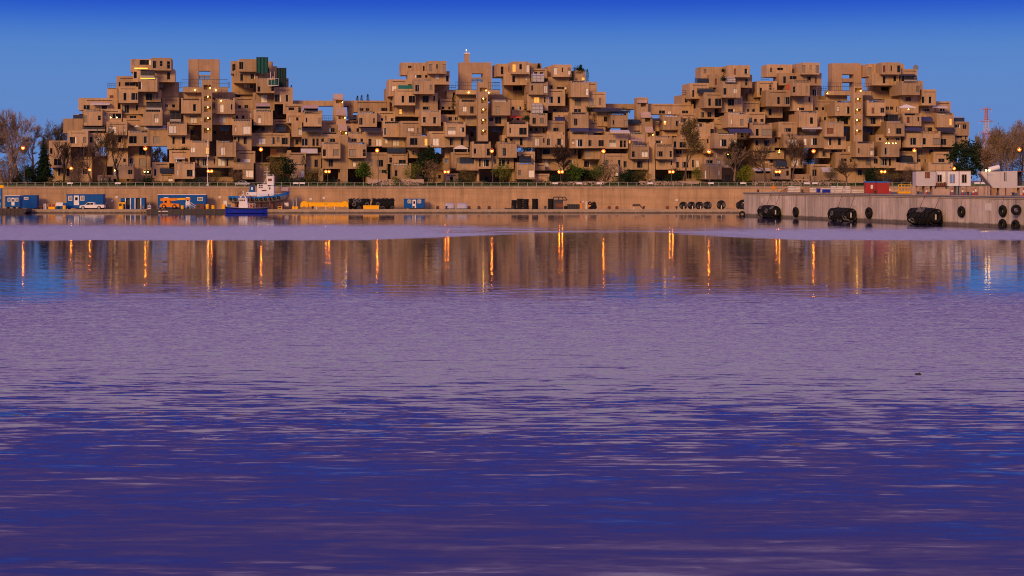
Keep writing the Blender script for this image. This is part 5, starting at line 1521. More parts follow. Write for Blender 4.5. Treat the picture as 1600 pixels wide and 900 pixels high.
# a worker by the pickup's tail: one continuous skinned body
def person(lb, px, Y, ht=1.78):
    me = bpy.data.meshes.new('person'); s = ht / 1.78
    J = [(0, 0, .95), (0, 0, 1.15), (0, .01, 1.38), (0, 0, 1.52), (0, -.02, 1.62), (0, -.02, 1.74), (.10, 0, .90), (.12, -.03, .50), (.11, .03, .09), (.12, -.14, .04), (-.10, 0, .90), (-.13, .05, .50), (-.14, .12, .09), (-.14, -.03, .04),
         (.19, 0, 1.43), (.25, .02, 1.14), (.24, -.12, .92), (.23, -.17, .83), (-.19, 0, 1.43), (-.24, .04, 1.14), (-.22, -.06, .90), (-.21, -.10, .81)]
    E = [(0, 1), (1, 2), (2, 3), (3, 4), (4, 5), (0, 6), (6, 7), (7, 8), (8, 9), (0, 10), (10, 11), (11, 12), (12, 13), (2, 14), (14, 15), (15, 16), (16, 17), (2, 18), (18, 19), (19, 20), (20, 21)]
    Rr = [.15, .14, .17, .06, .095, .07, .10, .07, .05, .045, .10, .07, .05, .045, .075, .055, .04, .045, .075, .055, .04, .045]
    me.from_pydata([(x * s, y * s, z * s) for x, y, z in J], E, [])
    o = link('person', me, None, (PX(px, Y), Y, AP), R(35)); sk = o.modifiers.new('skin', 'SKIN')
    for v, r in zip(me.skin_vertices[0].data, Rr): v.radius = (r * s, r * s * .85)
    me.skin_vertices[0].data[0].use_root = True
    o.modifiers.new('sub', 'SUBSURF').levels = 1; o.modifiers['sub'].render_levels = 2
    me.materials.append(MATS['clothes_dark']); tag(o, lb, 'person')
    hd = MB(); hd.sphere((0, 0, 0), .105 * s, 'skin', 10, 1.2); hd.box(-.015, .015, -.13 * s, -.09 * s, -.03, .02, 'skin'); hd.build('head', o, (0, -.02, 1.69 * s)); 
    hr = MB(); hr.sphere((0, .02, .03), .115 * s, 'clothes_dark', 10, 1.1); hr.build('hair', o, (0, -.0, 1.72 * s))
person('person in dark clothes standing behind the white pickup', 166.3, QK - 1)

# small gear
def drum(name, lb, px, y0, y1, wpx, mat, Y=QK, cat='drum', group=None):
    r = wpx / 2 / FPX * Y; z0 = AP; h = PZ(y0, Y) - z0
    m = MB(); m.lathe((0, 0, 0), [(r * .9, 0), (r, .05), (r, h * .32), (r * 1.05, h * .34), (r, h * .37), (r, h * .66), (r * 1.05, h * .68), (r, h * .71), (r, h - .05), (r * .92, h), (r * .3, h + .02)], mat, 14)
    return tag(m.build(name, None, (PX(px, Y), Y, z0)), lb, cat, group)
drum('steel_drum', 'yellow drum beside the white generator, left', 100.5, 321, 326, 5, 'yellow_paint')
drum('steel_drum', 'small yellow drum beside the crane wheels', 285, 321, 326, 4.5, 'yellow_paint')
drum('steel_drum', 'yellow drum left of the tugs, by a white panel', 324, 319, 326, 5, 'yellow_paint')
drum('steel_drum', 'second yellow drum right of the long blue office', 333, 320.5, 326, 5, 'yellow_paint')
drum('steel_drum', 'yellow drum with white box on top, beside the small tug', 350, 319.5, 326, 6, 'yellow_paint')
# yellow gear skid with gas bottles
Y = QK; t = thing('gear_skid', 'yellow steel skid with red and white gear, left of the blue office', 'skid', at(74.5))
m = MB(); m.box(0, 2.1, 0, 1.2, .1, .7, 'yellow_paint'); m.build('tray', t)
for x in (0, 1.98):
    m = MB(); m.box(x, x + .12, 0, .12, 0, 1.6, 'yellow_paint'); m.build('post', t)
for x, mt in ((.5, 'red_paint'), (1.0, 'wood'), (1.5, 'red_paint')): m = MB(); m.lathe((x, .5, .7), [(.2, 0), (.2, .6), (.08, .75), (.06, .85)], mt, 10); m.build('gas_bottle', t)
t = thing('generator', 'white and blue generator set between the yellow skid and blue office', 'generator', at(87.5))
m = MB(); m.box(0, 1.75, 0, 1.1, .95, 1.85, 'white_paint'); m.build('housing', t); m = MB(); m.box(.05, 1.7, 0.02, 1.05, .0, .95, 'blue_paint'); m.box(.4, 1.0, -.02, .03, .2, .7, 'pane_dark'); m.build('base', t)
m = MB(); m.box(1.75, 2.7, .1, 1.0, 0, 1.7, 'blue_paint'); m.build('tank', t)
t = thing('quad_bike', 'dark red quad bike by the blue container, left', 'quad bike', at(57.5))
m = MB(); m.prism([(.1, .4), (.3, .85), (.7, .8), (.9, 1.0), (1.2, .85), (1.5, .85), (1.55, .5), (1.2, .4)], -.3, .3, 'rust'); m.build('body', t)
for x in (.35, 1.3):
    for y in (-.5, .3): wheel(t, x, .3, .3, y, .22, 'steel')
m = MB(); m.tube((.85, -.35, 1.2), (.85, .35, 1.2), .03, .03, 'deck_dark', 6); m.tube((.8, 0, .9), (.85, 0, 1.2), .04, .03, 'deck_dark', 6); m.build('handlebar', t)
for px, lb in ((69, 'left white gas cylinder left of the yellow skid'), (71.6, 'right white gas cylinder left of the yellow skid')):
    m = MB(); m.lathe((0, 0, 0), [(.17, 0), (.18, .05), (.18, 1.3), (.1, 1.5), (.05, 1.6)], 'cargo_white', 10); tag(m.build('gas_cylinder', None, at(px)), lb, 'gas cylinder', 'white gas cylinders')
for px, py, lb in ((182.4, 308.2, 'small white plate on the wall above the yellow machine'), (1057.4, 312.6, 'small square white plate on the wall left of the round black fenders'), (343.3, 308.3, 'small white plate on the wall left of the tugs'), (175, 314.2, 'small wide white plate on the wall behind the pickup'),
                   (485.5, 311, 'left of two small white wall plates above the yellow beam'), (506, 309.2, 'right of two small white wall plates above the yellow beam')):
    Y = WY - .1; m = MB(); m.box(-.3, .3, -.06, .02, -.3, .3, 'white_paint'); m.box(-.2, .2, -.075, -.06, -.2, .2, 'cargo_white')
    tag(m.build('wall_plate', None, (PX(px, Y), Y, PZ(py, Y))), lb, 'sign')
t = thing('yellow_machine', 'yellow compressor unit at the left end of the blue rack container', 'machine', at(185.3))
m = MB(); m.box(0, 1.05, 0, 1.4, 0, 1.85, 'yellow_paint'); m.build('cabinet', t); m = MB(); m.box(.9, 1.6, .1, 1.2, 1.5, 1.95, 'yellow_paint'); m.build('arm', t); m = MB(); m.box(.1, .8, -.04, 0, .9, 1.6, 'deck_dark'); m.build('grille', t)
t = thing('rack_container', 'open-sided blue container with black bays and white posts', 'container', at(188.5, QK + 2.5))
k = PX(1, QK + 2.5) - PX(0, QK + 2.5); hh = PZ(309.2, QK + 2.5) - AP
m = MB(); m.box(0, 37.5 * k, .5, 2.4, 0, hh, 'deck_dark'); m.box(0, 37.5 * k, 0, 2.4, hh - .12, hh, 'blue_paint'); m.box(0, 37.5 * k, 0, 2.4, 0, .15, 'blue_paint'); m.box(0, 7 * k, 0, .5, hh - .9, hh - .12, 'blue_paint'); m.box(15.5 * k, 22 * k, .0, .5, .15, hh - .12, 'blue_paint'); m.box(32.5 * k, 37.5 * k, 0, .5, .15, hh - .12, 'blue_paint'); m.build('container_body', t)
for x in (7.5, 15.3, 22.5, 31.5): m = MB(); m.box(x * k - .12, x * k + .12, -.05, .05, .1, hh - .05, 'white_paint'); m.build('post', t)
# little workboat with an orange collar
t = thing('workboat', 'little dark workboat with orange collar and white cabin, left of the yellow crane', 'boat', (PX(228, QY - 1.6), QY - 1.6, 0))
m = MB(); m.prism([(0, .9), (.5, .1), (.9, -.2), (4.4, -.2), (4.4, .8), (1.5, .75)], -.8, .8, 'deck_dark'); m.build('hull', t)
m = MB(); m.tube((.3, -.85, .95), (1.9, -.85, .85), .2, .2, 'orange_paint', 8); m.build('collar', t)
m = MB(); m.box(.5, 1.3, -.4, .4, .8, 2.0, 'white_paint'); m.box(.55, 1.25, -.43, -.4, 1.45, 1.75, 'pane_dark'); m.build('cabin', t)
m = MB(); m.box(.55, 1.25, -.3, .3, 2.0, 2.1, 'deck_dark'); m.tube((.9, 0, 2.1), (.9, 0, 2.6), .04, .03, 'white_paint', 6); m.build('cabin_roof', t)
# ladder on the quay edge
t = thing('quay_ladder', 'yellow steel ladder frame at the quay edge by the workboat', 'ladder', (PX(219.5, QY), QY - .3, .2))
for x in (0, .8): m = MB(); m.box(x, x + .08, 0, .08, -.4, 1.8, 'wood'); m.build('rail', t)
for z in (0, .4, .8, 1.2, 1.6): m = MB(); m.box(.08, .8, .02, .06, z, z + .06, 'wood'); m.build('rung', t)
# flat pontoon with the crane
t = thing('crane_pontoon', 'low dark pontoon carrying the yellow crane', 'pontoon', (PX(233, QY - 4), QY - 4, 0))
w = PX(366, QY - 4) - PX(233, QY - 4)
m = MB(); m.prism([(0, .3), (1.2, -.4), (w - 1, -.4), (w, .3), (w, 1.08), (0, 1.08)], -2.6, 3.2, 'deck_dark'); m.build('hull', t)
for i in range(8): m = MB(); m.box(i * w / 8 + .8, i * w / 8 + 1.0, -2.72, -2.6, 0, 1.1, 'rust'); m.build('rubbing_strake', t)
m = MB(); m.box(2.9, 5.4, -2.63, -2.6, .45, .72, 'cargo_white'); m.build('name_board', t)
def crane():
    Y = QY - 4.5; z0 = 1.08; t = thing('mobile_crane', 'yellow rough-terrain crane with lowered telescopic boom on the pontoon', 'crane', (PX(249, Y), Y, z0))
    k = 1 / FPX * Y; X = lambda p: (p - 249) * k; Z = lambda p: PZ(p, Y) - z0
    m = MB(); m.prism([(X(250), Z(323.5)), (X(281), Z(323.5)), (X(280.5), Z(318.6)), (X(268), Z(317.8)), (X(262), Z(316.5)), (X(252), Z(318.4))], -1.1, 1.1, 'orange_paint'); m.build('chassis', t)
    m = MB(); m.prism([(X(256.5), Z(317.5)), (X(267), Z(317.5)), (X(266), Z(312.6)), (X(259), Z(311.5)), (X(256), Z(313))], -1.0, .9, 'orange_paint'); m.build('turret', t)
    m = MB(); m.prism([(X(258), Z(316.8)), (X(262), Z(316.8)), (X(261.5), Z(313.6)), (X(258.5), Z(313.4))], -1.06, -1.0, 'pane_dark'); m.build('cab_window', t)
    bm_ = MB(); bm_.prism([(X(251), Z(313.8)), (X(251), Z(310.2)), (X(255), Z(309.6)), (X(276), Z(309.4)), (X(276), Z(313.4)), (X(262), Z(314.2))], -.45, .45, 'orange_paint'); b_ = bm_.build('boom', t)
    m = MB(); m.prism([(X(276), Z(312.8)), (X(276), Z(309.8)), (X(290), Z(309.2)), (X(290), Z(312.0))], -.33, .33, 'yellow_paint'); m.build('boom_section', b_)
    m = MB(); m.prism([(X(290), Z(311.7)), (X(290), Z(309.5)), (X(297), Z(308.8)), (X(297.6), Z(312)), (X(296), Z(313))], -.26, .26, 'orange_paint'); m.build('boom_tip', b_)
    m = MB(); m.tube((X(297), 0, Z(311)), (X(297), 0, Z(317)), .03, .03, 'deck_dark', 4); m.box(X(297) - .15, X(297) + .15, -.1, .1, Z(317.6), Z(317), 'red_paint'); m.build('hook', t)
    for p in (257.4, 273.8):
        for y in (-1.25, .75): wheel(t, X(p), Z(322.6), 3.4 * k, y, .5, 'orange_paint')
    m = MB(); m.prism([(X(255), Z(321.5)), (X(255), Z(318.8)), (X(260), Z(318.8)), (X(261), Z(321.2))], -1.2, -1.12, 'orange_paint'); m.build('mudguard', t)
crane()
# steps at the office door
Y = QK + 1.2; t = thing('white_stairs', 'white steel steps with handrails at the blue office door', 'stairs', at(290, Y))
k = Y / FPX; h = .95
m = MB(); m.box(0, 6 * k, 0, 1.2, h - .1, h, 'white_paint'); m.build('landing', t)
for i in range(4): m = MB(); m.box((6 + i * 2) * k, (8 + i * 2) * k, 0, 1.2, h - .12 - (i + 1) * .2, h - .06 - (i + 1) * .2, 'white_paint'); m.build('tread', t)
for y in (0, 1.15):
    m = MB(); m.tube((0, y, h + 1.0), (6 * k, y, h + 1.0), .035, .035, 'white_paint', 6); m.tube((6 * k, y, h + 1.0), (15 * k, y, .9), .035, .035, 'white_paint', 6); m.tube((6 * k, y, h + .4), (15 * k, y, .35), .035, .035, 'white_paint', 6); m.build('handrail', t)
    for x, z in ((0, h), (6 * k, h), (14.5 * k, .1)): m = MB(); m.box(x - .03, x + .03, y, y + .06, 0 if x < 1.1 else 0, z + .95, 'white_paint'); m.build('post', t)
t = thing('dark_generator', 'dark grey generator box right of the white steps', 'generator', at(305.5, QK))
m = MB(); m.prism([(0, .2), (2.2, .2), (2.2, 1.3), (1.9, 1.45), (.2, 1.45), (0, 1.3)], 0, 1.2, 'rust'); m.build('housing', t); m = MB(); m.box(.1, 2.1, .1, 1.1, 0, .2, 'deck_dark'); m.build('skid', t); m = MB(); m.box(.3, 1.2, -.03, 0, .5, 1.1, 'deck_dark'); m.build('grille', t)
t = thing('white_cabinet', 'white electrical cabinet standing right of the blue office', 'cabinet', at(349, QK + 2))
m = MB(); m.box(0, .95, 0, .6, .9, 2.3, 'white_paint'); m.build('cabinet_body', t); m = MB(); m.box(.1, .85, .1, .5, 0, .9, 'steel'); m.build('stand', t)
# ================================================================ the two tugs
def hull(mb, st, mat):
    """st: stations (x, half beam at deck, deck z, half beam at chine, chine z, keel z), lofted into a closed hull"""
    rings = []
    for x, bd, zd, bc, zc, zk in st:
        rings.append([(x, -bd, zd), (x, -bd * .98, zd - .25), (x, -bc, zc), (x, -bc * .35, zk), (x, bc * .35, zk), (x, bc, zc), (x, bd * .98, zd - .25), (x, bd, zd)])
    n = 8; pts = [p for r in rings for p in r]; fs = []
    for i in range(len(rings) - 1):
        for j in range(n): fs.append((i * n + j, i * n + (j + 1) % n, (i + 1) * n + (j + 1) % n, (i + 1) * n + j))
    fs += [tuple(range(n)), tuple(range(len(rings) * n - 1, (len(rings) - 1) * n - 1, -1))]
    mb.poly(pts, fs, mat)
Y = QK + 1.5; k = Y / FPX; X = lambda p: (p - 357) * k; Z = lambda p: PZ(p, Y) - AP
t = thing('blue_tug', 'large blue and white tug hauled out on the quay, grey underbody showing', 'tug boat', (PX(357, Y), Y, AP))
sheer = [(357.5, 306), (368, 306.6), (385, 307), (405, 307), (425, 305.8), (440, 303.5), (448, 300.5), (452, 298.5)]
bm_d = [.9, 1.9, 2.4, 2.5, 2.5, 2.2, 1.4, .15]
m = MB(); hull(m, [(X(p), b, Z(y) - .6, b * .8, Z(y) - 1.3 - .2 * min(1, b), Z(min(318.4, y + 12.2 * min(1, b / 1.6 + .1)))) for (p, y), b in zip(sheer, bm_d)], 'hull_grey'); m.build('underbody', t)
m = MB(); hull(m, [(X(p), b + .06, Z(y), b * .97 + .05, Z(y) - .72, Z(y) - .74) for (p, y), b in zip(sheer, bm_d)], 'blue_hull'); hb = m.build('hull', t)
for i in range(12):                          # tyre fenders along the rail
    p = 362 + i * 6.8; j = max(q for q in range(7) if sheer[q][0] <= p + .01); u = (p - sheer[j][0]) / (sheer[j + 1][0] - sheer[j][0])
    yy = sheer[j][1] + (sheer[j + 1][1] - sheer[j][1]) * u; bb = bm_d[j] + (bm_d[j + 1] - bm_d[j]) * u
    m = MB(); m.torus((0, 0, 0), .30, .13, 'rubber', 12, 6); m.build('tyre_fender', t, (X(p), -bb - .18, Z(yy) - .75))
m = MB(); m.box(X(403), X(428.8), -1.4, 1.4, Z(307), Z(297.5), 'white_paint'); m.prism([(X(403), Z(297.5)), (X(428.8), Z(297.5)), (X(428.8), Z(290)), (X(420), Z(290)), (X(418), Z(288)), (X(403), Z(288))], -1.3, 1.3, 'white_paint'); dh = m.build('deckhouse', t)
for p, q in ((405.5, 408.2), (409.2, 411.5)):
    for a, b_ in ((288.6, 290.6), (291.6, 293.6)): m = MB(); m.box(X(p), X(q), -1.34, -1.3, Z(b_), Z(a), 'pane_dark'); m.build('window', dh)
for p, q, a, b_ in ((419.5, 424, 289.3, 291), (421.5, 423.5, 292.8, 296)): m = MB(); m.box(X(p), X(q), -1.36, -1.3, Z(b_), Z(a), 'pane_dark'); m.build('window', dh)
m = MB(); m.box(X(410), X(417.5), -1.44, -1.4, Z(298.6), Z(296.6), 'rust'); m.build('name_board', dh)
m = MB(); m.box(X(418.2), X(428.2), -1.0, 1.0, Z(290), Z(275.8), 'white_paint'); m.box(X(417.8), X(428.6), -1.1, 1.1, Z(275.8), Z(274.8), 'white_paint'); wh = m.build('wheelhouse', t)
m = MB(); m.box(X(419.5), X(425.5), -1.04, -1.0, Z(283), Z(279), 'pane_red'); m.build('window', wh)
m = MB(); m.box(X(424), X(429.2), -1.05, 1.05, Z(291), Z(289.3), 'blue_paint'); m.build('blue_band', wh)
m = MB(); m.tube((X(427), 0, Z(275)), (X(426.4), 0, Z(272)), .1, .08, 'white_paint', 6); m.tube((X(426), -.5, Z(275.5)), (X(430), -.5, Z(276.5)), .12, .1, 'white_paint', 6); m.build('searchlight', t)
mb_ = MB()
for a, b_ in (((417.5, 284), (417.2, 259)), ((415.5, 290), (417.2, 268)), ((412, 288), (417, 276))): mb_.tube((X(a[0]), 0, Z(a[1])), (X(b_[0]), 0, Z(b_[1])), .07, .05, 'white_paint', 6)
for z_, wd in ((268, 1.6), (264, 1.1), (273, 1.9)): mb_.tube((X(417.2) - wd / 2, 0, Z(z_)), (X(417.2) + wd / 2, 0, Z(z_)), .035, .035, 'white_paint', 5)
mb_.build('mast', t)
m = MB(); m.prism([(X(389.5), Z(300)), (X(398.5), Z(300)), (X(397.6), Z(290.6)), (X(391), Z(290.6))], -.7, .7, 'blue_paint'); fn = m.build('funnel', t)
m = MB(); m.prism([(X(392.8), Z(296.5)), (X(395.8), Z(296.5)), (X(395.4), Z(292.5)), (X(394.2), Z(291.8)), (X(393.2), Z(293))], -.73, -.7, 'white_paint'); m.build('emblem', fn)
m = MB(); m.tube((X(394.8), 0, Z(291)), (X(394.8), 0, Z(285.5)), .3, .34, 'deck_dark', 8); m.build('exhaust_stack', fn)
m = MB(); m.box(X(386), X(402), -1.2, 1.2, Z(305.5), Z(300), 'white_paint'); m.box(X(387.5), X(389), -1.23, -1.2, Z(304), Z(301.5), 'pane_dark'); m.build('engine_casing', t)
m = MB(); m.box(X(440), X(450.8), -.5, .5, Z(298.3), Z(292.6), 'awning_pink'); m.build('bow_locker', t)
m = MB()
for i in range(10): p = 405 + i * 4; m.tube((X(p), -2.1, Z(306.5)), (X(p), -2.1, Z(303.0)), .03, .03, 'white_paint', 4)
m.tube((X(405), -2.1, Z(303)), (X(441), -2.1, Z(302.2)), .03, .03, 'white_paint', 4); m.build('deck_rail', t)
for p0, y0, p1, y1, pr in ((393, 305.5, 394, 316.5, 'red_paint'), (421.8, 303.5, 424.8, 322.5, 'red_paint')):
    m = MB(); m.tube((X(p0), -2.9, Z(y0)), (X(p1), -3.4, Z(y1)), .16, .2, 'rust', 6); m.build('strut', t)
for p in (368, 385, 405, 425, 440):
    m = MB(); m.box(X(p), X(p + 3), -1.2, 1.2, 0, Z(318.0), 'wood_dark'); m.build('keel_block', t)
m = MB()
for a, b_ in (((371, 305), (378, 298)), ((378, 298), (380, 305)), ((374, 302), (379, 302))): m.tube((X(a[0]), 0, Z(a[1])), (X(b_[0]), 0, Z(b_[1])), .08, .06, 'rust', 6)
m.build('tow_frame', t)
# small tug afloat
Y = QY - 6.5; k = Y / FPX; X = lambda p: (p - 352) * k; Z = lambda p: PZ(p, Y)
t = thing('small_tug', 'small dark blue tug afloat with white wheelhouse and mast', 'tug boat', (PX(352, Y), Y, 0))
sh = [(352, 323.2, .2), (357, 323.6, 1.0), (364, 324.2, 1.5), (375, 325, 1.7), (395, 325.4, 1.7), (410, 325.2, 1.6), (417.2, 324.8, 1.2)]
m = MB(); hull(m, [(X(p), b, Z(y), b * .9, .15, -.45) for p, y, b in sh], 'blue_deep'); m.build('hull', t)
m = MB(); hull(m, [(X(p), max(.05, b - .12), Z(y) + .09, max(.04, b - .2), Z(y) + .02, Z(y)) for p, y, b in sh], 'deck_violet'); m.build('deck', t)
m = MB(); hull(m, [(X(p), b + .1, Z(y) + .02, b + .08, Z(y) - .22, Z(y) - .24) for p, y, b in sh], 'rubber'); m.build('rub_rail', t)
m = MB(); m.prism([(X(374), Z(325)), (X(388), Z(325)), (X(387.4), Z(318)), (X(386), Z(309.8)), (X(373.2), Z(309.8)), (X(374.5), Z(318))], -.95, .95, 'white_paint'); m.prism([(X(372.6), Z(309.8)), (X(386.6), Z(309.8)), (X(386.6), Z(309.1)), (X(372.6), Z(309.1))], -1.05, 1.05, 'white_paint'); wh = m.build('wheelhouse', t)
for p, q in ((375, 377.2), (378, 380.6), (381.4, 383.8)): m = MB(); m.box(X(p), X(q), -.99, -.95, Z(314.2), Z(311.6), 'pane_red'); m.build('window', wh)
m = MB()
for a, b_ in (((376, 309), (380, 303)), ((384.5, 309.5), (380, 303)), ((380, 303.5), (380, 297.2)), ((374.5, 306.2), (377, 308.6))): m.tube((X(a[0]), 0, Z(a[1])), (X(b_[0]), 0, Z(b_[1])), .12, .08, 'white_paint', 6)
m.tube((X(378.4), 0, Z(299.5)), (X(381.6), 0, Z(299.5)), .05, .05, 'white_paint', 5); m.build('mast', t)
m = MB(); m.torus((X(393.8), -1.2, Z(321.8)), .36, .1, 'orange_paint', 14, 6); m.build('lifebuoy', t)
m = MB()
for p in (388, 391, 395.6, 399.6): m.tube((X(p), -1.15, Z(325)), (X(p), -1.15, Z(317.6)), .04, .04, 'white_paint', 5)
for y in (317.6, 320.4): m.tube((X(388), -1.15, Z(y)), (X(399.6), -1.15, Z(y)), .04, .04, 'white_paint', 5)
m.build('deck_rail', t)
m = MB(); m.box(X(356), X(360), -.3, .3, Z(323.6), Z(319.8), 'blue_hull'); m.box(X(355), X(361), -.4, .4, Z(320.2), Z(319.6), 'deck_dark'); m.build('winch', t)
# ================================================================ rest of the quay: beams, tyre rolls, drums
Y = QK - 1; k = Y / FPX
t = thing('yellow_beam', 'long yellow lifting beam with domed ends lying on white stands', 'lifting beam', (PX(470, Y), Y, AP)); X = lambda p: (p - 470) * k; Z = lambda p: PZ(p, Y) - AP
m = MB(); m.prism([(X(481.5), Z(322.5)), (X(534.5), Z(322.5)), (X(534.5), Z(316.2)), (X(481.5), Z(316.2))], -.55, .55, 'yellow_paint')
m.box(X(482), X(534), -.62, .62, Z(316.6), Z(316.2) + .02, 'yellow_paint'); m.box(X(482), X(534), -.62, .62, Z(322.7), Z(322.2), 'yellow_paint'); m.build('beam', t)
for a, b_ in ((470, 482), (533.8, 544.5)):
    c, r = (a + b_) / 2, (b_ - a) / 2
    out = [(X(a), Z(323.6)), (X(a), Z(319))] + [(X(c - r * math.cos(u)), Z(319) + (Z(314) - Z(319)) * math.sin(u)) for u in [i * math.pi / 8 for i in range(1, 8)]] + [(X(b_), Z(319)), (X(b_), Z(323.6)), (X(b_ - 3), Z(323.6)), (X(c + 1.6), Z(322.4)), (X(c - 1.6), Z(322.4)), (X(a + 3), Z(323.6))]
    m = MB(); m.prism(out, -.8, .8, 'yellow_paint'); m.build('end_cap', t)
for p in (494.5, 509.5, 523): m = MB(); m.box(X(p) - .1, X(p) + .1, -.5, .5, 0, Z(322.7), 'white_paint'); m.box(X(p) - .3, X(p) + .3, -.6, .6, 0, .1, 'white_paint'); m.build('stand', t)
m = MB(); m.prism([(X(513), Z(324.2)), (X(516), Z(322.8)), (X(519), Z(324.2))], -.3, .3, 'yellow_paint'); m.build('bracket', t)
m = MB(); m.box(X(507), X(512.5), -.57, -.55, Z(319.2), Z(318.4), 'deck_dark'); m.build('lifting_eyes', t)
m = MB(); w = 24 * k
m.box(0, w, -.5, .5, .05, PZ(321, Y) - AP, 'yellow_paint'); m.box(-.05, w + .05, -.55, .55, PZ(321, Y) - AP - .12, PZ(321, Y) - AP + .03, 'yellow_paint'); m.box(-.05, w + .05, -.55, .55, 0, .15, 'yellow_paint')
for i in range(6): m.box(w * i / 5 - .05, w * i / 5 + .05, -.56, -.5, .1, PZ(321, Y) - AP - .1, 'yellow_paint')
tag(m.build('yellow_crate', None, (PX(568, Y - 1), Y - 1, AP)), 'short yellow steel box in front of the black tyre rolls', 'steel box')
for px, lb in ((458.5, 'leftmost steel pipe standing in a yellow foot, right of the blue tug'), (463.4, 'steel pipe in a yellow foot nearest the yellow beam')):
    t = thing('steel_pipe', lb, 'pipe', (PX(px, QK + 1), QK + 1, AP), 0, 'standing steel pipes')
    m = MB(); m.tube((0, 0, 0), (-.1, .2, PZ(309, QK + 1) - AP), .2, .2, 'steel', 10); m.build('pipe', t); m = MB(); m.box(-.33, .33, -.33, .33, 0, .8, 'yellow_paint'); m.build('foot', t)
t = thing('steel_stand', 'small open yellow frame by the tug cradle', 'steel frame', (PX(434, QK - 2), QK - 2, AP))
for x in (0, .95): m = MB(); m.box(x, x + .12, 0, .12, -.8, .85, 'yellow_paint'); m.build('post', t)
for z in (.2, .75): m = MB(); m.box(.1, .95, 0, .12, z, z + .12, 'yellow_paint'); m.build('crossbar', t)
m = MB(); m.box(-.6, .6, -.3, .3, 0, 1.0, 'cargo_white'); m.box(-.45, .45, -.34, -.3, .3, .8, 'white_paint'); tag(m.build('junction_box', None, (PX(447.5, QK + 2), QK + 2, AP + .8)), 'small pale box on the quay below the tug bow', 'box')

TYRE = {}
def tyre_mesh(Rr, r, mat='rubber', flat=1.0, axis='Y'):
    key = (round(Rr, 3), round(r, 3), mat, flat, axis)
    if key not in TYRE:
        m = MB(); m.torus((0, 0, 0), Rr, r, mat, 18, 8, axis, flat); o = m.build('tmp'); TYRE[key] = o.data; bpy.data.objects.remove(o)
        TYRE[key].polygons.foreach_set('use_smooth', [True] * len(TYRE[key].polygons))
    return TYRE[key]
def rnd_rot(o, rng, a=.25): o.rotation_euler = (rng.uniform(-a, a), rng.uniform(-a, a), rng.uniform(-a, a))
# two long black rolls netted with tyres
for x0, x1, yt, lb in ((544.5, 578.5, 310.4, 'left of two long black tyre-covered rolls on the quay'), (581, 616.3, 310.0, 'right of two long black tyre-covered rolls, behind the yellow box')):
    Y = QK + 1.5; k = Y / FPX; w = (x1 - x0) * k; r = (PZ(yt, Y) - AP) / 2; rng = random.Random(int(x0))
    t = thing('tyre_roll', lb, 'fender', (PX(x0, Y), Y, AP), 0, 'long tyre rolls')
    m = MB(); m.lathe((0, 0, r), [(r * .3, 0.05), (r * .8, .25), (r * .86, .8), (r * .86, w - .8), (r * .8, w - .25), (r * .3, w - .05)], 'rubber', 18, 'X'); m.build('core_roll', t)
    for i in range(5):
        for j in range(8):
            a = -math.pi * .02 + j * 2 * math.pi / 8; x = w * (i + .5) / 5 + (.1 if j % 2 else -.1)
            o = link('tyre', tyre_mesh(.40, .15, 'rubber' if rng.random() < .8 else 'rubber_worn', .9), t, (x, -r * .92 * math.cos(a), r + r * .92 * math.sin(a)))
            o.rotation_euler = (-a, rng.uniform(-.2, .2), rng.uniform(-.2, .2))
    for i in range(5): m = MB(); m.torus((0, 0, 0), r * .93, .10, 'rubber', 20, 6, 'X'); m.build('rope_ring', t, (w * (i + .5) / 5 + .05, 0, r))
# round black fenders seen end on
for px, py, rp, lb in ((1068, 320, 6.2, 'leftmost round black fender of the row on the quay'), (1081.3, 320, 6.2, 'second round black fender of the row on the quay'), (1094, 320, 6.2, 'third round black fender of the row on the quay'), (1106.2, 320, 6.3, 'fourth round black fender of the row on the quay'),
                   (1126.7, 319.6, 7.2, 'largest round black fender, alone right of the row of four'), (1155.6, 320, 6.3, 'round black fender partly behind the pier corner')):
    Y = QK; k = Y / FPX; r = rp * k; rng = random.Random(int(px)); t = thing('round_fender', lb, 'fender', (PX(px, Y), Y, AP), rng.uniform(-.3, .3), 'round black fenders')
    m = MB(); m.lathe((0, -.2, r), [(r * .25, -.15), (r * .7, 0), (r * .92, .4), (r, 1.0), (r, 2.2), (r * .9, 2.8)], 'rubber', 20, 'Y'); m.build('drum_body', t)
    for j in range(7):
        a = j * 2 * math.pi / 7 + rng.random(); link('tyre', tyre_mesh(r * .26, r * .12, 'rubber' if j % 3 else 'rubber_worn'), t, (r * .62 * math.cos(a), -.18, r + r * .62 * math.sin(a)))
    m = MB(); m.prism([(-.06, r * .2), (.22, r * .15), (.18, r * .9), (.02, r * .95)], -.42, -.36, 'cargo_white'); m.build('chain_plate', t)
m = MB(); m.torus((0, 0, 0), .55, .2, 'rubber', 18, 8); tag(m.build('hanging_tyre', None, (PX(1159.6, 424.5), 424.5, .55)), 'black tyre at the water line by the pier corner', 'tyre')
m = MB(); m.torus((0, 0, 0), 1.05, .34, 'rubber', 18, 8); tag(m.build('big_tyre', None, (PX(1161, QK - 3), QK - 3, AP + 1.3)), 'big black tyre just behind the pier corner', 'tyre')
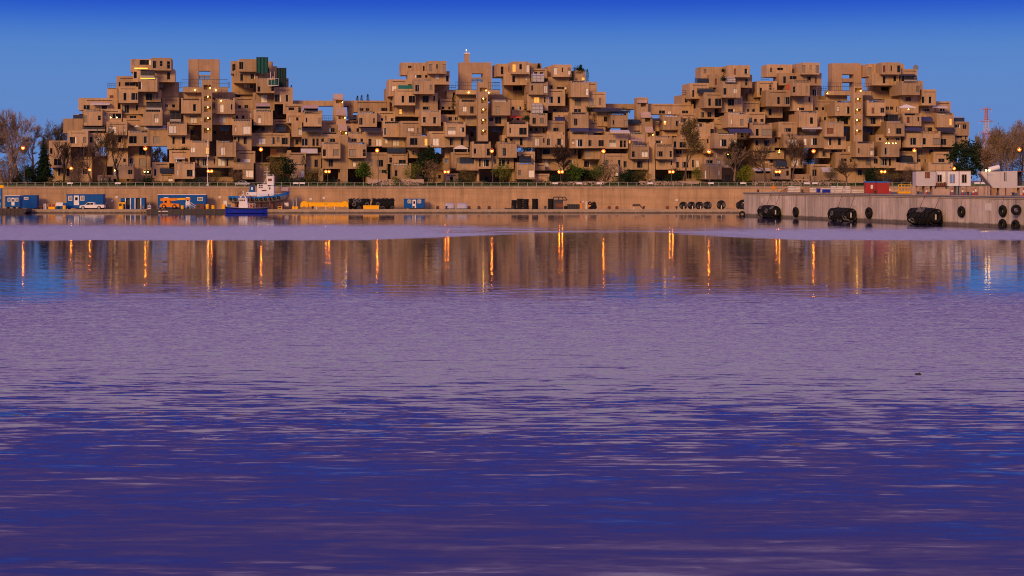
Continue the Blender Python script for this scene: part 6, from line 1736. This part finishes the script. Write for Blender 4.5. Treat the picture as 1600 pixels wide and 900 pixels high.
# stacked black drums
for i, (x0, x1, yt, yb, lb) in enumerate(((799, 807.8, 312.5, 325.5, 'ragged black roll at the left of the black stack'), (807.6, 817.2, 310.3, 325.5, 'tallest black drum of the stack, near the centre'), (817, 826.3, 311, 325.5, 'black drum at the right of the stack of three'),
                                          (831.2, 841.2, 310.5, 325.5, 'single black drum between the stack and the machinery'), (856, 865.5, 310.4, 325.5, 'black drum touching the dark machinery'))):
    Y = QK + 1; k = Y / FPX; r = (x1 - x0) / 2 * k; h = PZ(yt, Y) - AP; rng = random.Random(i)
    t = thing('rubber_drum', lb, 'drum', (PX((x0 + x1) / 2, Y), Y, AP), 0, 'black rubber drums')
    n = 6
    for j in range(n):
        m = MB(); m.lathe((0, 0, 0), [(r * .75, 0), (r * .97, .05), (r * (1 if i else rng.uniform(.88, 1.02)), h / n * .5), (r * .97, h / n - .05), (r * .75, h / n)], 'rubber', 16); m.build('tyre', t, (rng.uniform(-.04, .04) * (3 if i == 0 else 1), 0, j * h / n))
m = MB(); m.box(0, 2.2, 0, 1, 0, .35, 'deck_dark'); m.box(.1, .4, .1, .9, .35, .5, 'deck_dark'); m.box(1.7, 2.1, .1, .9, .35, .45, 'deck_dark'); tag(m.build('timber_mat', None, at(788.5, QK + .5)), 'flat dark timber mat left of the black stack', 'timber')
# dark machinery frame
Y = QK; k = Y / FPX; X = lambda p: (p - 864) * k; Z = lambda p: PZ(p, Y) - AP
t = thing('winch_machine', 'dark winch machine with raised steel frame on the quay', 'machine', (PX(864, Y), Y, AP))
m = MB(); m.box(X(865), X(880), 0, 1.6, .1, Z(313.5), 'deck_dark'); m.build('engine_block', t)
m = MB()
for a, b_ in (((865, 308), (882, 308)), ((882, 308), (886.5, 312)), ((865, 312.6), (886.5, 312.6)), ((865, 308), (865, 313)), ((873, 308), (873, 313)), ((879, 308), (880, 313))): m.tube((X(a[0]), .3, Z(a[1])), (X(b_[0]), .3, Z(b_[1])), .14, .14, 'deck_dark', 5)
m.build('boom_frame', t)
m = MB(); m.lathe((X(884), .2, .5), [(.3, 0), (.5, .05), (.4, .2), (.4, 1.0), (.5, 1.15), (.3, 1.2)], 'rubber', 14, 'Y'); m.build('winch_drum', t)
m = MB(); m.box(X(868), X(880), -.04, 0, Z(324), Z(318), 'rust'); m.build('side_panel', t)
m = MB(); m.box(0, 3.5, 0, 1.5, 0, 1.35, 'deck_dark'); m.box(-.05, 3.55, -.05, 1.55, 1.25, 1.4, 'deck_dark')
for i in range(8): m.box(i * .46, i * .46 + .12, -.06, 0, .05, 1.25, 'rubber')
tag(m.build('tool_container', None, at(886.5)), 'low black steel container right of the winch machine', 'container')
for px, mt, top, lb in ((907, 'orange_paint', 314.5, 'orange marker post right of the black container'), (911, 'wood', 314.2, 'pale wooden post beside the orange marker'), (916, 'cargo_white', 314.6, 'white-topped post of the row'), (920.6, 'orange_paint', 318, 'short orange post at the right of the row')):
    h = PZ(top, QK) - AP; m = MB(); m.box(-.2, .2, -.15, .15, 0, h - .35, mt); m.box(-.22, .22, -.17, .17, h - .36, h, 'cargo_white' if mt != 'orange_paint' else 'red_paint'); m.box(-.3, .3, -.25, .25, 0, .1, 'deck_dark'); tag(m.build('marker_post', None, at(px)), lb, 'post', 'marker posts')
t = thing('tyre_pile', 'heap of black tyres right of the marker posts', 'tyre pile', at(925.5)); rng = random.Random(5)
for i in range(14):
    o = link('tyre', tyre_mesh(.36, .16, 'rubber'), t, (rng.uniform(-.75, .75), rng.uniform(-.3, .5), .3 + i % 5 * .33)); rnd_rot(o, rng, .6)
# bollards and small lumps on the quay edge
bl = MB(); bl.lathe((0, 0, 0), [(.34, 0), (.34, .1), (.2, .2), (.19, .55), (.36, .68), (.36, .85), (.22, .95)], 'deck_dark', 12); bme = None
for px, lb in ((594.5, 'black bollard right of the yellow box'), (646.5, 'black bollard before the blue hut'), (697.5, 'black bollard before the left grey tarpaulin mound'), (801.5, 'black bollard below the ragged black roll'), (852, 'black bollard left of the winch machine'), (904, 'black bollard below the orange posts'), (1006, 'black bollard at the right of the dark ramp'),
               (1057, 'black bollard left of the round fenders'), (1107.5, 'black bollard below the fourth round fender'), (488.5, 'black bollard below the yellow beam'), (168.8, 'black bollard right of the white pickup')):
    if bme is None: o = bl.build('bollard', None, (PX(px, QY + .9), QY + .9, AP)); bme = o.data
    else: o = link('bollard', bme, None, (PX(px, QY + .9), QY + .9, AP))
    tag(o, lb, 'bollard', 'quay bollards')
for px, lb in ((668.5, 'small dark cube weight right of the blue hut'), (684, 'dark block left of the grey mounds'), (733, 'dark block right of the grey mounds'), (748.5, 'dark block alone on the empty quay'), (764.5, 'dark block with loose chain on the empty quay'), (952, 'small dark lump right of the tyre heap'), (964, 'small grey lump further right of the tyre heap'), (1043, 'dark rusty block left of the round fenders')):
    rng = random.Random(int(px)); m = MB(); w = .42
    m.prism([(-w, 0), (w, 0), (w * .95, .6), (w * .6, .95), (-w * .7, .9), (-w, .6)], -.4, .4, 'deck_dark' if px < 900 else 'rust'); m.torus((0, -.45, .55), .2, .06, 'rust', 10, 5)
    tag(m.build('mooring_weight', None, at(px, QK + 1)), lb, 'weight', 'mooring weights')
# grey tarpaulin mounds
for x0, x1, lb in ((694, 711.3, 'left grey covered mound on the quay'), (712.8, 731.5, 'right grey covered mound on the quay')):
    Y = QK + 1; k = Y / FPX; w = (x1 - x0) * k; h = PZ(317, Y) - AP; t = thing('covered_boat', lb, 'covered boat', (PX(x0, Y), Y, AP), 0, 'grey covered mounds')
    m = MB(); n = 10; pts = []; nr = 7
    for i in range(n + 1):
        u = i / n; e = (1 - abs(2 * u - 1) ** 6) ** .5 if 0 < u < 1 else 0.0
        e = max(.02, e)
        for j in range(nr + 1):
            a = math.pi * j / nr; pts.append((w * u, -1.0 * e * math.cos(a), .28 + (h - .28) * (.55 * e + .45 * e) * (math.sin(a) ** .7) + .03 * math.sin(i * 2.1 + j)))
    m.poly(pts, [(i * (nr + 1) + j, (i + 1) * (nr + 1) + j, (i + 1) * (nr + 1) + j + 1, i * (nr + 1) + j + 1) for i in range(n) for j in range(nr)], 'tarp_grey'); m.build('tarpaulin', t, smooth=True)
    m = MB(); m.box(.15, w - .15, -.9, .9, 0, .3, 'deck_dark'); m.build('cradle', t)
t = thing('boarding_ramp', 'short dark boarding ramp tipped over the quay edge', 'ramp', at(988.5, QK - 2))
m = MB(); m.prism([(0, 1.1), (2.0, 1.25), (3.0, .1), (2.8, .0), (1.9, .9), (0, .85)], 0, 1.2, 'wood_dark'); m.build('deck', t); m = MB(); m.box(.2, .4, .1, 1.1, 0, .9, 'cargo_white'); m.build('leg', t); m = MB(); m.box(0, 2.0, -.05, 0, 1.1, 1.45, 'deck_dark'); m.build('side_rail', t)

# ================================================================ things on and along the pier
def pier_thing(name, lb, cat, px, out, z, group=None):
    p = pier_pt(px, out, z); return tag(link(name, None, None, p, pang), lb, cat, group)
def pier_col(px, out):                       # wall column whose point, moved 'out' over the water, shows at px
    c = px
    for _ in range(6):
        q = pier_pt(c, out); c += px - (800.0 + FPX * q.x / q.y)
    return c
# in the pier frame: +x towards the camera along the wall, +y inland (so the water is at -y)
for px0, px1, yt, yb, lb in ((1184.5, 1219.5, 317.5, 341, 'leftmost big tyre-covered floating fender at the pier wall'), (1294, 1337.5, 320, 345, 'middle big tyre-covered floating fender at the pier wall'), (1419.5, 1470, 323.5, 356, 'rightmost and largest tyre-covered floating fender at the pier wall')):
    c = (px0 + px1) / 2; pc = pier_pt(c); k = pc.y / FPX; H = (yb - yt) * k; r = H / 2 * .78; s0, s1 = on_pier(px0 + 6), on_pier(px1 - 7); Ln = max((s1 - s0) * .9, 2.9 * r)
    rng = random.Random(int(c)); t = pier_thing('floating_fender', lb, 'fender', pier_col(c, r + .3), r + .3, r * .45 + .12, 'floating fenders along the pier')
    m = MB(); m.lathe((-Ln / 2, 0, r * .45), [(r * .2, -.1), (r * .7, .15), (r * .95, .8), (r, 1.6), (r, Ln - 1.6), (r * .95, Ln - .8), (r * .7, Ln - .15), (r * .2, Ln + .1)], 'rubber', 20, 'X'); m.build('fender_body', t)
    n = max(5, int(Ln / 1.15))
    for i in range(n):
        for j in range(9):
            a = j * 2 * math.pi / 9 + .2; x = -Ln / 2 + Ln * (i + .5) / n + (.15 if j % 2 else -.15); f = 1.0 if 0 < i < n - 1 else .93
            o = link('tyre', tyre_mesh(.46, .17, 'rubber' if rng.random() < .85 else 'rubber_worn', .9), t, (x, -r * f * math.cos(a), r * .45 + r * f * math.sin(a))); o.rotation_euler = (-a, rng.uniform(-.2, .2), rng.uniform(-.2, .2))
    o = link('end_tyre', tyre_mesh(r * .55, r * .22, 'rubber', .9, 'X'), t, (Ln / 2 + .15, 0, r * .45)); o = link('end_tyre', tyre_mesh(r * .5, r * .2, 'rubber', .9, 'X'), t, (-Ln / 2 - .2, -.2, r * .8))
    m = MB(); m.box(-.12, .12, -.1, .1, -.5, .5, 'cargo_white'); m.build('shackle_plate', t, (Ln / 2 + .5, -.3, r * .45))
    for x in (-Ln * .35, Ln * .35): m = MB(); m.tube((x, r * .3, r * 1.3), (x, r + .25, PH - (r * .45 + .12)), .05, .05, 'rust', 5); m.build('chain', t)
for px, py, rr, lb, hang in ((1243, 331, 1.15, 'tyre hung on the pier wall between the first two floating fenders', 1), (1357.5, 332.5, 1.2, 'tyre hung on the pier wall right of the middle floating fender', 1), (1502, 330.7, 1.1, 'tyre hung high on the pier wall, alone in the middle right', 1),
                         (1566.5, 329.5, 1.1, 'left one of the two upper tyres near the right edge', 1), (1566.2, 351, 1.1, 'half-sunk tyre below the left upper tyre, right edge', 0), (1586.5, 352.5, 1.1, 'half-sunk tyre at the right edge, below the face-on tyre', 0)):
    p = pier_pt(px); z = PZ(py, p.y); t = pier_thing('hanging_tyre', lb, 'tyre', pier_col(px, .36), .36, z, 'tyres hung on the pier wall')
    r = rr; link('tyre', tyre_mesh(r * .68, r * .32, 'rubber', .95), t)
    if hang: m = MB(); m.tube((0, 0, r), (0, .2, PH - z), .03, .03, 'rust', 5); m.build('chain', t)
p = pier_pt(pier_col(1587.6, .9), .9); z = PZ(328, p.y); t = tag(link('hanging_tyre', None, None, (p.x, p.y, z)), 'tyre facing the camera with its hole showing, right edge of the pier', 'tyre', 'tyres hung on the pier wall')
m = MB(); m.torus((0, 0, 0), .66, .30, 'rubber', 20, 8); m.build('tyre', t); m = MB(); m.tube((0, 0, -.9), (0, 0, -2.0), .03, .03, 'rust', 5); m.tube((0, .3, .9), (0, .7, PH - z), .03, .03, 'rust', 5); m.build('chain', t)
for px, y0, y1, lb in ((1191, 310, 317, 'white painted mark plate near the left end of the pier wall'), (1335.5, 313, 322, 'white depth scale on the pier wall above the middle fender'), (1544.5, 317.5, 329, 'pale notice plate on the pier wall near the right edge')):
    p = pier_pt(px, .06); w = 1.1 if px < 1500 else 2.2; h = (y1 - y0) / FPX * p.y; t = pier_thing('wall_plate', lb, 'sign', px, .05, PZ(y1, p.y))
    m = MB(); m.box(-w / 2, w / 2, -.03, .02, 0, h, 'cargo_white'); m.build('plate', t)
    if px < 1500:
        for i in range(4): m = MB(); m.box(-w * .3, w * .3, -.045, -.03, h * (i * .25 + .08), h * (i * .25 + .12), 'steel'); m.build('scale_mark', t)
for px in (1182, 1251, 1305, 1364.5, 1431.5, 1509.5, 1580):
    m = MB(); m.lathe((0, 0, 0), [(.32, 0), (.3, .1), (.2, .2), (.2, .42), (.36, .5), (.3, .62)], 'deck_dark', 12)
    o = m.build('bollard', None, pier_pt(px, -.4, PH)); tag(o, 'black bollard on the pier coping ' + {1182: 'at the left end of the pier', 1251: 'before the dark blue crates', 1305: 'above the middle floating fender', 1364.5: 'in front of the red containers', 1431.5: 'below the left white cabin', 1509.5: 'below the right white cabin', 1580: 'near the right edge'}[px], 'bollard', 'pier bollards')
# deck cargo: distances behind the pier edge
def PD(px, back): p = pier_pt(px, -back); return p.y
def deck(px, back): p = pier_pt(px, -back); Yd = p.y; return Vector((PX(px, Yd), Yd, PH - .02)), Yd / FPX
rng = random.Random(3)
kinds = ('pallet of white sacks', 'bundle of timber', 'white plastic crate', 'stacked wooden pallets')
cargo = [(1231, 1241, 291, 300, 'cargo_white', 'pale sack pallet next to the orange life ring, pier'), (1242, 1250, 291.5, 299.5, 'cargo_white', 'tall white pallet load left of the timber, pier'), (1251, 1256, 294, 299.5, 'wood', 'small timber bundle right of the white pallet load'), (1259, 1264.5, 292.5, 299.5, 'wood', 'tall timber bundle among the pallets'),
         (1265, 1275, 294, 299.8, 'cargo_white', 'low pallet of pale boxes left of the blue crates'), (1276, 1284, 295, 300.3, 'blue_deep', 'left dark blue crate on the pier'), (1285, 1299, 296, 300.5, 'blue_deep', 'longer dark blue crate on the pier'), (1282, 1297, 294, 299, 'cargo_white', 'white pallet behind the dark blue crates'),
         (1297.5, 1305.5, 291.2, 298, 'cargo_white', 'high white pallet load behind the stacked crates'), (1304, 1314, 294.5, 300.8, 'cargo_white', 'stack of white slatted crates right of the blue crates'), (1307, 1317, 291.3, 298, 'cargo_white', 'tall white load at the back of the pallets'), (1316, 1326, 295, 300.8, 'cargo_white', 'second stack of white slatted crates'),
         (1320, 1328, 291.2, 298, 'cargo_white', 'tall white load nearest the red containers'), (1330, 1349, 296.5, 301.2, 'cargo_white', 'long low pallet row left of the red containers')]
for i, (x0, x1, y0, y1, mt, lb) in enumerate(cargo):
    o_, k = deck((x0 + x1) / 2, 4.0 + (i % 3) * 2.2); w = (x1 - x0) * k; h = max(.5, PZ(y0 - .6, o_.y) - PH); t = thing('cargo_pallet', lb, 'pallet', o_, 0, 'pallets on the pier')
    m = MB(); nl = max(2, int(h / .35))
    for j in range(nl):
        z = .14 + (h - .14) * j / nl; m.box(-w / 2 + rng.uniform(0, .05), w / 2 - rng.uniform(0, .05), -.5, .5, z + .03, z + (h - .14) / nl - .03, mt)
    m.box(-w / 2 + .1, w / 2 - .1, -.42, .42, .14, h - .03, 'wood_dark' if mt != 'blue_deep' else 'deck_dark'); m.build('load', t)
    m = MB(); m.box(-w / 2, w / 2, -.52, .52, .09, .14, 'wood'); [m.box(x - .06, x + .06, -.52, .52, 0, .09, 'wood') for x in (-w / 2 + .1, 0, w / 2 - .1)]; m.build('pallet_base', t)
o_, k = deck(1208.3, 2.5); t = thing('life_ring_stand', 'orange life ring board on a post at the left end of the pier', 'life ring', o_)
m = MB(); m.box(-.04, .04, -.04, .04, 0, 1.6, 'steel'); m.build('post', t); m = MB(); m.torus((0, -.08, 1.15), .34, .12, 'orange_paint', 14, 6); m.build('ring', t); m = MB(); m.prism([(-.5, 1.15), (0, .65), (.5, 1.15), (0, 1.65)], -.05, -.02, 'orange_paint'); m.build('board', t)
t = thing('timber_trestle', 'leaning rusty timbers behind the life ring', 'timber', deck(1226, 3)[0])
for a, b_ in (((-1.1, 0), (.6, 1.0)), ((-.4, 0), (.9, .9)), ((.4, .0), (.2, .8))): m = MB(); m.tube((a[0], 0, a[1] + .08), (b_[0], .3, b_[1]), .09, .09, 'wood_dark', 5); m.build('timber', t)
# red containers
for x0, x1, lb in ((1353.2, 1370.3, 'left red steel container with white plate and blue top on the pier'), (1370.7, 1389, 'right red steel container with blue top on the pier')):
    o_, k = deck(x0, 5.0); w = (x1 - x0) * k; h = PZ(283.2, o_.y) - PH; t = thing('red_container', lb, 'container', o_, 0, 'red containers on the pier')
    m = MB(); m.box(0, w, 0, 2.3, .1, h - .25, 'red_paint'); n = 7
    for i in range(n): m.box(w * (i + .25) / n, w * (i + .7) / n, -.05, 0, .2, h - .35, 'red_paint')
    m.build('container_body', t)
    m = MB(); m.box(-.03, w + .03, -.06, 2.35, h - .25, h, 'blue_hull'); m.build('roof_cover', t)
    for x in (0, w - .1): m = MB(); m.box(x, x + .1, -.07, .05, 0, h - .25, 'red_paint'); m.build('corner_post', t)
    if x0 < 1360: m = MB(); m.box(w * .42, w * .62, -.075, -.05, h * .4, h * .72, 'white_paint'); m.build('plate', t)
# yellow cage
o_, k = deck(1403.5, 6.0); w = 21 * k; h = PZ(287.5, o_.y) - PH; t = thing('yellow_cage', 'open yellow steel basket beside the red containers', 'basket', o_)
m = MB(); m.prism([(.1, .15), (w - .1, .15), (w, .55), (0, .55)], 0, 1.4, 'yellow_paint'); m.build('tray', t)
for i in range(5):
    x = .08 + i * (w - .16) / 4; m = MB(); m.box(x - .04, x + .04, 0, .08, .5, h, 'yellow_paint'); m.build('post', t)
for z in (h - .08, h * .65): m = MB(); m.box(0, w, 0, .08, z, z + .08, 'yellow_paint'); m.build('rail', t)
# white cabins on blocks
o_, k = deck(1431, 9.0); Yc = o_.y
def ZP(py): return PZ(py, Yc) - PH
t = thing('white_cabin', 'pale grey container cabin with boarded brown window on the pier', 'cabin', (PX(1431.2, Yc), Yc, PH - .02)); k = Yc / FPX
m = MB(); w = 30.8 * k; m.box(0, w, 0, 3.0, ZP(290.5), ZP(267.5), 'container_white')
for x in (0, w - .12): m.box(x, x + .12, -.04, 0, ZP(290.5), ZP(267.5), 'container_white')
m.box(0, w, -.04, 0, ZP(268.3), ZP(267.5), 'container_white'); m.box(0, w, -.04, 0, ZP(290.5), ZP(289.7), 'container_white'); m.build('cabin_body', t)
m = MB(); m.box(-.1, w + .1, -.1, 3.1, ZP(267.5), ZP(267.0), 'rust'); m.build('roof', t)
m = MB(); m.box(14 * k, 21.5 * k, -.06, .0, ZP(278.3), ZP(268.6), 'wood_dark'); m.box(16 * k, 16.4 * k, -.08, -.06, ZP(278.3), ZP(268.6), 'wood'); m.build('boarded_window', t)
for a in (2, 14, 26): m = MB(); m.box(a * k, (a + 3.4) * k, .2, 2.4, 0, ZP(290.5), 'low_concrete'); m.build('support_block', t)
for x0, x1, wins, z0_, lb, sh_ in ((1462.8, 1479.6, [(1466, 1473.5, 272.5, 284.5)], 284.6, 'recessed white cabin section with red-brown gear below its window', .9), (1480, 1498.4, [(1484, 1492, 272.2, 286)], 290.5, 'white cabin with one tall grey window on the pier', 0), (1498.8, 1517, [(1502.5, 1510.5, 272.2, 286)], 290.5, 'rightmost white cabin of the row, with one tall window', 0)):
    t = thing('white_cabin', lb, 'cabin', (PX(x0, Yc), Yc + sh_, PH - .02)); w = (x1 - x0) * k
    m = MB(); m.box(0, w, 0, 2.8, ZP(z0_), ZP(267.2), 'white_paint')
    for x in (0, w - .1): m.box(x, x + .1, -.05, 0, ZP(z0_), ZP(267.2), 'container_white')
    m.build('cabin_body', t)
    m = MB(); m.box(-.02, w + .02, -.12, 2.9, ZP(267.2), ZP(266.4), 'rust'); m.build('roof', t)
    for a, b_, c, d in wins:
        m = MB(); m.box(0, (b_ - a) * k, -.04, .0, 0, ZP(c) - ZP(d), 'window_frame'); m.box(.12, (b_ - a) * k - .12, -.06, -.04, .12, ZP(c) - ZP(d) - .12, 'pane_blue' if x0 > 1478 and x0 < 1490 else 'pane_dark'); m.box((b_ - a) * k * .5 - .03, (b_ - a) * k * .5 + .03, -.08, -.06, .1, ZP(c) - ZP(d) - .1, 'container_white'); m.build('window', t, ((a - x0) * k, 0, ZP(d)))
    if sh_:
        m = MB(); m.box(.1, w - .1, .0, 1.5, 0, ZP(290), 'low_concrete'); m.build('support_block', t)
        m = MB(); [m.box(.1 + i * .42, .38 + i * .42, -.6, -.1, ZP(290.3), ZP(285.5 + i % 2), 'rust') for i in range(5)]; m.build('stored_gear', t)
    else:
        for a in (.05, w - .45): m = MB(); m.box(a, a + .35, .3, 2.2, 0, ZP(290.5), 'steel'); m.build('leg', t)
# slanted pale container on blocks
o_, k = deck(1535, 9.0); Ys = o_.y; k = Ys / FPX; X = lambda p: (p - 1533) * k; ZS = lambda py: PZ(py, Ys) - PH
t = thing('slanted_container', 'pale grey container with a slanted left end, on concrete blocks', 'container', (PX(1533, Ys), Ys, PH - .02))
m = MB(); m.prism([(X(1533), ZS(267.8)), (X(1562.5), ZS(267.8)), (X(1562.5), ZS(293.5)), (X(1552.5), ZS(293.5)), (X(1533), ZS(271))], 0, 2.6, 'container_white'); m.prism([(X(1562.5), ZS(267.8)), (X(1590), ZS(266.8)), (X(1590), ZS(293.5)), (X(1562.5), ZS(293.5))], .15, 2.6, 'container_white'); m.build('container_body', t)
m = MB(); m.prism([(X(1532.6), ZS(271.4)), (X(1532.8), ZS(269)), (X(1553), ZS(293.8)), (X(1551), ZS(293.8))], -.06, 2.65, 'rail_pale'); m.build('slanted_sill', t)
for a in (1569, 1571.6): m = MB(); m.box(X(a), X(a + 1.1), .09, .15, ZS(283), ZS(269), 'rail_dark'); m.build('door_bar', t)
m = MB(); m.box(X(1590), X(1602), .1, 2.6, ZS(292.6), ZS(290.2), 'container_white'); m.box(X(1590), X(1602), .1, 2.6, ZS(268.6), ZS(266.8), 'wood_dark'); m.box(X(1596), X(1597), .1, .4, ZS(290), ZS(268), 'rail_dark'); m.box(X(1590.5), X(1602), 2.2, 2.5, ZS(290), ZS(268), 'deck_dark'); m.build('open_bay', t)
m = MB(); m.tube((X(1548), 1.2, ZS(267) + .3), (X(1564), 1.2, ZS(261.5) + .1), .42, .42, 'white_paint', 12); m.build('tube', t)
for i, (a, b_) in enumerate(((1549, 1557), (1562, 1571), (1572.5, 1583), (1594, 1600))): m = MB(); m.box(X(a), X(b_), .2, 2.0, 0, ZS(293.6), 'low_concrete' if i else 'wood'); m.build('support_block', t)
o_, k = deck(1543.3, 8.0); t = thing('work_light', 'lit orange work light at the slanted container edge', 'work light', (o_.x, o_.y, PH - .02)); m = MB(); m.tube((0, 0, 0), (0, 0, PZ(266, o_.y) - PH), .04, .04, 'pole', 6); m.build('pole', t)
for x in (-.3, .3): m = MB(); m.sphere((x, 0, PZ(266, o_.y) - PH), .18, 'lamp_warm', 8); m.build('lamp_globe', t)
# cones, blocks
for px, y0, back, lb in ((1447.5, 294, 5, 'orange cone below the left white cabin'), (1487.8, 293.5, 4, 'orange cone with white band left of the cabin legs'), (1504.3, 294, 5, 'orange cone right of the cabin legs'), (1520.8, 295, 4, 'orange cone between the cabins and the slanted container'), (1524.8, 291.5, 6, 'taller orange cone nearest the slanted container'), (1390.6, 291, 4.6, 'orange and white marker cone right of the red containers'), (1599.3, 293, 3, 'orange cone at the right edge of the pier')):
    o_, k = deck(px, back); h = max(.75, PZ(y0, o_.y) - PH); m = MB(); m.box(-.25, .25, -.25, .25, 0, .05, 'red_paint'); m.lathe((0, 0, .05), [(.2, 0), (.15, h * .35), (.04, h)], 'red_paint', 10); m.lathe((0, 0, .05 + h * .4), [(.158, 0), (.118, h * .28)], 'white_paint', 10)
    tag(m.build('traffic_cone', None, o_), lb, 'cone', 'traffic cones on the pier')
for x0, x1, y0, lb in ((1425, 1432, 290.6, 'pale concrete block right of the yellow basket'), (1511, 1516.5, 291.5, 'pale concrete block right of the cabin legs'), (1529, 1537, 291.2, 'pale concrete block left of the slanted container'), (1539.5, 1547, 290.6, 'pale concrete block under the slanted container edge'), (1457, 1484, 295, 'long low kerb block below the cabins')):
    o_, k = deck(x0, 7.0); w = (x1 - x0) * k; h = PZ(y0, o_.y) - PH; m = MB(); m.prism([(0, 0), (w, 0), (w - .06, h), (.06, h)], 0, .8, 'low_concrete'); m.box(w * .2, w * .8, .1, .7, h, h + .05, 'low_concrete'); tag(m.build('concrete_block', None, o_), lb, 'block', 'concrete blocks on the pier')
# ================================================================ far and small things
Yp = 1500.0; t = thing('power_pylon', 'red and white lattice power pylon beyond the trees at right', 'pylon', (PX(1541.3, Yp), Yp, GZ)); hp = PZ(169, Yp) - GZ
def lat(z0, z1, w0, w1, mt):
    m = MB(); n = 5
    for i in range(n):
        a, b_ = i / n, (i + 1) / n; za, zb = z0 + (z1 - z0) * a, z0 + (z1 - z0) * b_; wa, wb_ = w0 + (w1 - w0) * a, w0 + (w1 - w0) * b_
        for sx_, sy_ in ((-1, -1), (1, -1), (1, 1), (-1, 1)): m.tube((sx_ * wa, sy_ * wa, za), (sx_ * wb_, sy_ * wb_, zb), .22, .22, mt, 4)
        for (p, q) in (((-1, -1), (1, -1)), ((1, -1), (1, 1)), ((1, 1), (-1, 1)), ((-1, 1), (-1, -1))):
            m.tube((p[0] * wa, p[1] * wa, za), (q[0] * wb_, q[1] * wb_, zb), .14, .14, mt, 3); m.tube((q[0] * wa, q[1] * wa, za), (p[0] * wb_, p[1] * wb_, zb), .14, .14, mt, 3)
    return m
for i in range(6): lat(hp * i / 6, hp * (i + 1) / 6, 4.2 * (1 - i / 6) ** 1.3 + .9, 4.2 * (1 - (i + 1) / 6) ** 1.3 + .9, 'pylon_red' if i % 2 else 'pylon_white').build('lattice_section', t)
for f, wd in ((.985, 4.2), (.82, 5.5), (.66, 6.5)):
    m = MB(); m.tube((-wd, 0, hp * f), (wd, 0, hp * f), .25, .25, 'pylon_red', 4); m.tube((-wd, 0, hp * f), (0, 0, hp * f + 2.2), .16, .16, 'pylon_red', 3); m.tube((wd, 0, hp * f), (0, 0, hp * f + 2.2), .16, .16, 'pylon_red', 3); m.build('cross_arm', t)
    for x in (-wd, wd): m = MB(); m.tube((x, 0, hp * f), (x, 0, hp * f - 2.6), .16, .16, 'pylon_white', 4); m.build('insulator', t)
# driftwood on the water
yd = CAMH * FPX / (585.5 - HZ); m = MB(); m.prism([(-.12, -.03), (.10, -.03), (.125, .02), (.10, .06), (.02, .075), (-.06, .06), (-.12, .07), (-.135, .02)], -.05, .05, 'driftwood'); m.box(.02, .05, -.02, .0, .06, .10, 'driftwood')
tag(m.build('driftwood', None, (PX(1435, yd), yd, 0.0)), 'small dark piece of driftwood afloat on the open water, right', 'driftwood')
